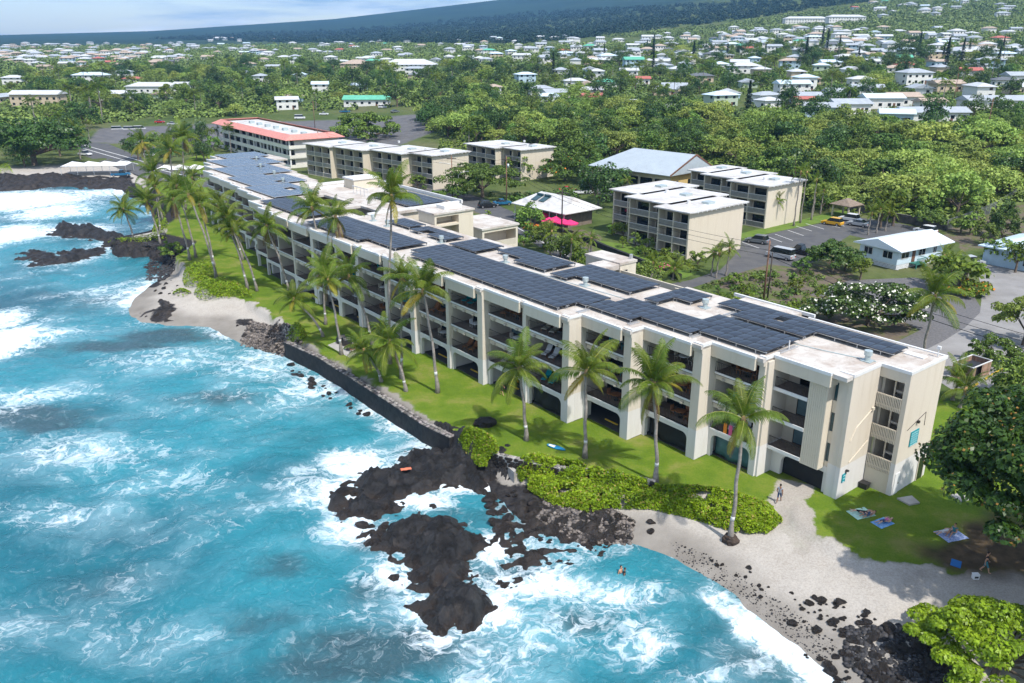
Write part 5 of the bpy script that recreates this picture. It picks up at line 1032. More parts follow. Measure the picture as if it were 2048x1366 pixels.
# ------------------------------------------------------------------ houses
WALLS = [mat('house_wall_white', (.68, .67, .64), .8, .06, 1), mat('house_wall_blue', (.40, .52, .60), .8, .06, 1), mat('house_wall_tan', (.52, .42, .30), .8, .08, 1), mat('house_wall_green', (.40, .47, .36), .8, .06, 1)]
ROOFS = {'white': mat('roof_white', (.52, .53, .54), .5, .08, .4), 'grey': mat('roof_grey', (.36, .39, .42), .6, .1, .4), 'tan': mat('roof_tan', (.42, .33, .26), .7, .15, .6), 'red': mat('roof_red', (.42, .13, .10), .6, .12, .5), 'green': mat('roof_green', (.12, .42, .28), .5, .08, .4), 'dark': mat('roof_dark', (.12, .13, .14), .7, .1, .5), 'blue': mat('roof_pale_blue', (.55, .66, .74), .5, .06, .4)}
WN = ['white', 'pale blue', 'tan', 'grey green']
def house(x, y, w, d, h, roof, wi, rz, label, group, hip=True, parts=True, z=None, lean=True):
    z = gz(x, y) if z is None else z
    wm_, rm_ = WALLS[wi], ROOFS[roof]; b = MB(); b.box(-w/2, w/2, -d/2, d/2, -1.5, h)
    oh = .8; rh = min(d, w)*.20; E = [(-w/2-oh, -d/2-oh), (w/2+oh, -d/2-oh), (w/2+oh, d/2+oh), (-w/2-oh, d/2+oh)]; k = (d/2 if hip else -oh+.05)
    rm2 = MB(); e0 = [(*p, h-.12) for p in E]; e1 = [(*p, h+.08) for p in E]; rg = [(-w/2+k, 0, h+rh), (w/2-k, 0, h+rh)]
    rm2.add(e0+e1+rg, [(3, 2, 1, 0)]+[(i, (i+1) % 4, 4+(i+1) % 4, 4+i) for i in range(4)]+[(4, 5, 9, 8), (6, 7, 8, 9), (5, 6, 9), (7, 4, 8)])
    wn = []
    nfl = 2 if h > 4.5 else 1
    for f in range(nfl):
        zz = .9+f*2.8
        n = max(2, int(w/3.6))
        for i in range(n): xx = -w/2+(i+.5)*w/n; wn.append((xx-.7, xx+.7, -d/2-.06, -d/2-.01, zz, zz+1.2))
        wn += [(w/2+.01, w/2+.06, -d/4-.7, -d/4+.7, zz, zz+1.2), (-w/2-.06, -w/2-.01, -d/4-.7, -d/4+.7, zz, zz+1.2)]
    if parts:
        root = empty('house', (x, y, z), rz); b.build('wall', wm_, root); rm2.build('roof', rm_, root)
        for q in wn: MB().box(*q).build('window', M_glass, root)
        MB().box(w*.22, w*.22+1, -d/2-.05, -d/2-.005, 0, 2.1).build('door', M_brown, root)
    else:
        a = MB(); a.add(b.v, b.f, 0); a.add(rm2.v, rm2.f, 1)
        for q in wn: a.box(*q, mi=2)
        root = a.build('house', [wm_, rm_, M_glass]); root.location = (x, y, z); root.rotation_euler = (0, 0, rz)
    tag(root, label, 'house', group); OCC.append((x, y, max(w, d)*.62)); return root
HAND = [  # ground point, width, depth, height, roof, wall, turn, hip, label
 ((79.6, 725.48, 22.86),16,12,6.5,'blue',0,.2,True,'two storey white house with pale blue hip roof and balconies among the hillside trees'),
 ((93.22, 665.95, 21.27),17,12,6,'green',1,.1,False,'house with bright green metal roof on the hillside'),
 ((115.72, 664.9, 22.02),16,11,4,'white',0,-.2,False,'white gabled house right of the green roofed house'),
 ((70.82, 716.89, 22.27),22,9,3.5,'white',2,.0,True,'long white roofed house with orange wall left of the green roof'),
 ((38.02, 517.78, 14.33),15,9,3.5,'white',0,.1,True,'white roofed house at the wood edge below the long orange walled house'),
 ((78.49, 516.38, 15.55),9,8,3.5,'red',0,.0,False,'small house with coral red roof amid dark trees'),
 ((52.55, 386.43, 9.72),8,6,4.5,'white',2,.1,False,'tall narrow cream house at the edge of the wood'),
 ((71.32, 371.32, 10.02),15,8,3,'white',0,.0,True,'low white roof just showing above the wood'),
 ((112.9, 516.04, 16.71),16,10,4,'dark',2,.1,True,'house with dark brown hip roof and white carport'),
 ((152.87, 569.47, 20.08),20,11,5,'white',0,-.1,True,'large white roofed house with gabled wing on the hillside'),
 ((157.96, 548.82, 19.55),12,9,4,'white',2,.1,True,'white roofed house with red brown walls'),
 ((137.88, 422.44, 14.63),18,10,6,'blue',0,.1,False,'pale blue gabled two storey house right of the big dark tree'),
 ((151.23, 444.38, 15.85),12,9,7,'blue',0,.1,True,'small pale blue tower house behind the gabled one'),
 ((133.09, 387.11, 13.4),14,9,3.5,'grey',1,.0,False,'grey roofed house beside red roofed shed'),
 ((128.92, 377.85, 12.94),10,6,3,'red',2,.1,False,'low red roofed shed among palms'),
 ((122.66, 337.57, 11.5),15,10,4,'grey',1,-.2,False,'grey green gabled house at the front of the neighbourhood'),
 ((136.54, 345.45, 12.24),17,11,4,'grey',0,.1,False,'grey roofed house with white wall facing the wood'),
 ((155.67, 359.79, 13.17),18,10,4.5,'blue',0,.0,False,'pale blue roofed house beside tan roofed neighbour'),
 ((167.34, 367.2, 13.68),16,10,4,'tan',0,.1,False,'tan shingle roofed house with white garage doors'),
 ((142.32, 314.15, 11.07),13,9,3.8,'blue',1,-.3,False,'light teal house with blue solar panels at the wood edge'),
 ((214.94, 460.79, 18.08),18,12,6.5,'grey',0,.2,True,'two storey white house with blue balconies high on the slope'),
 ((212.88, 420.95, 16.6),16,10,4,'tan',2,.1,False,'tan roofed house under the tall pole'),
 ((157.38, 318.63, 11.59),24,9,3.4,'grey',0,.0,False,'long grey roofed house behind dark shrubs'),
 ((198.34, 351.08, 13.79),26,9,3.4,'grey',0,.05,False,'long pale house with weathered grey roof at the right edge'),
 ((184.91, 455.84, 17.29),14,9,4,'white',0,.0,True,'white roofed house in the middle of the right hillside'),
 ((349.16, 647.72, 29.54),20,11,5,'white',0,.1,True,'white roofed house near the tall pine at the right'),
 ((267.36, 454.39, 19.12),16,11,4,'grey',0,.0,False,'grey roofed house at the right frame edge'),
 ((-10.99, 481.52, 10.68),11,8,5.6,'tan',0,.1,True,'small white two storey house with tan hip roof beside the car park road'),
 ((-120.22, 455.2, 5.54),13,9,5.5,'white',0,.3,False,'white gabled house behind the red roofed building'),
 ((-87.2, 738.12, 16.91),46,22,5,'white',0,.05,True,'very large white roofed hall in the middle distance'),
 ((-139.51, 779.91, 16.52),26,18,5,'tan',2,-.1,True,'large tan roofed hall left of the white hall'),
 ((-234.19, 561.33, 8.18),32,12,4.5,'white',0,.0,True,'long white roofed building behind the left shore trees'),
 ((-236.44, 508.08, 6.83),22,10,4,'white',0,.1,True,'white roofed building left of the long one'),
 ((-315.62, 646.37, 10.73),24,10,6,'blue',0,.0,True,'building with long blue grey solar roof at the left'),
 ((-261.13, 470.84, 5.99),26,10,7,'white',2,.0,False,'cream three storey building with blue panels at the far left'),
 ((-362.59, 626.39, 10.56),16,10,5,'white',0,.1,True,'small white roofed building at the left frame edge'),
 ((-79.18, 466.51, 6.83),24,10,3.5,'green',0,.0,False,'long pale green roofed building beyond the car park'),
 ((411.42, 1234.72, 64.07),60,14,7,'white',0,.0,True,'long white school building high on the slope'),
 ((450.04, 1189.08, 65.03),50,14,7,'white',0,.05,True,'second long white school building high on the slope'),
 ((-850.86, 2545.8, 45.84),40,16,6,'white',0,.0,True,'white warehouse at the foot of the mountain'),
]
for h_ in HAND:
    p = h_[0]; sc_ = .85 if h_[1] < 20 else 1; house(p[0], p[1], h_[1]*sc_, h_[2]*sc_, h_[3]*.92, h_[4], h_[5], h_[6], h_[8], 'houses on the hillside', h_[7])
NEARP = [(204.63, 836.04), (295.07, 759.72)]
def free(x, y, r): return all((x-a)**2+(y-b)**2 > (r+c)**2 for a, b, c in OCC)
FREEP = lambda px: None
BANDS = [[(-2.68, 1167.2, 34.6), (-0.99, 422.63, 8.66), (206.11, 907.31, 35.58), (89.72, 385.39, 11.33), 30], [(249.8, 1103.95, 46.7), (156.24, 683.32, 24.17), (478.02, 823.39, 44.75), (339.36, 578.48, 26.45), 46], [(156.24, 683.32, 24.17), (85.65, 367.17, 10.55), (339.36, 578.48, 26.45), (199.34, 333.09, 13.19), 30], [(230.1, 965.72, 39.52), (182.33, 761.03, 27.88), (350.81, 832.21, 39.45), (288.31, 680.18, 29.06), 10], [(-1042.99, 1774.86, 30.39), (-474.86, 800.76, 15.04), (-710.99, 1785.21, 30.34), (-326.88, 813.34, 14.66), 46], [(-506.79, 2306.09, 45.2), (-193.3, 870.95, 17.72), (-3.27, 1427.68, 42.84), (-1.73, 749.75, 20.68), 30], [(-900.73, 2170.47, 35.49), (-341.43, 814.33, 14.63), (-379.2, 1817.44, 36.06), (-163.93, 777.68, 15.73), 24], [(627.25, 1646.11, 111.35), (541.71, 1416.69, 87.94), (772.2, 1337.82, 97.8), (692.26, 1195.16, 80.28), 12], [(-1152.91, 3340.54, 62.31), (-718.73, 2075.98, 35.65), (-142.51, 2011.26, 53.04), (-97.6, 1373.19, 36.78), 12], [(-212.09, 789.28, 15.38), (-126.13, 462.42, 5.8), (-26.0, 701.39, 18.01), (-16.17, 429.85, 8.14), 8], [(-474.86, 800.76, 15.04), (-293.77, 488.99, 6.66), (-212.09, 789.28, 15.38), (-132.69, 487.45, 6.76), 8]]
hn = 0
rh_ = random.Random(4)
for bi, b in enumerate(BANDS):
    (p00, p01, p10, p11, n) = b; made = 0; tries = 0
    while made < n and tries < 400:
        tries += 1; a, c = rh_.random(), rh_.random(); c = c*p00[1]/((1-c)*p01[1]+c*p00[1])
        # perspective-even sampling between the four ground corners
        x = (p00[0]*(1-a)+p10[0]*a)*(1-c)+(p01[0]*(1-a)+p11[0]*a)*c; y = (p00[1]*(1-a)+p10[1]*a)*(1-c)+(p01[1]*(1-a)+p11[1]*a)*c
        if not free(x, y, 8): continue
        roof = rh_.choice(['white']*6+['grey']*7+['tan']*3+['dark', 'dark', 'red', 'blue', 'blue', 'blue', 'green'] if bi not in (4,) else ['white']*3+['tan']*5+['red']); wi = rh_.choice([0, 0, 0, 1, 2, 3]); dist = math.hypot(x, y)
        w = rh_.uniform(9, 15); d = rh_.uniform(7, 9); h = rh_.choice([2.9, 3.1, 3.3, 5.2]); hip = rh_.random() < .6
        place = ('right hillside' if x > 60 else 'middle distance' if x > -120 else 'left distance'); far_ = dist > 650
        ln = min(HAND, key=lambda q: (q[0][0]-x)**2+(q[0][1]-y)**2); lab = '%s walled %s house with %s %s roof in the %s' % (WN[wi], 'two storey' if h > 5 else 'low', roof, 'hip' if hip else 'gable', place)
        house(x, y, w, d, h, roof, wi, rh_.choice([0, .15, -.2, 1.5, .4]), lab, 'houses scattered in the %s with %s roofs' % (place, roof), hip, dist < 470); made += 1; hn += 1
# the pale blue raised house and its neighbour
hb = empty('raised_house', (66.3, 137.4, 2.0), math.atan2(6.6, 11.0)); tag(hb, 'pale blue wooden house on white lattice base with light metal roof', 'house')
MB().box(0, 13.0, .0, 7.6, .9, 3.4).build('wall', M_bluew, hb)
lt = MB()
for (a, b_, c, d) in ((.05, 12.95, .05, .1), (.05, .1, .05, 7.55)):
    for i in range(4): lt.box(a, b_, c, d, .05+i*.22, .2+i*.22)
lt.build('lattice_base', M_lattice, hb)
for i in range(6): MB().box(.2+i*2.5, .45+i*2.5, -.25, .0, 0, .12).build('footing', M_conc, hb)
rf = MB(); E = [(-.7, -1.0), (14.6, -1.0), (14.6, 8.6), (-.7, 8.6)]
rf.add([(*p, 3.35) for p in E]+[(*p, 3.5) for p in E]+[(-.7, 3.8, 4.9), (14.6, 3.8, 4.9)], [(3, 2, 1, 0), (0, 1, 5, 4), (2, 3, 7, 6), (4, 5, 9, 8), (6, 7, 8, 9), (5, 1, 2, 6, 9), (0, 4, 8, 7, 3)]); rf.build('roof', M_lroof, hb)
g = MB(); g.add([(0.0, 0, 3.4), (0, 7.6, 3.4), (0, 3.8, 4.75), (.1, 0, 3.4), (.1, 7.6, 3.4), (.1, 3.8, 4.75)], [(1, 0, 2), (3, 4, 5)]); g.build('gable', M_bluew, hb)
for (x0, x1, y0, y1) in ((1.0, 3.0, -.06, -.01), (5.8, 7.6, -.06, -.01), (10.0, 10.9, -.06, -.01)):
    w_ = MB().box(x0, x1, y0, y1, 1.9, 3.0).build('window', M_glass, hb); fr = MB(); fr.box(x0-.08, x0, y0-.02, y1, 1.85, 3.05); fr.box(x1, x1+.08, y0-.02, y1, 1.85, 3.05); fr.box(x0, x1, y0-.02, y1, 3.0, 3.06); fr.box(x0, x1, y0-.02, y1, 1.84, 1.9); fr.box((x0+x1)/2-.04, (x0+x1)/2+.04, y0-.02, y1, 1.9, 3.0); fr.build('frame', M_white, w_)
for (y0, y1) in ((1.0, 2.8), (5.0, 6.6)):
    w_ = MB().box(-.06, -.01, y0, y1, 1.8, 2.95).build('window', M_glass, hb); fr = MB(); fr.box(-.08, -.005, y0-.08, y0, 1.75, 3.0); fr.box(-.08, -.005, y1, y1+.08, 1.75, 3.0); fr.box(-.08, -.005, (y0+y1)/2-.04, (y0+y1)/2+.04, 1.8, 2.95); fr.build('frame', M_white, w_)
MB().box(4.0, 4.9, -.05, -.005, .95, 3.0).build('door', M_brown, hb)
pc = MB(); pc.box(3.6, 6.2, -1.4, -.02, .75, .9)
for i in range(9): pc.box(3.62+i*.31, 3.68+i*.31, -1.4, -1.34, .9, 1.75)
pc.box(3.6, 6.2, -1.42, -1.32, 1.75, 1.83); pc.box(6.1, 6.2, -1.4, -.02, 1.75, 1.83); pc.box(3.6, 3.75, -1.4, -1.25, 0, .75); pc.box(6.05, 6.2, -1.4, -1.25, 0, .75)
for i in range(3): pc.box(6.2+i*.3, 6.5+i*.3, -1.2, -.2, 0, .7-.22*i)
pc.build('porch', M_greenp, hb)
OCC += [(71, 143, 9), (88, 142, 9), (95, 142, 9)]
house(92.5, 142.5, 14, 10, 3.2, 'blue', 1, .62, 'pale blue hip roofed cottage cut by the right frame edge', 'cottages by the driveway', True, True, 2.0)
# wooden bin enclosure
en = empty('bin_enclosure', (51.7, 89.4, 2.0), math.atan2(-1.9, 1.3)); tag(en, 'open topped wooden plank bin enclosure beside the driveway', 'enclosure'); M_plank = mat('weathered_plank', (.30, .20, .14), .8, .3, 2, objv=.25)
MB().box(-.4, 2.8, -.3, 4.6, .0, .12).build('slab', M_conc, en)
pk = MB().box(-.085, .085, -.02, .02, 0, 1.75).mesh('plank'); pk.materials.append(M_plank)
for i in range(12): q = bpy.data.objects.new('plank', pk); link(q, en); q.location = (.1+i*.19, 0, .12)
for i in range(22):
    for xx in (0, 2.3):
        if xx > 2 and 3 < i < 11: continue
        q = bpy.data.objects.new('plank', pk); link(q, en); q.location = (xx, .1+i*.19, .12); q.rotation_euler = (0, 0, math.pi/2)
for i in range(12): q = bpy.data.objects.new('plank', pk); link(q, en); q.location = (.1+i*.19, 4.25, .12)
fr = MB(); fr.box(-.05, 2.35, -.05, .05, 1.8, 1.9); fr.box(-.05, 2.35, 4.2, 4.3, 1.8, 1.9); fr.box(-.05, .05, .05, 4.2, 1.8, 1.9); fr.box(2.25, 2.35, .05, 4.2, 1.8, 1.9); fr.build('top_frame', M_white, en)
db = MB(); db.box(.4, 1.9, .6, 3.6, .13, 1.35); db.box(.35, 1.95, .55, 3.65, 1.35, 1.42); tag_ = db.build('waste_bin', M_dark); tag_.location = en.location; tag_.rotation_euler = en.rotation_euler; tag(tag_, 'dark waste bin inside the wooden plank enclosure', 'bin')
# canopies on the far shore, pavilion at the car park
def canopy(p, w, d, n, label, h=2.6):
    r_ = empty('canopy_tent', p, .12); tag(r_, label, 'canopy')
    for i in range(n):
        x = (i-n/2+.5)*w; mb = MB(); mb.add([(x-w/2, -d/2, h), (x+w/2, -d/2, h), (x+w/2, d/2, h), (x-w/2, d/2, h), (x, 0, h+1.0)], [(0, 1, 4), (1, 2, 4), (2, 3, 4), (3, 0, 4)]); o = mb.build('tent_roof', M_white, r_); o.modifiers.new('t', 'SOLIDIFY').thickness = .05
    for i in range(n+1):
        for y in (-d/2, d/2): MB().box((i-n/2)*w-.05, (i-n/2)*w+.05, y-.05, y+.05, 0, h).build('pole', M_alu, r_)
canopy((-124.79, 249.91, 2), 4.6, 7, 4, 'row of white peaked canopy tents on the far shore'); canopy((-96.92, 242.08, 2), 4.2, 6, 3, 'white canopy roof half hidden behind palms past the lawn')
pv = empty('pavilion', (75.59, 184.63, 2), .6); tag(pv, 'small brown roofed pavilion at the car park edge', 'pavilion'); quadroof([(-2.6, -2.6), (2.6, -2.6), (2.6, 2.6), (-2.6, 2.6)], 2.6, [(-.3, 0, 3.9), (.3, 0, 3.9)], mat('brown_shingle', (.22, .17, .13), .8, .2, 2), 'roof', pv)
for (a, b_) in ((-2, -2), (2, -2), (2, 2), (-2, 2)): MB().box(a-.15, a+.15, b_-.15, b_+.15, 0, 2.6).build('post', M_tan, pv)

# ------------------------------------------------------------------ roads, car parks, walls
M_asph = mat('asphalt', (.075, .075, .08), .9, .2, .4, c2=(.11, .108, .105)); M_asph2 = mat('worn_asphalt', (.20, .19, .18), .9, .2, .25, c2=(.28, .27, .26)); M_grav = mat('gravel', (.13, .125, .125), .95, .25, 3, bump=.7, bscale=10)
def sheet(name, poly, z, m, kind='structure'):
    mb = MB(); a = sum(poly[i][0]*poly[(i+1) % len(poly)][1]-poly[(i+1) % len(poly)][0]*poly[i][1] for i in range(len(poly))); p = poly if a > 0 else poly[::-1]
    mb.add([(q[0], q[1], z) for q in p], [tuple(range(len(p)))]); return tag(mb.build(name, m), kind=kind)
sheet('road', [(16.13, 119.97), (24.1, 123.98), (21.06, 135.93), (15.56, 150.16), (10.7, 162.75), (4.02, 181.22), (-8.13, 208.23), (-28.61, 243.94), (-53.83, 276.52), (-64.89, 281.5), (-54.18, 261.44), (-33.26, 234.65), (-15.5, 204.71), (-2.62, 177.44), (6.26, 152.13), (11.57, 134.96)], 2.008, M_asph)
sheet('road', [(-172.93, 331.9), (-157.69, 326.77), (-120.28, 276.52), (-89.07, 243.94), (-80.65, 223.52), (-95.88, 227.68), (-148.13, 289.3)], 2.008, M_asph)
sheet('car_park', [(45.42, 159.63), (55.97, 168.81), (66.99, 176.36), (77.04, 184.0), (84.4, 176.36), (88.92, 167.85), (83.75, 161.39), (72.0, 159.63), (69.13, 165.02), (62.01, 155.37), (55.75, 144.5), (49.52, 139.24), (45.86, 141.65), (43.58, 146.34)], 2.012, M_asph)
sheet('driveway', [(45.32, 159.62), (43.58, 146.34), (45.86, 141.65), (39.03, 135.91), (30.52, 128.21), (24.54, 122.06), (22.18, 126.77), (29.51, 131.19), (35.99, 137.55), (41.31, 148.22)], 2.016, M_asph)
sheet('driveway', [(49.91, 85.4), (52.27, 84.0), (63.62, 94.75), (74.98, 108.16), (93.11, 137.57), (85.99, 142.72), (81.93, 140.96), (74.85, 125.36), (68.25, 113.79), (62.58, 107.09), (57.3, 102.02), (51.82, 97.37), (49.28, 90.65)], 2.010, M_asph2)
sheet('gravel_yard', [(46.47, 122.62), (56.04, 131.22), (67.53, 132.76), (72.87, 125.37), (69.26, 114.99), (62.04, 106.05), (52.89, 98.28), (47.12, 98.28), (55.88, 106.05), (53.22, 119.98)], 2.006, M_grav)
sheet('grass_strip', [(16.55, 160.51), (22.08, 157.06), (27.7, 144.51), (31.75, 135.92), (27.85, 131.21), (22.4, 139.24), (16.7, 152.12)], 2.010, gm_lawn := mat('lawn_strip', (.085, .155, .016), .9, 0, .8, c2=(.13, .185, .028)))
sheet('grass_strip', [(45.48, 161.37), (55.97, 168.79), (67.36, 177.4), (77.13, 185.7), (78.73, 192.88), (63.87, 180.09), (49.7, 168.79), (46.66, 165.94)], 2.016, gm_lawn)
def stripe(a, b, w, m=M_stripe, z=2.02, name='parking_line'):
    d = Vector((b[0]-a[0], b[1]-a[1], 0)).normalized(); n = Vector((-d.y, d.x, 0))*w/2; mb = MB(); mb.add([(a[0]+n.x, a[1]+n.y, z), (a[0]-n.x, a[1]-n.y, z), (b[0]-n.x, b[1]-n.y, z), (b[0]+n.x, b[1]+n.y, z)], [(0, 1, 2, 3)])
    o = mb.build(name, m); tag(o, kind='structure')
for a, b in [((45.38, 158.72, 2.02), (47.31, 153.7, 2.02)), ((48.68, 161.35, 2.02), (48.66, 161.31, 2.02)), ((52.01, 163.15, 2.02), (53.27, 158.72, 2.02)), ((54.06, 165.92, 2.02), (55.86, 160.03, 2.02)), ((57.84, 169.74, 2.02), (59.45, 164.52, 2.02)), ((60.92, 173.74, 2.02), (62.64, 168.77, 2.02)), ((63.94, 176.32, 2.02), (65.85, 170.73, 2.02)), ((67.17, 176.85, 2.02), (69.79, 172.22, 2.02)), ((69.18, 177.91, 2.02), (71.32, 173.74, 2.02))]: stripe(a, b, .14)
for a, b in [((11.4, 144.47, 2.02), (6.02, 158.72, 2.02)), ((12.54, 147.43, 2.02), (7.11, 161.35, 2.02)), ((6.02, 158.72, 2.02), (-2.7, 182.83, 2.02)), ((16.04, 129.37, 2.02), (12.74, 138.87, 2.02))]: stripe(a, b, .18, name='road_line')
for a, b in [((-160.25, 312.16, 2.02), (-113.99, 261.36, 2.02)), ((-164.36, 321.69, 2.02), (-120.88, 274.01, 2.02)), ((-113.99, 261.36, 2.02), (-87.88, 236.37, 2.02))]: stripe(a, b, .35, name='road_line')
stripe((10.9, 137.53, 2.02), (16.45, 122.58, 2.02), .2, M_yel, name='road_line')
# kerbs painted yellow by the enclosure
def bar(name, a, b, w, h, m, label, cat, z=2.0, group=None):
    d = Vector((b[0]-a[0], b[1]-a[1], 0)); L = d.length; o = MB().box(0, L, -w/2, w/2, 0, h).build(name, m); o.location = (a[0], a[1], z); o.rotation_euler = (0, 0, math.atan2(d.y, d.x)); return tag(o, label, cat, group)
bar('kerb', (51.47, 85.14, 2), (53.68, 87.16, 2), .2, .15, M_yel, 'short yellow painted kerb in front of the bin enclosure', 'kerb'); bar('kerb', (55.08, 88.36, 2), (59.74, 92.27, 2), .2, .15, M_yel, 'longer yellow painted kerb right of the bin enclosure', 'kerb')

# ================================================================== LAVA ROCK, BOULDERS, SEAWALLS
def lava_mat(name, c1, c2, c3):
    m = bpy.data.materials.new(name); m.use_nodes = True; t = m.node_tree; L = t.links.new; b = t.nodes['Principled BSDF']; b.inputs['Roughness'].default_value = .5; b.inputs['Specular IOR Level'].default_value = .4
    tc = N(t, 'ShaderNodeTexCoord'); n = N(t, 'ShaderNodeTexNoise', inp={'Scale': .8, 'Detail': 9.0, 'Roughness': .7}); L(tc.outputs['Object'], n.inputs['Vector'])
    r = N(t, 'ShaderNodeValToRGB'); e = r.color_ramp.elements; e[0].position = .34; e[0].color = (*c1, 1); e[1].position = .56; e[1].color = (*c2, 1); q = e.new(.78); q.color = (*c3, 1); L(n.outputs[0], r.inputs[0])
    sp = N(t, 'ShaderNodeSeparateXYZ'); L(tc.outputs['Object'], sp.inputs[0]); hz_ = N(t, 'ShaderNodeMath', operation='MULTIPLY_ADD', inp={1: .9}); L(n.outputs[0], hz_.inputs[0]); L(sp.outputs[2], hz_.inputs[2]); tb = N(t, 'ShaderNodeMapRange', interpolation_type='SMOOTHSTEP', inp={1: .95, 2: .45}); L(hz_.outputs[0], tb.inputs[0]); tm = N(t, 'ShaderNodeMix', data_type='RGBA'); L(tb.outputs[0], tm.inputs[0]); L(r.outputs[0], tm.inputs[6]); tm.inputs[7].default_value = (.034, .026, .022, 1); L(tm.outputs[2], b.inputs['Base Color'])
    v = N(t, 'ShaderNodeTexVoronoi', feature='DISTANCE_TO_EDGE', inp={'Scale': .42}); w = N(t, 'ShaderNodeVectorMath', operation='MULTIPLY_ADD'); L(n.outputs[1], w.inputs[0]); w.inputs[1].default_value = (3.0, 3.0, 1.2); L(tc.outputs['Object'], w.inputs[2]); L(w.outputs[0], v.inputs['Vector'])
    n2 = N(t, 'ShaderNodeTexNoise', inp={'Scale': 4.0, 'Detail': 8.0, 'Roughness': .75}); L(tc.outputs['Object'], n2.inputs['Vector'])
    cl = N(t, 'ShaderNodeMath', operation='MINIMUM', inp={1: .12}); L(v.outputs['Distance'], cl.inputs[0]); ad = N(t, 'ShaderNodeMath', operation='MULTIPLY_ADD', inp={1: 5.0}); L(cl.outputs[0], ad.inputs[0]); L(n2.outputs[0], ad.inputs[2])
    bp = N(t, 'ShaderNodeBump', inp={'Strength': 1.0, 'Distance': .25}); L(ad.outputs[0], bp.inputs['Height']); L(bp.outputs[0], b.inputs['Normal']); return m
M_lava = lava_mat('black_lava', (.010, .010, .011), (.027, .026, .027), (.075, .06, .05)); M_lavab = lava_mat('brown_lava', (.013, .012, .011), (.038, .031, .027), (.10, .075, .058))
def outcrop(poly, h, label, m, res=.24, seed=0, tilt=(0, 0), base=None):
    poly = np.array(poly); c = poly.mean(0); mn, mx_ = poly.min(0)-1.2, poly.max(0)+1.2; xs = np.arange(mn[0], mx_[0], res); ys = np.arange(mn[1], mx_[1], res); gx, gy = np.meshgrid(xs, ys); sh_ = gx.shape; gx = gx.ravel(); gy = gy.ravel()
    s = sdf(gx, gy, poly)+(fbm(gx*.38, gy*.38, 5, seed)-.5)*5.0+.8
    bl = np.floor(fbm(gx*.32+3, gy*.32, 4, seed+3)*7)/7; z = sst(-.5, 3.0, s)*h*(.25+1.25*bl)+((1-np.abs(2*fbm(gx*.55, gy*.55, 4, seed+7)-1)*1.0)**2-.6)*.9*sst(-.2, .8, s)+(fbm(gx*1.9, gy*1.9, 3, seed+9)-.5)*.5*sst(-.2, .6, s)+(gx-c[0])*tilt[0]+(gy-c[1])*tilt[1]
    g0 = np.maximum(ground_h(gx, gy), -.9) if base is None else base
    z = np.where(s < -.3, -1.0, z+np.maximum(g0, -.1)-.42)
    I_ = (np.arange(sh_[0]-1)[:, None]*sh_[1]+np.arange(sh_[1]-1)[None]).ravel(); F = np.stack([I_, I_+1, I_+sh_[1]+1, I_+sh_[1]], 1); F = F[(s[F] > -.5).any(1)]
    u = np.unique(F); re2 = np.zeros(len(gx), np.int64); re2[u] = np.arange(len(u)); V = np.stack([gx-c[0], gy-c[1], z], 1)[u]
    o = bpy.data.objects.new('lava_outcrop', np_mesh('lava_outcrop', V, re2[F], m)); link(o); o.location = (c[0], c[1], 0); tag(o, label, 'rock'); return o
outcrop(OUT[0], 1.7, 'large black lava shelf jutting from the seawall corner into the surf', M_lava, seed=1)
outcrop(OUT[1], 1.6, 'long black lava tongue pointing towards the camera in the white water', M_lava, seed=2)
outcrop(OUT[2], .7, 'low brown black lava flat between the tongue and the beach', M_lavab, seed=3)
outcrop(OUT[3], 1.6, 'dark lava islet with surf breaking behind it at the left', M_lava, .5, 4)
outcrop(OUT[4], 1.3, 'long dark lava ridge reaching left into the white surf', M_lava, .5, 5)
outcrop([(-15.97, 65.78), (-15.72, 68.07), (-14.23, 67.6), (-12.87, 63.63), (-13.33, 61.18), (-14.71, 62.79)], 1.0, 'small broken lava heap at the tip of the large shelf', M_lavab, .28, 6)
outcrop([(-12.98, 60.4), (-11.88, 61.58), (-9.66, 61.18), (-9.63, 59.26), (-11.88, 58.89)], .8, 'low lava ledge left of the long tongue', M_lavab, .28, 7)
outcrop([(-57.22, 118.25), (-54.76, 123.82), (-50.33, 121.56), (-50.29, 118.19), (-52.93, 115.18)], .7, 'dark sloping lava ledge across the small sand cove', M_lavab, .4, 8)
outcrop([(-82.51, 163.82), (-64.91, 153.37), (-62.12, 147.31), (-63.32, 145.04), (-63.27, 138.34), (-66.97, 145.04), (-69.09, 152.36), (-79.28, 157.9)], .8, 'rubbly lava shore below the grassy point', M_lavab, .45, 9)
outcrop([(-151.65, 244.98), (-138.54, 248.13), (-113.6, 245.85), (-107.02, 231.08), (-129.85, 236.52), (-143.12, 229.77)], 1.5, 'dark lava shoreline below the far road', M_lavab, .9, 10)
outcrop([(-45.86, 110.07), (-42.01, 109.23), (-41.44, 105.55), (-46.93, 105.55)], .35, 'wave washed lava hump off the sand cove', M_lavab, .4, 11)
outcrop([(-8.77, 48.52), (-6.17, 47.71), (-5.31, 45.92), (-7.65, 45.42), (-8.9, 46.93)], .30, 'tan wave washed reef at the foot of the lava tongue', lava_mat('tan_reef', (.10, .075, .05), (.17, .13, .09), (.26, .2, .14)), .35, 12)
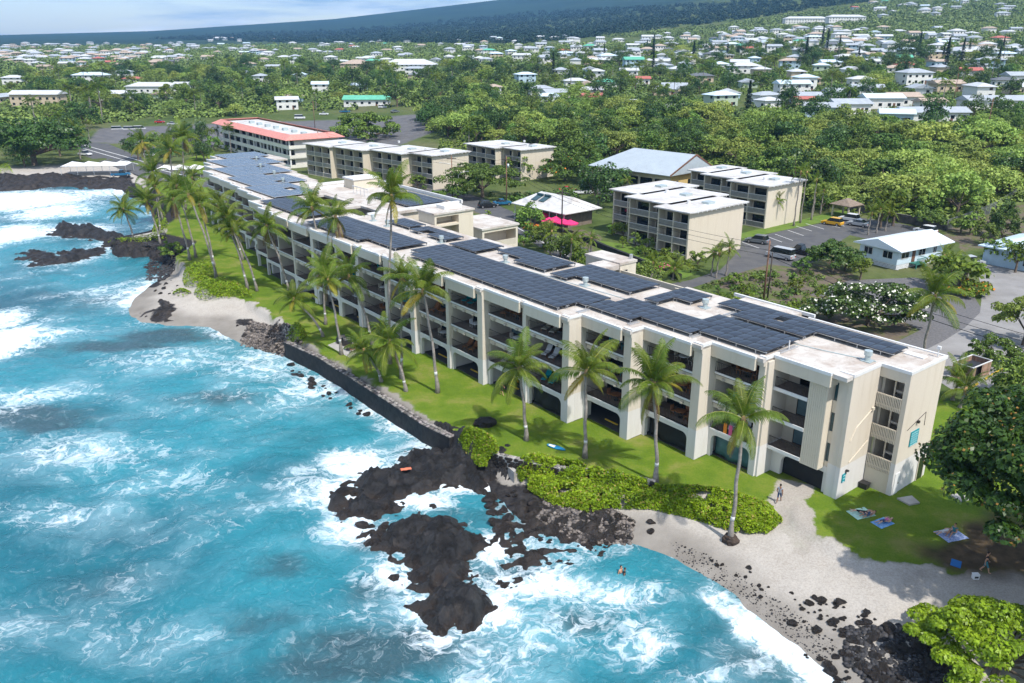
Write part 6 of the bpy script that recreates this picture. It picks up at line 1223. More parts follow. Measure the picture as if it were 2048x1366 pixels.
# boulders
BM = []
for k in range(6):
    bm = bmesh.new(); bmesh.ops.create_icosphere(bm, subdivisions=2, radius=.5); r = random.Random(k); ph = [r.random()*6 for _ in range(6)]
    for v in bm.verts:
        p = v.co; f = 1+.22*math.sin(p.x*5+ph[0])*math.sin(p.y*6+ph[1])+.14*math.sin(p.z*9+ph[2]+p.x*4)+r.uniform(-.07, .07); v.co = Vector((p.x*f*1.15, p.y*f, p.z*f*.72))
    me = bpy.data.meshes.new('boulder'); bm.to_mesh(me); bm.free(); me.materials.append(M_lava if k % 2 else M_lavab); BM.append(me)
def boulders(poly, n, smin, smax, label, group, seed, powr=2.2):
    r = random.Random(seed); poly = np.array(poly); mn, mx_ = poly.min(0), poly.max(0); k = 0
    while k < n:
        x = r.uniform(mn[0], mx_[0]); y = r.uniform(mn[1], mx_[1])
        if not pip(np.array([x]), np.array([y]), poly)[0]: continue
        s = smin+(smax-smin)*r.random()**powr; o = bpy.data.objects.new('boulder', r.choice(BM)); col.objects.link(o); o.location = (x, y, max(gz(x, y), -.15)+s*.12); o.scale = (s, s*r.uniform(.8, 1.2), s*r.uniform(.7, 1.1)); o.rotation_euler = (r.uniform(-.4, .4), r.uniform(-.4, .4), r.random()*6.28); tag(o, label, 'boulder', group); k += 1
def rubble(name, poly, n, smin, smax, label, seed, m, parent=None):
    """countless small stones: one mesh"""
    r = np.random.default_rng(seed); poly = np.array(poly); mn, mx_ = poly.min(0), poly.max(0); q = np.zeros((0, 2))
    while len(q) < n: t = mn+(mx_-mn)*r.random((n, 2)); q = np.concatenate([q, t[pip(t[:, 0], t[:, 1], poly)]])
    q = q[:n]; bm = bmesh.new(); bmesh.ops.create_icosphere(bm, subdivisions=1, radius=.5); bv = np.array([v.co[:] for v in bm.verts]); bf = np.array([[v.index for v in f.verts] for f in bm.faces]); bm.free()
    s = smin+(smax-smin)*r.random(n)**2.5; a = r.random(n)*6.28; z = np.maximum(ground_h(q[:, 0], q[:, 1]), -.1)
    J = 1+.35*(r.random((n, len(bv), 1))-.5); P_ = bv[None]*J*np.stack([s, s*(.7+.5*r.random(n)), s*(.5+.3*r.random(n))], 1)[:, None, :]
    X_ = P_[..., 0]*np.cos(a)[:, None]-P_[..., 1]*np.sin(a)[:, None]; Y_ = P_[..., 0]*np.sin(a)[:, None]+P_[..., 1]*np.cos(a)[:, None]
    V = np.stack([X_+q[:, :1], Y_+q[:, 1:], P_[..., 2]+(z+s*.15)[:, None]], 2).reshape(-1, 3); F = (bf[None]+np.arange(n)[:, None, None]*len(bv)).reshape(-1, 3)
    o = bpy.data.objects.new(name, np_mesh(name, V, F, m)); link(o); tag(o, label, 'stones', kind='stuff'); return o
M_stone = mat('loose_stone', (.035, .034, .036), .7, .4, 2, island=.5); M_coral = mat('mixed_shingle', (.20, .17, .145), .8, .5, 3, c2=(.05, .045, .045), island=.6)
boulders([(6.71, 60.99), (9.79, 61.61), (12.56, 60.07), (10.06, 57.17), (6.41, 57.53)], 30, .25, .95, 'dark boulder where the lava flat meets the beach', 'boulders at the lava edge of the beach', 1)
boulders([(13.29, 59.36), (16.78, 56.4), (21.44, 51.01), (24.49, 49.41), (21.54, 46.96), (17.8, 51.13), (13.79, 57.49)], 24, .15, .5, 'small dark stone scattered on the open sand', 'stones scattered on the open beach', 2)
boulders([(21.12, 50.01), (24.34, 49.95), (25.75, 47.23), (23.0, 45.34), (20.74, 46.62), (19.18, 48.32)], 44, .2, .8, 'black rounded boulder in the loose group on the sand', 'boulders on the middle of the beach', 3)
boulders([(23.47, 46.64), (27.49, 46.44), (28.91, 43.65), (28.79, 41.37), (23.57, 41.7), (22.55, 44.11)], 70, .3, .9, 'black boulder in the dense pile at the lower right', 'boulder pile at the lower right', 4, 1.5)
boulders([(19.81, 45.85), (22.68, 45.39), (23.78, 42.21), (21.5, 41.31), (19.87, 43.98)], 24, .2, .8, 'wet boulder near the waterline at the lower right', 'boulders at the waterline', 5)
boulders([(-40.53, 113.68), (-32.93, 110.38), (-28.01, 101.61), (-30.92, 102.09), (-35.94, 105.52)], 30, .3, 1.1, 'dark boulder in the rubble beside the black seawall', 'boulders beside the black seawall', 6)
boulders([(-30.57, 100.8), (-21.9, 90.8), (-12.7, 80.5), (-14.33, 80.5), (-25.69, 91.57), (-31.15, 98.13)], 20, .4, 1.0, 'wet boulder in the foam below the black seawall', 'boulders below the black seawall', 7)
boulders([(-59.71, 129.85), (-58.55, 136.49), (-54.65, 129.85), (-55.2, 122.9)], 14, .3, .9, 'dark boulder on the upper sand of the small cove', 'boulders on the small cove', 8)
boulders([(-2.95, 66.4), (1.65, 65.95), (5.63, 63.79), (3.15, 58.31), (-1.02, 59.79)], 36, .4, 1.2, 'wet boulder lying in the tide channel between the lava shelves', 'boulders in the tide channel', 9)
boulders([(-14.87, 65.95), (-13.25, 67.31), (-9.49, 59.79), (-6.36, 53.54), (-8.85, 54.84), (-12.45, 59.79)], 20, .5, 1.3, 'broken block at the outer edge of the lava', 'broken blocks at the lava edge', 10)
rubble('shingle', [(2.96, 64.16), (7.34, 63.22), (10.57, 60.93), (9.75, 57.88), (5.23, 58.24), (1.58, 62.27)], 2600, .12, .5, 'mixed pebbles and coral shingle below the hedge', 1, M_coral)
rubble('shingle', [(23.23, 46.91), (27.58, 46.65), (29.23, 43.63), (28.92, 40.99), (23.41, 41.31), (22.09, 43.75)], 3000, .12, .5, 'small black stones filling the pile at the lower right', 2, M_stone)
rubble('shingle', [(-38.39, 113.96), (-30.95, 108.19), (-27.55, 101.15), (-30.39, 101.35), (-37.33, 105.55)], 1800, .15, .6, 'pebbles and rubble at the seawall end of the cove', 3, M_coral)
rubble('shingle', [(13.08, 58.17), (15.89, 55.95), (19.75, 50.25), (22.69, 44.52), (20.85, 43.93), (17.47, 49.87), (13.17, 56.29)], 700, .05, .18, 'scattered pebbles along the tide line', 4, M_stone)
rubble('shingle', [(-82.92, 164.7), (-65.22, 154.19), (-61.41, 145.91), (-60.32, 137.59), (-64.15, 138.34), (-69.89, 154.3)], 1500, .2, .8, 'broken lava rubble below the grassy point', 5, M_stone)
# walls
def sweep(pts, w, z0, z1, m, name, parent, top=None):
    pts = [Vector((p[0], p[1], 0)) for p in pts]; L_ = []; R_ = []
    for i, p in enumerate(pts):
        d = (pts[min(i+1, len(pts)-1)]-pts[max(i-1, 0)]).normalized(); n = Vector((-d.y, d.x, 0)); L_.append(p+n*w/2); R_.append(p-n*w/2)
    k = len(pts); V = [(p.x, p.y, z0) for p in L_]+[(p.x, p.y, z0) for p in R_]+[(p.x, p.y, z1) for p in L_]+[(p.x, p.y, z1) for p in R_]
    F = []
    for i in range(k-1): F += [(i+1, i, 2*k+i, 2*k+i+1), (k+i, k+i+1, 3*k+i+1, 3*k+i), (3*k+i, 3*k+i+1, 2*k+i+1, 2*k+i)]
    F += [(0, k, 3*k, 2*k), (2*k-1, k-1, 3*k-1, 4*k-1)]
    return MB().add(V, F).build(name, m, parent)
def resample(pts, step):
    out = []; P_ = [Vector((p[0], p[1], 0)) for p in pts]
    for a, b in zip(P_[:-1], P_[1:]):
        n = max(1, int((b-a).length/step)); out += [a.lerp(b, i/n) for i in range(n)]
    return out+[P_[-1]]
M_wallb = mat('black_wall_rock', (.016, .017, .019), .8, .5, 1.5, bump=1.0, bscale=3, c2=(.035, .034, .034)); M_mortar = mat('pale_mortar', (.42, .40, .37), .9, .2, 3); M_capst = mat('cap_stone', (.20, .185, .17), .85, .5, 2, objv=.6)
sw = empty('seawall', (0, 0, 0)); tag(sw, 'tall black lava rock seawall with weathered pale top beside the surf', 'seawall')
SWP = [(-29.67, 101.39), (-24.05, 95.89), (-19.14, 89.65), (-13.4, 82.44), (-8.98, 76.64), (-5.94, 73.66)]
sweep(resample(SWP, 1.5), .85, -1.2, 2.02, M_wallb, 'wall_body', sw)
st_me = []
for k in range(4):
    bm = bmesh.new(); bmesh.ops.create_cube(bm, size=1); bmesh.ops.subdivide_edges(bm, edges=bm.edges[:], cuts=1, use_grid_fill=True); r = random.Random(60+k)
    for v in bm.verts:
        v.co *= 1-.22*(abs(v.co.x)+abs(v.co.y)+abs(v.co.z)-.5)*.8; v.co += Vector((r.uniform(-.07, .07), r.uniform(-.07, .07), r.uniform(-.05, .05)))
    me = bpy.data.meshes.new('stone'); bm.to_mesh(me); bm.free(); st_me.append(me)
stc = []; std = []
for me in st_me:
    a = me.copy(); a.materials.append(M_capst); stc.append(a); b = me.copy(); b.materials.append(M_lava); std.append(b)
r = random.Random(9)
def stones(path, parent, w, z, sc, rows, meshes, step, jit=.08, side=None):
    P_ = resample(path, step)
    for i in range(len(P_)-1):
        d = (P_[i+1]-P_[i]); n = Vector((-d.y, d.x, 0)).normalized(); a = math.atan2(d.y, d.x)
        for k in range(rows):
            off = ((k+.5)/rows-.5)*w if side is None else side*w/2
            zz = z if side is None else z-k*sc*.85
            q = bpy.data.objects.new('stone', r.choice(meshes)); link(q, parent); p = P_[i]+d*(.5+r.uniform(-.2, .2)+(.5 if (k % 2 and side is not None) else 0))+n*(off+r.uniform(-jit, jit)*.5)
            q.location = (p.x, p.y, zz+r.uniform(-jit, jit)*.5); s = sc*r.uniform(.75, 1.15); q.scale = (step*r.uniform(.75, 1.0), (w/rows if side is None else sc)*r.uniform(.8, 1.0), s*.8); q.rotation_euler = (r.uniform(-.15, .15), r.uniform(-.15, .15), a+r.uniform(-.3, .3))
stones(SWP, sw, .85, 2.03, .22, 2, stc, .42)
lw_ = empty('stone_wall', (0, 0, 0)); tag(lw_, 'low curved wall of black stones in pale mortar along the lawn edge', 'wall')
LWP = [(-4.4, 72.92), (-2.6, 70.69), (-1.14, 69.26), (1.68, 67.89), (4.41, 66.74), (7.11, 66.09), (10.18, 65.17), (12.72, 64.19)]
sweep(resample(LWP, 1.0), .5, .6, 2.42, M_mortar, 'mortar_core', lw_)
stones(LWP, lw_, .5, 2.42, .22, 1, stc, .5); stones(LWP, lw_, .52, 2.25, .36, 4, std, .48, side=-1)
# step block and concrete ramp in the wall gap
rp_ = MB(); pr_ = [(-1.9, 71.14), (-1.16, 70.84), (0.37, 67.88), (0.19, 67.41)]; rp_.prism([p[:2] for p in pr_], .2, 1.5); tag(rp_.build('ramp', M_conc), 'narrow pale concrete ramp beside the round naupaka mound', 'ramp')
bs = (-2.68, 76.38, 2); o = bpy.data.objects.new('boulder', BM[1]); link(o); o.location = (bs[0], bs[1], 2.25); o.scale = (2.0, 1.5, 1.5); tag(o, 'large black lava boulder lying on the lawn beside the palm', 'boulder')
# inland lava wall and chain link fence
iw = empty('lava_wall', (0, 0, 0)); tag(iw, 'long grey lava stone wall at the back of the car park', 'wall'); sweep(resample([(78.06, 191.73), (81.73, 185.78), (83.94, 178.54), (87.57, 173.83), (91.02, 169.35)], 3), .6, 1.5, 3.9, mat('grey_lava_wall', (.10, .095, .09), .9, .4, 1.2, bump=.9, bscale=2.5), 'wall_body', iw)
rw_ = empty('lava_wall', (0, 0, 0)); tag(rw_, 'low dark stone wall between the road and the apartment lawn', 'wall'); sweep(resample([(14.06, 160.55), (17.65, 152.17), (21.37, 144.55), (26.03, 134.99), (27.86, 131.24)], 2), .6, 1.5, 3.0, M_wallb, 'wall_body', rw_)
fn = empty('chain_fence', (0, 0, 0)); tag(fn, 'grey chain link fence climbing from the lava wall to the right', 'fence')
fp = resample([(91.02, 169.35), (102.73, 180.16), (123.81, 201.35), (135.06, 211.91)], 3.0); M_mesh = mat('fence_mesh', (.34, .35, .36), .6, .1, 3, metal=.3)
wires = MB()
for a, b in zip(fp[:-1], fp[1:]):
    MB().cyl(a.x, a.y, gz(a.x, a.y)-.2, gz(a.x, a.y)+2.4, .05, 6).build('post', M_mesh, fn); za, zb = gz(a.x, a.y), gz(b.x, b.y)
    for k in range(9): wires.tube([(a.x, a.y, za+.15+k*.27), (b.x, b.y, zb+.15+k*.27)], .03, 3)
    for k in range(8): p = a.lerp(b, k/8); z = za+(zb-za)*k/8; wires.tube([(p.x, p.y, z+.1), (p.x, p.y, z+2.3)], .025, 3)
wires.build('mesh', M_mesh, fn)

# ================================================================== POLES AND WIRES
M_pole = mat('pole_wood', (.20, .11, .07), .85, .25, 2); M_pole2 = mat('pole_dark', (.05, .04, .035), .85, .2, 2); M_wire = mat('wire', (.02, .02, .02), .6)
def pole(p, h, label, m=M_pole, arm=True, lamp=False, can=False, r0=.16):
    o = empty('utility_pole', p); tag(o, label, 'pole', 'utility poles'); MB().tube([(0, 0, -.5), (0, 0, h)], [r0, r0*.7], 8).build('post', m, o, True)
    if arm: MB().box(-1.2, 1.2, -.08, .08, h-.9, h-.7).build('crossarm', M_pole2, o)
    if can: MB().cyl(.4, 0, h-2.8, h-1.8, .28, 10).build('transformer', M_galv, o, True)
    if lamp:
        l = MB(); l.tube([(0, 0, h-2.2), (-1.2, 0, h-1.9), (-2.6, 0, h-1.8)], .05, 6); l.box(-3.1, -2.5, -.15, .15, h-1.9, h-1.75); l.build('lamp_arm', M_alu, o)
    return Vector(p)+Vector((0, 0, h))
t1 = pole((-1.34, 199.35, 2), 11.5, 'wooden utility pole with transformer between the dense tree and restaurant', can=True); t2 = pole((9.92, 161.44, 2), 10, 'wooden utility pole before the pink umbrellas', M_pole2); t3 = pole((38.47, 120.0, 2), 9.2, 'tall brown utility pole behind the near roof', arm=False); t3b = pole((38.55, 118.46, 2), 7.8, 'black stub pole beside the tall brown pole', M_pole2, False, r0=.13)
t4 = pole((-15.12, 208.28, 2), 10.5, 'wooden utility pole with street lamp behind the lift tower', lamp=True); t0 = pole((-63.01, 272.96, 2), 11, 'utility pole near the tan apartments'); t5 = pole((63.2, 67.87, 2), 9, 'utility pole outside the right edge')
for (p, h, lab) in (((157.98, 280.14, 12), 12, 'street pole in front of the long pale house'), ((194.76, 376.06, 12), 12, 'tall thin pole behind the tan roofed house'), ((-88.81, 380.34, 3), 12, 'thin pole at the car park edge')): pole((p[0], p[1], gz(p[0], p[1])), h, lab)
def wire(a, b, sag, label, off=(0, 0, 0), r=.03):
    o = Vector(off); pts = [tuple(a.lerp(b, i/16)+o+Vector((0, 0, -sag*4*(i/16)*(1-i/16)))) for i in range(17)]; tag(MB().tube(pts, r, 4).build('overhead_wire', M_wire), label, 'wire', 'overhead wires along the road')
for k, dz in enumerate((-.6, -1.4, -2.2)):
    n_ = ('upper', 'middle', 'lower')[k]; d = (0, 0, dz)
    wire(t0, t4, 1.2, n_+' overhead wire between the two far utility poles', d); wire(t4, t1, .8, n_+' overhead wire from the street lamp pole to the transformer pole', d); wire(t1, t2, .8, n_+' overhead wire from the transformer pole to the umbrella pole', d); wire(t2, t3, 1.0, n_+' overhead wire from the umbrella pole to the tall brown pole', d); wire(t3, t5, 1.4, n_+' overhead wire crossing behind the near roof to the right', d, .045 if k == 2 else .03)
sl = empty('street_lamp', (-13.17, 203.38, 2)); tag(sl, 'grey street lamp with short curved arm at the road', 'lamp'); MB().tube([(0, 0, 0), (0, 0, 6.4), (.6, 0, 7.0), (2.0, 0, 7.3)], [.09, .07, .05, .04], 7).build('post', M_alu, sl, True); MB().box(1.8, 2.5, -.14, .14, 7.2, 7.36).build('lamp_head', M_alu, sl)

# ================================================================== VEHICLES
M_tyre = mat('tyre', (.015, .015, .015), .8); M_rim = mat('wheel_rim', (.5, .5, .52), .35, metal=.7); M_lamp = mat('headlamp', (.75, .75, .72), .2); M_tail = mat('tail_lamp', (.45, .02, .02), .3)
def paint(n, c): return mat('car_paint_'+n, c, .25, 0, spec=.6)
PA = {'white': paint('white', (.72, .73, .74)), 'silver': paint('silver', (.42, .44, .46)), 'grey': paint('grey', (.16, .18, .19)), 'black': paint('black', (.015, .016, .018)), 'yellow': paint('yellow', (.68, .38, .02)), 'red': paint('red', (.45, .03, .03)), 'blue': paint('blue', (.02, .13, .25))}
def car(p, rz, colour, kind, label):
    o = empty('parked_car', (p[0], p[1], p[2]), rz); tag(o, label, {'pickup': 'pickup', 'van': 'van'}.get(kind, 'car'), 'parked vehicles')
    L = {'suv': 4.5, 'sedan': 4.6, 'pickup': 5.5, 'van': 5.2}[kind]; W = .92; hb_ = .95 if kind != 'van' else 1.15; ht = {'suv': 1.68, 'sedan': 1.45, 'pickup': 1.8, 'van': 2.1}[kind]
    def loft(prof, m, name, par, ws):
        n = len(prof); V = []; 
        for sd in (-1, 1): V += [(x, sd*w_, z) for (x, z), w_ in zip(prof, ws)]
        F = [(i, (i+1) % n, n+(i+1) % n, n+i) for i in range(n)]+[tuple(range(n-1, -1, -1)), tuple(range(n, 2*n))]
        q = MB().add(V, F).build(name, m, par); b = q.modifiers.new('b', 'BEVEL'); b.width = .06; b.segments = 2; b.limit_method = 'ANGLE'; return q
    a = L/2; body = loft([(-a, .35), (a-.1, .30), (a, .55), (a-.08, hb_-.18), (a-1.0, hb_-.02), (-a+.2, hb_), (-a, hb_-.15)], PA[colour], 'body', o, [W-.05, W-.05, W-.04, W-.05, W, W, W-.05])
    cab = {'suv': [(-a+.15, hb_-.02), (a-1.15, hb_-.04), (a-1.9, ht-.03), (-a+.5, ht)], 'sedan': [(-a+.75, hb_-.02), (a-1.2, hb_-.03), (a-2.0, ht-.02), (-a+1.55, ht)], 'pickup': [(-.55, hb_-.02), (a-1.35, hb_-.04), (a-2.0, ht-.02), (-.25, ht)], 'van': [(-a+.08, hb_-.02), (a-.75, hb_-.03), (a-1.35, ht-.04), (-a+.15, ht)]}[kind]
    c = loft(cab, M_glass, 'cabin', o, [W-.06, W-.06, W-.2, W-.2]); x0, x1 = cab[3][0], cab[2][0]
    MB().box(x0+.02, x1-.02, -W+.19, W-.19, ht-.01, ht+.05).build('cabin_roof', PA[colour], o, bevel=.03)
    if kind == 'pickup': MB().box(-a+.25, -.7, -W+.14, W-.14, hb_+.003, hb_+.02).build('cargo_bed', M_dark, o)
    for x in (-a+.85, a-.9):
        for sd in (-1, 1):
            w = MB(); w.tube([(x, sd*(W-.2), .33), (x, sd*(W+.02), .33)], .33, 14); w_ = w.build('wheel', M_tyre, o); q = MB(); q.tube([(x, sd*(W+.0), .33), (x, sd*(W+.035), .33)], .19, 10); q.build('rim', M_rim, w_)
    for sd in (-1, 1):
        MB().box(a-.09, a-.01, sd*.62-.16, sd*.62+.16, .6, .74).build('headlight', M_lamp, o); MB().box(-a-.015, -a+.05, sd*.66-.12, sd*.66+.12, .6, .82).build('tail_light', M_tail, o)
    MB().box(-a+.5, a-.5, -W+.1, W-.1, .18, .34).build('underbody', M_dark, o); return o
for p, rz, c_, k, lab in (((69.06, 174.86, 2),2.35,'yellow','suv','bright yellow small car in the car park'),((74.35, 179.08, 2),2.35,'white','suv','white car parked right of the yellow one'),((48.12, 157.95, 2),2.5,'grey','suv','dark grey car parked beside the cream apartment wall'),((53.81, 149.03, 2),2.3,'black','pickup','black pickup beside the round dark tree'),((48.86, 145.65, 2),2.3,'silver','van','silver van behind the low wall by the car park'),((81.24, 141.0, 2),.2,'silver','suv','silver car in the driveway of the blue cottage'),((18.33, 213.4, 2),.2,'white','pickup','white pickup parked behind the restaurant'),((14.62, 216.43, 2),.2,'red','sedan','red car parked behind the restaurant'),((-5.85, 194.84, 2),.3,'black','suv','black car parked left of the road palms'),((-2.3, 198.04, 2),.3,'blue','sedan','dark blue car parked at the road beside the utility pole'),
 ((-175.33, 374.91, 2),.25,'white','van','leftmost of three white vans in the far car park'),((-169.99, 374.91, 2),.25,'white','van','middle of three white vans in the far car park'),((-166.48, 377.12, 2),.25,'white','van','rightmost of three white vans in the far car park'),((-148.82, 290.7, 2),-.4,'white','pickup','white pickup beside the coast road'),((-125.61, 289.36, 2),-.4,'white','suv','white car on the coast road behind the yellow palm'),((-115.35, 243.99, 2),.4,'blue','pickup','dark blue truck beside the canopy tents'),((-86.14, 437.81, 5.08),.1,'blue','pickup','blue pickup at the far side of the grey car park'),((-95.06, 428.77, 4.56),.1,'white','sedan','white car at the far side of the grey car park'),((-68.47, 449.58, 6.47),.3,'white','suv','white car before the green roofed building'),((-107.51, 391.38, 3.08),.2,'silver','suv','silver car at the left of the grey car park'),((-103.48, 413.26, 3.92),.2,'white','van','white van at the left rear of the grey car park'),((-58.98, 427.87, 5.85),.6,'grey','sedan','grey car at the right rear of the grey car park'),((-156.86, 390.21, 3.19),.2,'silver','sedan','silver car right of the three white vans'),((-165.52, 397.45, 3.44),.2,'red','sedan','red car behind the three white vans'),((-144.26, 390.49, 3.16),.3,'white','sedan','white car in the far car park near the red roof'),((74.26, 173.83, 2),2.35,'silver','sedan','silver car half hidden by areca palms in the car park'),((85.38, 166.95, 2),2.2,'white','suv','white car beside the lava wall end')): car(p, rz, c_, k, lab)
def gar(u, v): q = Vector(BO)+Matrix.Rotation(BR, 3, 'Z') @ Vector((u, v, .06)); return tuple(q)
for (u, v, c_, k, lab) in ((-9.6, 4.6, 'black', 'pickup', 'dark truck parked in the garage behind the tall curved palm'), (-16.6, 4.0, 'white', 'suv', 'white car in the garage arch left of the dark truck'), (-36.5, 2.4, 'grey', 'sedan', 'grey car in the garage behind the bending palm'), (-43, 2.2, 'blue', 'sedan', 'blue car deep in a garage arch'), (-71, 2.5, 'red', 'sedan', 'red car in a far garage arch'), (-91, 6.5, 'white', 'van', 'white vehicle in the far garage end')): car(gar(u, v), BR+math.pi/2, c_, k, lab)

# ================================================================== LAWN AND BALCONY THINGS
M_teal = mat('teal_cushion', (.0, .30, .36), .7, .15, 3); M_cush = mat('beige_cushion', (.55, .50, .42), .8, .1, 3); M_wood = mat('warm_wood', (.32, .14, .06), .6, .25, 3); M_redc = mat('red_cloth', (.55, .06, .06), .8); M_bluec = mat('blue_cloth', (.02, .14, .40), .8); M_plas = mat('white_plastic', (.70, .70, .70), .5)
def lounger(p, rz, m, label, group):
    o = empty('lounge_chair', p, rz); tag(o, label, 'lounge chair', group); f = MB(); f.box(-.95, .95, -.33, -.27, .26, .32); f.box(-.95, .95, .27, .33, .26, .32); f.build('frame', M_wood, o)
    for (x, y) in ((-.85, -.3), (.85, -.3), (-.85, .3), (.85, .3)): MB().box(x-.03, x+.03, y-.03, y+.03, 0, .27).build('leg', M_wood, o)
    MB().box(-.95, .35, -.3, .3, .32, .42).build('seat_cushion', m, o, bevel=.03); MB().add([(.35, -.3, .32), (.35, .3, .32), (.98, .3, .82), (.98, -.3, .82), (.32, -.3, .43), (.32, .3, .43), (.92, .3, .92), (.92, -.3, .92)], [(3, 2, 1, 0), (4, 5, 6, 7), (0, 1, 5, 4), (1, 2, 6, 5), (2, 3, 7, 6), (3, 0, 4, 7)]).build('back_cushion', m, o)
def chair(p, rz, m, label, group):
    o = empty('balcony_chair', p, rz); tag(o, label, 'chair', group); MB().box(-.24, .24, -.24, .24, .42, .48).build('seat', m, o); MB().box(-.24, .24, .2, .25, .48, .98).build('backrest', m, o)
    for (x, y) in ((-.2, -.2), (.2, -.2), (-.2, .2), (.2, .2)): MB().box(x-.025, x+.025, y-.025, y+.025, 0, .42).build('leg', m, o)
def table(p, rz, m, label, group, w=.55):
    o = empty('balcony_table', p, rz); tag(o, label, 'table', group); MB().cyl(0, 0, .68, .73, w, 14).build('table_top', m, o); MB().cyl(0, 0, 0, .68, .05, 6).build('leg', M_dark, o); MB().cyl(0, 0, 0, .05, .25, 10).build('foot', M_dark, o)
def bal(bay, fl, u, v): b = BAYS[bay]; q = Vector(BO)+Matrix.Rotation(BR, 3, 'Z') @ Vector((b[0]+u, b[2]+v, FZ[fl]+.125)); return tuple(q)
FLN = ('lowest level', 'middle level', 'top level'); BN = ['balcony beside slatted block', 'second balcony from near end', 'third balcony from near end', 'fourth balcony from near end', 'fifth balcony from near end', 'sixth balcony from near end', 'seventh balcony from near end', 'eighth balcony from near end', 'ninth balcony from near end', 'tenth balcony from near end']
rf_ = random.Random(12); seen = set()
for bay in range(10):
    for fl in range(3):
        w = BAYS[bay][1]-BAYS[bay][0]-1.4; kind = rf_.choice(['lounge', 'dine', 'dine', 'mix']); mm, cn_ = rf_.choice([(M_cush, 'beige'), (M_teal, 'teal'), (M_plas, 'white'), (M_wood, 'brown')])
        if (bay, fl) in ((3, 2),): kind, mm, cn_ = 'lounge', M_cush, 'beige'
        if (bay, fl) in ((3, 0), (5, 2)): kind, mm, cn_ = 'lounge', M_teal, 'teal'
        if (bay, fl) == (0, 2): kind, mm, cn_ = 'dine', M_wood, 'brown'
        at_ = 'on %s %s' % (BN[bay], FLN[fl])
        if kind in ('lounge', 'mix'):
            for k in range(2 if kind == 'lounge' else 1): lounger(bal(bay, fl, 1.6+k*1.2, 1.5), BR+2.0, mm, '%s %s lounge chair %s' % (('left', 'right')[k], cn_, at_), 'balcony lounge chairs')
        if kind in ('dine', 'mix'):
            table(bal(bay, fl, w*.68, 1.4), 0, M_wood if cn_ == 'brown' else M_plas, 'small round table %s' % at_, 'balcony tables')
            for k, (du, dv, rz) in enumerate(((-.85, 0, 1.57), (.85, 0, -1.57), (0, .85, 0))): chair(bal(bay, fl, w*.68+du, 1.4+dv), BR+rz, mm, '%s %s chair %s' % (('far', 'near', 'rear')[k], cn_, at_), 'balcony chairs')
def towel(p, rz, m, label, w=.5, l=1.0, name='towel'):
    o = MB(); n = 6; V = [((i/n-.5)*2*l, sd*w, .03+.02*math.sin(i*2+sd)) for i in range(n+1) for sd in (-1, 1)]; F = [(2*i, 2*i+2, 2*i+3, 2*i+1) for i in range(n)]; o.add(V, F); q = o.build(name, m); s = q.modifiers.new('t', 'SOLIDIFY'); s.thickness = .02; q.location = p; q.rotation_euler = (0, 0, rz); return tag(q, label, 'towel')
# towels drying on a railing by the slatted block
for k, (m, n_) in enumerate(((M_orangef, 'orange'), (M_pinkf, 'pink'))):
    q = MB().box(0, .35, -.03, .03, -.6, .42).build('hanging_towel', m); q.location = bal(0, 0, 1.6+k*.6, .18); q.location.z += .62; q.rotation_euler = (0, 0, BR); tag(q, n_+' towel hung over the lowest railing beside the slatted block', 'towel')
sb_ = (4.27, 71.28, 2); q = MB(); pr = [(-1.05, 0), (-.9, .16), (-.4, .27), (.2, .27), (.75, .18), (1.1, 0), (.75, -.18), (.2, -.27), (-.4, -.27), (-.9, -.16)]; q.prism(pr, 0, .08); sb2 = q.build('surfboard', mat('board_blue', (.02, .22, .42), .3)); sb2.location = (sb_[0], sb_[1], 2.06); sb2.rotation_euler = (.1, 0, -.6); tag(sb2, 'blue and white surfboard lying on the lawn', 'surfboard'); MB().prism([(-.8, .12), (-.1, .2), (-.1, -.2), (-.8, -.12)], .081, .09).build('white_patch', M_plas, sb2)
pt = empty('picnic_table', (-20.24, 98.29, 2), .7); tag(pt, 'dark wooden picnic table on the paved patch by the seawall', 'table'); MB().box(-.95, .95, -.4, .4, .70, .76).build('table_top', M_brown, pt)
for sd in (-1, 1): MB().box(-.95, .95, sd*.72-.13, sd*.72+.13, .42, .47).build('bench', M_brown, pt)
for x in (-.7, .7): MB().box(x-.05, x+.05, -.75, .75, .36, .42).build('brace', M_brown, pt); MB().tube([(x, -.6, 0), (x, -.25, .7)], .05, 5).build('leg', M_brown, pt); MB().tube([(x, .6, 0), (x, .25, .7)], .05, 5).build('leg', M_brown, pt)
sheet('paved_patch', [(-24.01, 100.09), (-22.25, 102.78), (-18.5, 98.24), (-20.21, 95.41)], 2.02, M_conc)
for k, (p, lab) in enumerate((((-22.35, 100.9, 2), 'left black barbecue grill beside the picnic table'), ((-21.48, 100.14, 2), 'right black barbecue grill beside the picnic table'), ((-70.2, 162.33, 2), 'black barbecue grill on the grassy point'))):
    g = empty('barbecue_grill', p, .5); tag(g, lab, 'grill', 'barbecue grills'); MB().box(-.6, .6, -.35, .35, .1, .75).build('cabinet', M_dark, g, bevel=.03); MB().tube([(-.5, 0, .78), (.5, 0, .78)], .34, 10).build('lid', M_dark, g); MB().box(-.4, .4, -.42, -.38, .85, .9).build('handle', M_alu, g)
M_tw1 = mat('mint_towel', (.45, .68, .58), .9, .2, 4); M_tw2 = mat('blue_towel', (.03, .22, .60), .9, .35, 5, c2=(.35, .55, .75)); M_tw3 = mat('striped_towel', (.55, .60, .75), .9, 0, 7, c2=(.10, .20, .50))
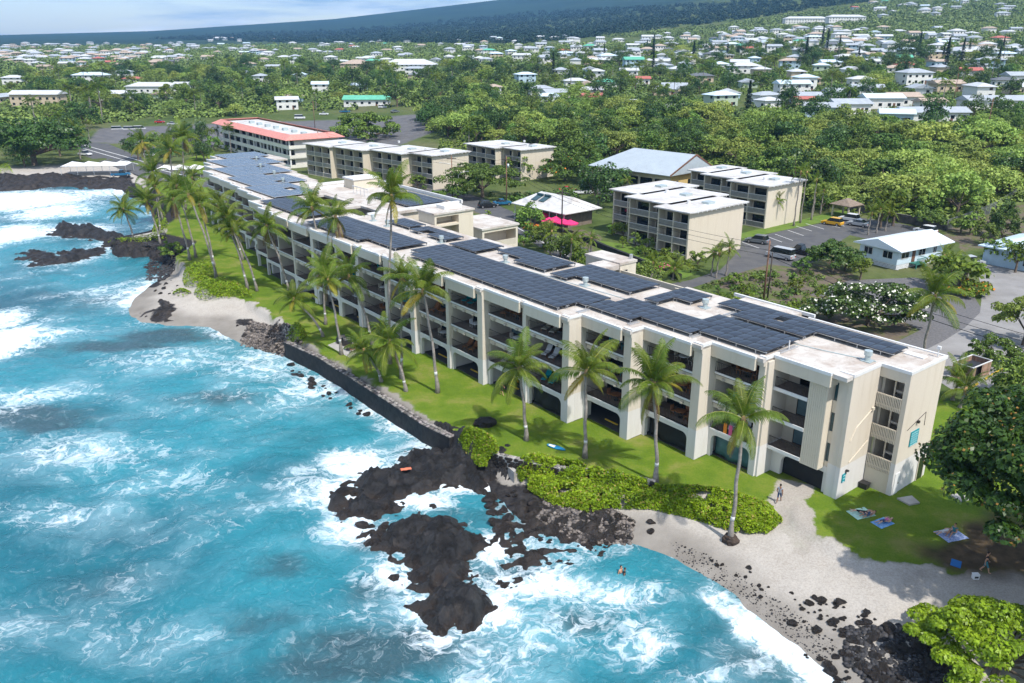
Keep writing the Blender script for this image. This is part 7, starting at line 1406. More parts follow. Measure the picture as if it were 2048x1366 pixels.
towel((29.18, 59.49, 2), .35, M_tw1, 'mint green towel under the sunbathing pair', .7, .95); towel((30.37, 58.05, 2), .5, M_tw2, 'blue towel under the lone reader on the grass', .55, .8); towel((35.1, 56.3, 2), .3, M_tw3, 'blue white striped towel of the pair in the tree shade', .8, 1.0); towel((33.56, 52.49, 2), 1.0, M_bluec, 'crumpled blue towel in the shade under the big tree', .35, .5); towel((3.45, 68.08, 2.46), -.2, M_bluec, 'blue towel on the low stone wall', .22, .4); towel((-9.97, 68.37, 1.3), .3, mat('coral_towel', (.62, .18, .10), .8), 'coral red towel on the black lava shelf', .22, .5)
cl = (34.02, 50.64, 2); q = MB().box(-.22, .22, -.16, .16, 0, .36).build('cooler', M_plas, None, bevel=.03); q.location = cl; tag(q, 'small white cooler at the beach edge under the tree', 'cooler'); MB().box(-.23, .23, -.17, .17, .36, .42).build('lid', M_plas, q); MB().box(-.14, .14, -.165, -.162, .12, .28).build('panel', M_dark, q)
bg_ = (5.6, 67.41, 2.46); q = MB().box(-.2, .2, -.15, .15, 0, .35).build('backpack', M_dark, None, bevel=.08); q.location = bg_; tag(q, 'dark bag standing on the low stone wall', 'bag')

# ================================================================== PEOPLE
SK = {'tan': mat('skin_tan', (.45, .25, .16), .6), 'light': mat('skin_light', (.58, .36, .26), .6), 'brown': mat('skin_brown', (.22, .11, .065), .6)}; M_hair = mat('dark_hair', (.02, .014, .01), .7); M_eye = mat('eye', (.02, .02, .02), .3)
CL = {'navy': mat('cloth_navy', (.03, .06, .14), .85), 'white': mat('cloth_white', (.65, .65, .66), .85), 'black': mat('cloth_black', (.015, .015, .018), .85), 'teal': mat('cloth_teal', (.05, .20, .24), .85), 'pink': mat('cloth_pink', (.5, .12, .3), .85), 'grey': mat('cloth_grey', (.25, .28, .33), .85)}
def person(p, rz, pose, skin, top, bottom, label, s=1.0, hair=M_hair, tilt=(0, 0)):
    J = {'pel': (0, 0, .95, .15), 'spi': (0, 0, 1.17, .125), 'che': (0, 0, 1.38, .145), 'nec': (0, 0, 1.53, .06), 'hea': (0, -.01, 1.60, .06)}
    for sd, n in ((-1, 'l'), (1, 'r')):
        J.update({'sh'+n: (sd*.18, 0, 1.42, .07), 'el'+n: (sd*.25, .03, 1.13, .046), 'wr'+n: (sd*.25, -.09, .89, .034), 'ha'+n: (sd*.245, -.12, .81, .036), 'hi'+n: (sd*.09, 0, .90, .095), 'kn'+n: (sd*.10, -.02, .50, .062), 'an'+n: (sd*.10, .02, .09, .042), 'to'+n: (sd*.12, -.14, .045, .036)})
    def mv(k, d): a = J[k]; J[k] = (a[0]+d[0], a[1]+d[1], a[2]+d[2], a[3])
    if pose == 'walk':
        mv('knl', (0, -.16, .03)); mv('anl', (0, -.30, .03)); mv('tol', (0, -.30, .05)); mv('knr', (0, .06, 0)); mv('anr', (0, .28, .06)); mv('tor', (0, .26, 0)); mv('ell', (0, .1, 0)); mv('wrl', (0, .2, 0)); mv('hal', (0, .2, 0)); mv('wrr', (0, -.1, .03)); mv('har', (0, -.12, .05))
    if pose in ('sit', 'bend'):
        pass
    if pose == 'sit':
        for k in J: mv(k, (0, .0, -.83))
        for n, sd in (('l', -1), ('r', 1)): J['kn'+n] = (sd*.14, -.40, .42, .062); J['an'+n] = (sd*.14, -.72, .08, .042); J['to'+n] = (sd*.15, -.88, .06, .036); J['wr'+n] = (sd*.22, -.30, .34, .034); J['ha'+n] = (sd*.2, -.38, .38, .036); J['el'+n] = (sd*.26, -.05, .33, .046)
        for k in ('che', 'nec', 'hea', 'shl', 'shr', 'spi'): mv(k, (0, .10, 0))
    lie = pose in ('back', 'front')
    if lie:
        J['ell'] = (-.42, .05, 1.35, .046); J['wrl'] = (-.30, -.02, 1.58, .034); J['hal'] = (-.22, -.02, 1.64, .036); mv('knr', (.06, -.12 if pose == 'back' else 0, .0)); mv('anr', (.1, 0, 0)); mv('tor', (.1, .1, -.05)); mv('tol', (0, .1, -.05))
        f = -1 if pose == 'back' else 1
        J = {k: (a[0], a[2]-.9, .14+f*a[1]*1.0, a[3]) for k, a in J.items()}
    if pose == 'swim': J = {k: (a[0], a[1], a[2]-1.12, a[3]) for k, a in J.items()}
    E_ = [('pel', 'spi'), ('spi', 'che'), ('che', 'nec'), ('nec', 'hea')]
    for n in 'lr': E_ += [('che', 'sh'+n), ('sh'+n, 'el'+n), ('el'+n, 'wr'+n), ('wr'+n, 'ha'+n), ('pel', 'hi'+n), ('hi'+n, 'kn'+n), ('kn'+n, 'an'+n), ('an'+n, 'to'+n)]
    ks = list(J); me = bpy.data.meshes.new('t'); me.from_pydata([J[k][:3] for k in ks], [(ks.index(a), ks.index(b)) for a, b in E_], []); tmp = bpy.data.objects.new('t', me); col.objects.link(tmp)
    sk_ = tmp.modifiers.new('s', 'SKIN'); 
    for i, k in enumerate(ks): v = me.skin_vertices[0].data[i]; v.radius = (J[k][3], J[k][3]); v.use_root = k == 'pel'
    sb3 = tmp.modifiers.new('u', 'SUBSURF'); sb3.levels = 1; sb3.render_levels = 1
    bpy.context.view_layer.update(); ev = tmp.evaluated_get(bpy.context.evaluated_depsgraph_get()); m2 = bpy.data.meshes.new_from_object(ev); bpy.data.objects.remove(tmp)
    bm = bmesh.new(); bm.from_mesh(m2); bpy.data.meshes.remove(m2)
    for f in bm.faces:
        c = f.calc_center_median(); best = min(E_, key=lambda e: ((Vector(J[e[0]][:3])+Vector(J[e[1]][:3]))/2-c).length); z = best[1][:2]
        f.material_index = 1 if (best in (('pel', 'spi'), ('spi', 'che'), ('che', 'shl'), ('che', 'shr')) and top) else 2 if z in ('hi', 'kn') or best == ('pel', 'spi') else 0
        if best[1][:2] == 'an': f.material_index = 0
    # head with face, ears and hair; fingers rooted in the palms
    h = Vector(J['hea'][:3]); up = (Vector(J['hea'][:3])-Vector(J['nec'][:3])).normalized(); fw = Vector((0, -1, 0)) if not lie else Vector((0, 0, 1 if pose == 'back' else -1)); fw = (fw-up*fw.dot(up)).normalized(); sd_v = up.cross(fw)
    M3 = Matrix((sd_v, fw, up)).transposed().to_4x4(); M3.translation = h+up*.10
    def ell(loc, sc, mi, sub=2):
        g = bmesh.ops.create_icosphere(bm, subdivisions=sub, radius=1.0, matrix=M3 @ Matrix.Translation(loc) @ Matrix.Diagonal((*sc, 1)))
        for v in g['verts']:
            for f in v.link_faces: f.material_index = mi
    ell((0, 0, 0), (.076, .097, .118), 0, 3); ell((0, -.022, .03), (.084, .093, .105), 3, 3); ell((0, .098, -.015), (.014, .018, .022), 0, 1)
    for q in (-1, 1): ell((q*.03, .088, .012), (.012, .01, .009), 4, 1); ell((q*.078, 0, -.005), (.012, .022, .03), 0, 1)
    ell((0, .09, -.055), (.024, .01, .008), 1 if False else 0, 1)
    for n, sg in (('l', -1), ('r', 1)):
        hp, wp = Vector(J['ha'+n][:3]), Vector(J['wr'+n][:3]); d = (hp-wp).normalized(); sv_ = d.cross(Vector((sg*1.0, .2, .1))).normalized(); nv = d.cross(sv_)
        for i in range(4):
            b0 = hp+sv_*(i-1.5)*.018; l_ = (.062, .072, .068, .052)[i]; p1 = b0+d*l_*.55+nv*.006; p2 = p1+d*l_*.4+nv*.022
            mb = MB(); mb.tube([b0-d*.02, p1, p2], [.009, .0085, .007], 5); vs_ = [bm.verts.new(v) for v in mb.v]; [setattr(bm.faces.new([vs_[k] for k in f]), 'material_index', 0) for f in mb.f]
        b0 = hp-d*.03+sv_*.032; mb = MB(); mb.tube([b0, b0+sv_*.022+d*.025, b0+sv_*.028+d*.055+nv*.012], [.011, .010, .008], 5); vs_ = [bm.verts.new(v) for v in mb.v]; [setattr(bm.faces.new([vs_[k] for k in f]), 'material_index', 0) for f in mb.f]
    me = bpy.data.meshes.new('person'); bm.to_mesh(me); bm.free(); me.polygons.foreach_set('use_smooth', [True]*len(me.polygons))
    for m in (SK[skin], CL[top] if top else SK[skin], CL[bottom], hair, M_eye): me.materials.append(m)
    o = bpy.data.objects.new('person', me); link(o); o.location = p; o.rotation_euler = (tilt[0], tilt[1], rz); o.scale = (s, s, s); return tag(o, label, 'person')
person((22.82, 61.23, 2), 2.6, 'walk', 'brown', 'grey', 'navy', 'person in grey top walking on the sand path past the hedge')
person((29.17, 59.49, 2.05), -1.9, 'back', 'light', 'black', 'black', 'person in black swimwear lying on the mint towel')
person((29.65, 59.21, 2.03), -1.1, 'front', 'tan', None, 'navy', 'bare backed person in dark shorts lying beside the mint towel')
person((30.51, 58.12, 2.05), -1.2, 'back', 'light', 'pink', 'navy', 'person in pink top lying on the blue towel')
person((34.6, 56.51, 2.05), -1.3, 'back', 'light', 'white', 'white', 'person in pale clothes lying in the tree shade')
person((35.29, 56.37, 2.05), -1.0, 'sit', 'tan', 'teal', 'teal', 'person in teal sitting on the striped towel in the shade')
person((35.07, 51.37, 2), 1.2, 'walk', 'tan', 'black', 'teal', 'person in black shirt and teal shorts standing under the big tree')
person((8.49, 54.08, 0), .8, 'swim', 'tan', None, 'navy', 'swimmer standing chest deep off the beach')
person((8.79, 53.95, 0), 1.4, 'swim', 'brown', 'black', 'black', 'smaller swimmer close behind the first in the water', .85)
person((-1.17, 84.02, 2), 1.0, 'walk', 'tan', None, 'black', 'bare chested person standing on the lawn by the garage arch')

# ================================================================== WOODS AND GARDEN TREES
def ok_tree(x, y, r, lst, k=.75):
    if not all((x-a)**2+(y-b)**2 > (r*.55+c)**2 for a, b, c in OCC): return False
    return all((x-a)**2+(y-b)**2 > (k*(r+c))**2 for a, b, c in lst[-400:])
LMK = [(h[0][0], h[0][1], 'near the '+' '.join(h[8].split()[:5])) for h in HAND]
LMK = [(x, y, {0: 'by the pale blue balcony house', 1: 'by the bright green roof', 2: 'by the white gabled house', 3: 'by the orange walled house', 5: 'by the coral red roof', 7: 'by the low white roof', 8: 'by the dark brown hip roof', 9: 'by the large gabled wing house', 11: 'by the pale blue gables', 15: 'by the grey green gables', 16: 'by the grey roofed wood edge house', 17: 'by the pale blue roof', 18: 'by the tan shingle roof', 20: 'by the blue balcony house', 22: 'by the long grey roof', 23: 'by the long pale house', 25: 'by the tall pine', 27: 'by the tan hip roof', 28: 'by the white gabled house', 29: 'by the large white hall', 30: 'by the large tan hall', 31: 'by the long white roof', 33: 'by the solar roof', 34: 'by the cream three storey block', 36: 'by the pale green roof'}.get(i)) for i, (x, y, n) in enumerate(LMK)]
LMK = [l for l in LMK if l[2]]+[(35, 225, 'behind the grey metal gable'), (60, 195, 'behind the tall blank wall'), (85, 190, 'behind the car park wall'), (110, 200, 'beside the chain link fence'), (10, 250, 'behind the tan white roofed block'), (-40, 280, 'beside the lone dome tree'), (-60, 330, 'at the grey car park')]
def near_label(x, y, s, base):
    l = min(LMK, key=lambda q: (q[0]-x)**2+(q[1]-y)**2)[2]; size = 'small' if s < .95 else 'mid sized' if s < 1.2 else 'large'
    return '%s %s %s' % (size, base, l)
def wood(poly, n, kinds, smin, smax, label, group, rad=4.5, k=.62, tries=14, seed=0, lowz=None):
    r = random.Random(seed); poly = np.array(poly); mn, mx_ = poly.min(0), poly.max(0); lst = []; made = 0; t = 0
    while made < n and t < n*tries:
        t += 1; c = r.random(); x = mn[0]+(mx_[0]-mn[0])*r.random(); y = mn[1]+(mx_[1]-mn[1])*c
        if not pip(np.array([x]), np.array([y]), poly)[0]: continue
        kd = r.choice(kinds); s = r.uniform(smin, smax); R_ = rad*s*(.45 if kd in ('lime', 'shrub', 'palm', 'pine') else 1)
        if not ok_tree(x, y, R_, lst, k): continue
        lst.append((x, y, R_)); lb = near_label(x, y, s, SHORT[kd]) if label is None else label[kd]; put_tree(kd, x, y, s, lb, (group+' '+kd) if label else kd+' trees '+lb.split(SHORT[kd]+' ')[-1]); made += 1
    return made
SHORT = {'kiawe': 'light feathery tree', 'broad': 'dark leafy tree', 'green': 'mid green tree', 'lime': 'yellow green bush', 'palm': 'palm', 'pine': 'narrow dark pine', 'shrub': 'shrub'}
LW = {'kiawe': 'light green feathery kiawe tree in the wood behind the buildings', 'broad': 'dark green tree among the lighter kiawe trees of the wood', 'green': 'mid green rounded tree among the kiawe trees of the wood', 'shrub': 'low shrub at the wood floor', 'lime': 'yellow green bush in the wood'}
n1 = wood([(-34.34, 352.81), (-41.33, 402.45), (-5.86, 414.77), (35.56, 386.94), (76.47, 344.23), (106.67, 312.68), (128.94, 287.04), (158.5, 259.32), (173.97, 247.34), (140.37, 195.49), (121.77, 198.16), (92.36, 174.86), (81.65, 180.16), (79.48, 194.84), (71.13, 194.84), (68.31, 237.75), (55.19, 250.57), (26.71, 268.18), (16.37, 285.13), (-17.49, 312.07)], 330, ['kiawe']*6+['green']*3+['broad']*2, .85, 1.5, None, 'trees of the wood', k=.50, seed=1, tries=40)
LH = {'broad': 'dark leafy garden tree between the hillside houses', 'green': 'mid green garden tree between the hillside houses', 'kiawe': 'light feathery tree between the hillside houses', 'lime': 'yellow green garden bush on the hillside', 'palm': 'palm standing among the hillside houses', 'pine': 'tall narrow pine among the hillside houses', 'shrub': 'small garden shrub on the hillside'}
n2 = wood([(-0.97, 412.4), (-1.47, 631.47), (38.78, 886.32), (200.85, 883.62), (407.8, 693.14), (161.09, 263.84), (130.35, 290.35), (108.38, 317.94), (77.8, 350.49), (36.05, 392.51)], 420, ['broad']*4+['green']*5+['kiawe']+['lime']*2+['palm']*2+['pine']+['shrub'], .75, 1.35, None, 'garden trees on the right hillside', k=.55, seed=2, tries=30)
LL_ = {'broad': 'dark leafy tree in the plain beyond the car park', 'green': 'mid green tree in the plain beyond the car park', 'kiawe': 'light feathery tree in the plain beyond the car park', 'lime': 'yellow green bush beyond the car park', 'palm': 'palm in the plain beyond the car park', 'pine': 'narrow pine in the plain beyond the car park', 'shrub': 'small shrub beyond the car park'}
n3 = wood([(-228.02, 375.74), (-431.07, 725.47), (-254.82, 840.57), (-1.66, 716.31), (-0.99, 422.63), (-45.92, 449.23), (-111.31, 445.94), (-144.53, 419.28), (-176.56, 412.92), (-193.75, 387.74)], 330, ['kiawe']*2+['green']*5+['broad']*3+['palm']*2+['lime']*2, .85, 1.6, None, 'trees of the left plain', k=.55, seed=3, tries=30)
LR = {'green': 'green roadside tree between the condominium and the apartments', 'broad': 'dark roadside tree between the condominium and the apartments', 'lime': 'yellow green garden bush beside the road', 'shrub': 'low garden shrub beside the road', 'palm': 'thin palm beside the road', 'kiawe': 'light feathery roadside tree'}
OCC += [(p[0], p[1], 3.0) for p in [(14.8, 152.17, 2), (12.41, 158.38, 2), (9.82, 165.07, 2), (7.03, 172.31, 2), (3.99, 180.16, 2), (0.69, 186.94, 2), (-2.86, 194.84, 2), (19.12, 141.0, 2), (20.4, 131.24, 2)]]
wood([(-61.73, 267.11), (-50.37, 257.92), (-18.9, 215.67), (-1.55, 180.16), (14.12, 144.55), (20.37, 125.39), (24.64, 122.64), (20.7, 117.46), (13.62, 129.73), (3.42, 152.17), (-6.91, 174.86), (-20.18, 201.35), (-48.11, 245.74)], 60, ['green']*2+['lime']+['shrub']*4, .5, .9, LR, 'planting along the road', k=.55, seed=4)
wood([(-84.93, 306.04), (-70.28, 306.02), (-55.35, 284.76), (-24.14, 243.55), (-8.54, 219.55), (-3.0, 204.76), (-15.52, 247.2), (-27.5, 262.59), (-42.09, 264.91), (-63.81, 276.58)], 30, ['green']*2+['shrub']*3+['palm'], .6, 1.0, {k: v+' before the tan apartments' for k, v in (('green', 'green tree'), ('shrub', 'low shrub'), ('palm', 'thin palm'))}, 'planting before the tan apartments', k=.55, seed=5)
wood([(-110.6, 306.15), (-89.72, 285.41), (-76.14, 272.96), (-61.73, 267.11), (-64.91, 281.56), (-83.03, 298.87), (-112.11, 321.61)], 18, ['green', 'shrub', 'shrub', 'palm'], .6, 1.0, {k: v+' below the red roofed building' for k, v in (('green', 'green tree'), ('shrub', 'low shrub'), ('palm', 'thin palm'))}, 'planting below the red roofed building', k=.55, seed=6)
LS = {'green': 'green tree on the far left shore', 'broad': 'dark tree on the far left shore', 'kiawe': 'feathery tree on the far left shore', 'palm': 'palm on the far left shore', 'shrub': 'shrub on the far left shore', 'lime': 'yellow bush on the far left shore'}
wood([(-164.6, 267.11), (-228.02, 375.74), (-191.6, 378.58), (-170.03, 346.78), (-172.1, 330.25), (-141.78, 272.96), (-149.31, 256.84)], 26, ['green', 'broad', 'broad', 'palm', 'kiawe'], .8, 1.4, LS, 'trees of the far left shore', k=.55, seed=7)
LE = {'green': 'green bush past the far end of the lawn', 'broad': 'dark bush past the far end of the lawn', 'shrub': 'low shrub past the far end of the lawn', 'lime': 'yellow bush past the far end of the lawn'}
wood([(-110.23, 236.13), (-115.89, 251.94), (-97.09, 267.11), (-106.93, 306.12), (-132.57, 357.4), (-139.09, 321.86), (-117.92, 248.9)], 34, ['green', 'green', 'shrub', 'lime', 'broad'], .55, 1.0, LE, 'bushes at the far end of the lawn', k=.5, seed=8)
LG = {'shrub': 'low shrub in the rough ground behind the near roof', 'lime': 'yellow green weed bush in the rough ground behind the near roof', 'green': 'green bush by the car park wall'}
wood([(28.75, 120.0), (34.59, 128.26), (45.89, 135.96), (50.02, 128.26), (45.13, 110.38), (38.03, 110.38)], 26, ['shrub']*3+['lime']*2, .35, .75, LG, 'scrub behind the near roof', k=.6, seed=9)
wood([(18.81, 158.38), (23.41, 159.68), (30.07, 147.51), (32.55, 137.6), (29.43, 134.99), (24.08, 144.55)], 26, ['shrub', 'shrub', 'lime'], .35, .6, {'shrub': 'clipped garden shrub along the apartment grass strip', 'lime': 'yellow clipped shrub along the apartment grass strip'}, 'garden shrubs along the grass strip', k=.5, seed=10)
wood([(35.1, 168.86), (52.81, 180.16), (59.46, 180.16), (71.35, 188.71), (79.48, 194.84), (72.01, 204.76), (53.61, 191.73)], 22, ['green', 'shrub', 'shrub'], .5, .8, {'shrub': 'garden shrub under the palms of the tall blank wall', 'green': 'green garden tree beside the tall blank wall'}, 'planting at the second apartment block', k=.5, seed=11)
wood([(78.35, 167.42), (91.86, 173.83), (121.07, 196.89), (113.6, 180.16), (104.75, 165.07), (91.02, 156.26), (85.35, 160.55)], 10, ['shrub', 'lime', 'green'], .4, .8, {'shrub': 'scrubby bush on the bare slope by the chain link fence', 'lime': 'yellow bush on the bare slope by the chain link fence', 'green': 'green tree on the bare slope by the chain link fence'}, 'bushes on the bare slope', k=.7, seed=12)
for (p, kd, s_, lab) in (
 ((20.34, 192.96, 2),'broad',1.25,'dark tree touching the right end of the restaurant roof'),((23.36, 203.38, 2),'broad',1.35,'tall dark tree between the restaurant and the nearest apartment block'),((22.23, 226.05, 2),'green',1.2,'green tree behind the right end of the restaurant'),
 ((20.8, 243.99, 2),'green',1.5,'large green tree behind the restaurant car park'),((15.94, 254.01, 2),'green',1.4,'leafy green tree behind the left end of the restaurant'),((10.03, 243.99, 2),'lime',1.6,'yellow leafed bush behind the restaurant'),((5.31, 243.99, 2),'green',1.3,'green tree right of the transformer pole'),((24.57, 261.5, 2),'broad',1.5,'dark tree left of the grey metal gable'),((20.94, 276.58, 2),'green',1.4,'green tree before the half hidden tan block'),((28.06, 281.56, 2),'broad',1.2,'dark tree at the far corner of the grey metal gable'),
 ((1.56, 234.7, 2),'green',1.2,'green tree touching the transformer pole'),((35.08, 221.14, 2),'lime',1.8,'round yellow green tree before the yellow gable'),((40.62, 226.05, 2),'green',1.0,'green tree against the yellow gable wall'),((29.64, 226.05, 2),'shrub',1.6,'dark shrub under the grey metal gable windows'),
 ((20.87, 165.07, 2),'shrub',1.0,'garden shrub at the left foot of the nearest apartment block'),((22.25, 161.44, 2),'lime',.8,'pale flowering shrub at the foot of the nearest apartment block'),((23.8, 155.42, 2),'shrub',1.0,'garden shrub below the middle module balconies'),((25.69, 151.37, 2),'lime',.7,'yellow shrub below the middle module balconies'),((27.96, 146.02, 2),'shrub',.9,'garden shrub in the recess between apartment modules'),((29.43, 143.11, 2),'shrub',.8,'low shrub beside the near apartment corner'),((32.69, 140.31, 2),'shrub',1.1,'clipped hedge block at the near apartment corner'),
 ((6.29, 152.97, 2),'green',.8,'small green tree at the road behind the rear wing'),((3.81, 161.44, 2),'green',.9,'green tree right of the rear wing wall'),((8.69, 144.55, 2),'green',.8,'green tree at the road left of the small stair tower'),((11.64, 135.96, 2),'lime',.9,'yellow bush at the left side of the small stair tower'),((21.38, 126.81, 2),'green',.7,'small green tree right of the small stair tower'),((22.99, 122.11, 2),'shrub',1.0,'shrub behind the back edge of the near roof'),
 ((-26.36, 250.92, 2),'green',1.3,'green tree before the near end of the tan row'),((-34.87, 258.24, 2),'green',1.1,'green tree below the middle of the tan row'),((-44.85, 267.11, 2),'broad',1.0,'dark tree below the tan row'),((-52.95, 271.77, 2),'green',1.1,'green tree below the far end of the tan row'),((-19.76, 226.05, 2),'green',1.0,'green tree at the road behind the lobby roof'),((-27.78, 236.5, 2),'shrub',1.5,'flowering shrub at the road behind the lobby roof'),((-19.13, 267.11, 2),'green',1.4,'green tree behind the near end of the tan row'),((-14.2, 281.56, 2),'palm',1.1,'palm behind the near end of the tan row'),((-6.27, 267.11, 2),'green',1.3,'green tree between the two tan blocks'),((-1.42, 261.5, 2),'broad',1.2,'dark tree between the two tan blocks'),
 ((57.65, 137.6, 2),'shrub',1.3,'bush between the round dark tree and the blue house'),((57.71, 131.24, 2),'lime',1.0,'yellow bush before the blue house corner'),((49.31, 135.96, 2),'shrub',1.2,'green weeds beside the low car park wall'),((70.01, 126.81, 2),'lime',1.5,'yellow areca clump right of the green porch'),((70.18, 124.0, 2),'lime',1.6,'tall areca clump at the curve of the driveway'),((86.38, 141.0, 2),'lime',1.2,'yellow shrub before the blue cottage'),((86.13, 135.96, 2),'lime',1.2,'yellow shrub at the right frame edge before the cottage'),
 ((93.7, 165.07, 2),'shrub',1.6,'dry shrub on the slope below the fence'),((78.34, 172.31, 2),'lime',1.6,'areca palm clump behind the blue house roof'),((81.66, 173.83, 2),'lime',1.7,'yellow areca clump behind the blue house roof'),((52.3, 76.38, 2),'shrub',1.6,'shrub between the fig tree and the driveway'),((55.41, 82.66, 2),'green',.8,'small tree between the fig tree and the driveway')):
    put_tree(kd, p[0], p[1], s_, lab, 'single garden trees', 2.0)
# the rest of the town: small far houses that read as one mass
def far_town(quads_, label, seed):
    r = random.Random(seed); rm_ = {k: [MB(), MB()] for k in ('white', 'grey', 'tan')}
    mb = MB(); 
    for (p00, p01, p10, p11, n) in quads_:
        for _ in range(n):
            a, c = r.random(), r.random(); c = c*p00[1]/((1-c)*p01[1]+c*p00[1])
            x = (p00[0]*(1-a)+p10[0]*a)*(1-c)+(p01[0]*(1-a)+p11[0]*a)*c; y = (p00[1]*(1-a)+p10[1]*a)*(1-c)+(p01[1]*(1-a)+p11[1]*a)*c
            if not free(x, y, 6): continue
            OCC.append((x, y, 6)); z = gz(x, y); w, d, h = r.uniform(9, 16), r.uniform(7, 10), r.choice((3.2, 3.4, 5.4)); t = r.choice((0, .2, -.2, 1.5)); ct, st = math.cos(t), math.sin(t)
            def tr(p): return (x+p[0]*ct-p[1]*st, y+p[0]*st+p[1]*ct, z+p[2])
            b = MB(); b.box(-w/2, w/2, -d/2, d/2, -2, h); mb.add([tr(p) for p in b.v], b.f, 0)
            for k in range(4): q = MB(); xx = -w/2+(k+.5)*w/4; q.box(xx-.6, xx+.6, -d/2-.05, -d/2-.01, h-2.2, h-1.0); mb.add([tr(p) for p in q.v], q.f, 4)
            E = [(-w/2-.7, -d/2-.7, h), (w/2+.7, -d/2-.7, h), (w/2+.7, d/2+.7, h), (-w/2-.7, d/2+.7, h)]; g = d/2 if r.random() < .6 else 0; R2 = [(-w/2+g, 0, h+d*.2), (w/2-g, 0, h+d*.2)]
            mb.add([tr(p) for p in E+R2], [(0, 1, 5, 4), (2, 3, 4, 5), (1, 2, 5), (3, 0, 4), (3, 2, 1, 0)], r.choice((1, 1, 2, 2, 2, 3)))
    tag(mb.build('far_town', [WALLS[0], ROOFS['white'], ROOFS['grey'], ROOFS['tan'], M_glass]), label, 'houses', kind='stuff')
far_town([[(50.38, 1574.57, 49.99), (23.68, 731.57, 21.12), (258.58, 1087.82, 46.59), (156.63, 651.46, 23.08), 70], [(288.36, 1215.47, 53.98), (182.33, 761.03, 27.88), (513.06, 878.57, 49.83), (373.39, 633.15, 29.75), 105], [(631.53, 1542.01, 103.56), (495.46, 1201.82, 67.85), (752.87, 1303.32, 93.57), (603.39, 1037.7, 63.91), 16]], 'countless small far roofs of the town on the right slope', 3)
far_town([[(-1265.33, 2155.75, 35.52), (-581.14, 983.49, 19.27), (-900.73, 2170.47, 35.49), (-420.68, 1006.92, 18.8), 80], [(-1009.75, 2435.07, 40.31), (-405.01, 968.84, 17.98), (40.38, 1259.09, 39.68), (24.79, 766.71, 22.36), 60]], 'countless small far roofs of the town on the left plain', 4)
# far woods: a mass nobody could count
def farwood(name, poly, n, c, c2, seed, size, h, label, grow=True):
    r = np.random.default_rng(seed); poly = np.array(poly); mn, mx_ = poly.min(0), poly.max(0); q = np.zeros((0, 2))
    ymin, ymax = mn[1], mx_[1]
    while len(q) < n:
        t = r.random(n*2); yy = ymin*ymax/(ymax-(ymax-ymin)*t); xx = mn[0]+(mx_[0]-mn[0])*r.random(n*2); k = pip(xx, yy, poly); q = np.concatenate([q, np.stack([xx[k], yy[k]], 1)])
    q = q[:n]; oc = np.array(OCC); keep = np.ones(n, bool)
    for a, b, c_ in oc: keep &= (q[:, 0]-a)**2+(q[:, 1]-b)**2 > (c_+4)**2
    q = q[keep]; m = 40; sc = (.6+.9*r.random(len(q)))*(np.clip(np.hypot(q[:, 0], q[:, 1])/700, 1, 5)**.30 if grow else 1)
    d = r.normal(size=(len(q), m, 3)); d /= np.linalg.norm(d, axis=2, keepdims=True); d[..., 2] = np.abs(d[..., 2])
    z = ground_h(q[:, 0], q[:, 1]); C = np.concatenate([q, z[:, None]], 1)[:, None, :]+d*np.array([size, size, h])*sc[:, None, None]*(.6+.4*r.random((len(q), m, 1)))
    nn = (d*.7+r.normal(size=d.shape)*.35+np.array([0, 0, .4])); nn /= np.linalg.norm(nn, axis=2, keepdims=True)
    V, F = quads(C.reshape(-1, 3), nn.reshape(-1, 3), np.repeat(sc, m)*size*.44, .8, r)
    o = bpy.data.objects.new(name, np_mesh(name, V, F, leafmat(name+'_leaf', c, c2, .4, 0, .1, scale=.02))); link(o); tag(o, label, 'trees', kind='stuff')
farwood('undergrowth', [(-34.34, 352.81), (-41.33, 402.45), (-5.86, 414.77), (35.56, 386.94), (76.47, 344.23), (106.67, 312.68), (128.94, 287.04), (158.5, 259.32), (173.97, 247.34), (140.37, 195.49), (121.77, 198.16), (92.36, 174.86), (81.65, 180.16), (79.48, 194.84), (71.13, 194.84), (68.31, 237.75), (55.19, 250.57), (26.71, 268.18), (16.37, 285.13), (-17.49, 312.07)], 2600, (.23, .30, .06), (.13, .19, .035), 31, 2.2, 2.0, 'tangled undergrowth filling the wood behind the buildings', False)
farwood('undergrowth', [(-0.97, 412.4), (-1.47, 631.47), (38.78, 886.32), (200.85, 883.62), (407.8, 693.14), (161.09, 263.84), (130.35, 290.35), (108.38, 317.94), (77.8, 350.49), (36.05, 392.51)], 3000, (.17, .235, .05), (.09, .15, .03), 32, 2.4, 2.2, 'garden greenery between the hillside houses', False)
farwood('undergrowth', [(-228.02, 375.74), (-431.07, 725.47), (-254.82, 840.57), (-1.66, 716.31), (-0.99, 422.63), (-45.92, 449.23), (-111.31, 445.94), (-144.53, 419.28), (-176.56, 412.92), (-193.75, 387.74)], 3000, (.20, .27, .055), (.11, .17, .034), 33, 3.0, 2.6, 'scrub covering the left plain beyond the car park', False)
farwood('far_wood', [(-489.29, 718.24), (-994.26, 1474.01), (-907.54, 1919.97), (-321.7, 1732.19), (17.05, 1142.96), (230.26, 1016.02), (580.17, 996.78), (644.12, 964.55), (448.37, 663.59), (195.85, 861.12), (37.96, 867.21), (-1.59, 685.66), (-246.71, 813.33)], 6500, (.20, .265, .065), (.115, .175, .042), 21, 3.2, 3.4, 'far wooded plain between the distant houses')
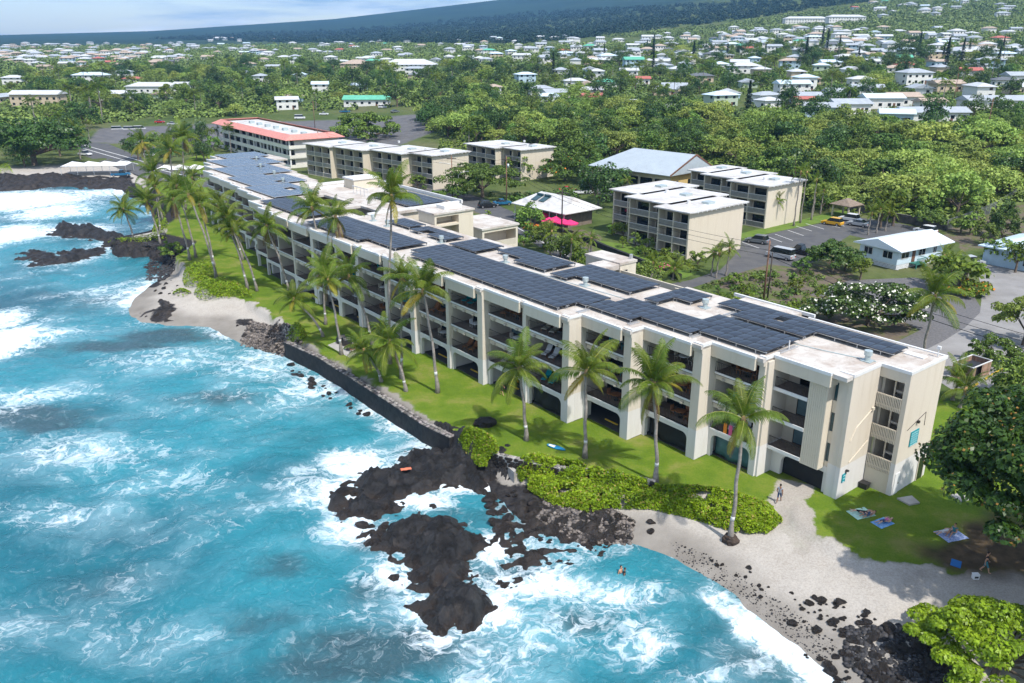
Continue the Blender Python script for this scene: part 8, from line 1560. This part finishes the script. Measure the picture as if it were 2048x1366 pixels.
farwood('cloud_shadowed_forest', [(-1233.43, 2978.0), (-1068.46, 3572.67), (-458.84, 3600.29), (157.62, 3666.55), (589.17, 2195.43), (652.12, 1571.57), (498.94, 1530.78), (346.83, 1432.37), (178.14, 1381.06), (18.06, 1211.85), (-340.11, 1832.09)], 5000, (.022, .052, .03), (.014, .036, .022), 22, 4.5, 4.5, 'dark forest covering the lower mountain slope, cloud shadow painted into its colour')  # trees in a dark leaf colour that includes the slope's cloud shadow
farwood('hillside_scrub', [(131.15, 1303.58), (314.22, 1359.78), (457.88, 1453.07), (670.98, 1533.66), (798.3, 1257.52), (542.06, 844.15), (506.18, 866.45), (243.5, 1023.19)], 3000, (.19, .25, .07), (.11, .165, .045), 24, 3.6, 3.2, 'light green scrub and trees on the upper right slope')
farwood('undergrowth', [(-62.23, 269.42), (-42.09, 264.91), (-24.55, 248.01), (-8.4, 215.67), (-1.75, 204.76), (20.83, 219.55), (21.23, 185.78), (18.0, 165.07), (13.91, 165.07), (4.17, 188.71), (-8.4, 215.67), (-20.35, 233.33), (-39.77, 249.56)], 420, (.10, .17, .026), (.05, .10, .016), 34, 1.3, 1.3, 'garden greenery around the road and restaurant', False)
farwood('undergrowth', [(23.86, 122.64), (30.53, 128.26), (39.04, 135.96), (45.89, 135.96), (54.39, 131.24), (54.28, 122.64), (43.71, 110.38), (33.78, 110.38), (26.71, 117.46)], 130, (.13, .18, .03), (.07, .12, .018), 35, .8, .6, 'weeds and low scrub in the rough ground behind the near roof', False)
farwood('undergrowth', [(25.36, 238.37), (45.42, 215.67), (52.81, 180.16), (47.26, 167.42), (39.49, 180.16), (38.26, 204.76), (24.02, 224.84)], 170, (.09, .16, .024), (.05, .10, .016), 36, 1.2, 1.2, 'garden greenery between the apartment blocks', False)

# ================================================================== HAZE
hm = bpy.data.materials.new('haze_air'); hm.use_nodes = True; t = hm.node_tree
for n in list(t.nodes):
    if n.type != 'OUTPUT_MATERIAL': t.nodes.remove(n)
pv_ = N(t, 'ShaderNodeVolumePrincipled'); pv_.inputs['Color'].default_value = (.24, .54, 1.0, 1); pv_.inputs['Density'].default_value = 0.00009; pv_.inputs['Anisotropy'].default_value = 0.0
t.links.new(pv_.outputs[0], [n for n in t.nodes if n.type == 'OUTPUT_MATERIAL'][0].inputs['Volume'])
hz = MB().box(-9500, 9500, -60, 9400, -5, 860).build('haze', hm); tag(hz, kind='stuff')
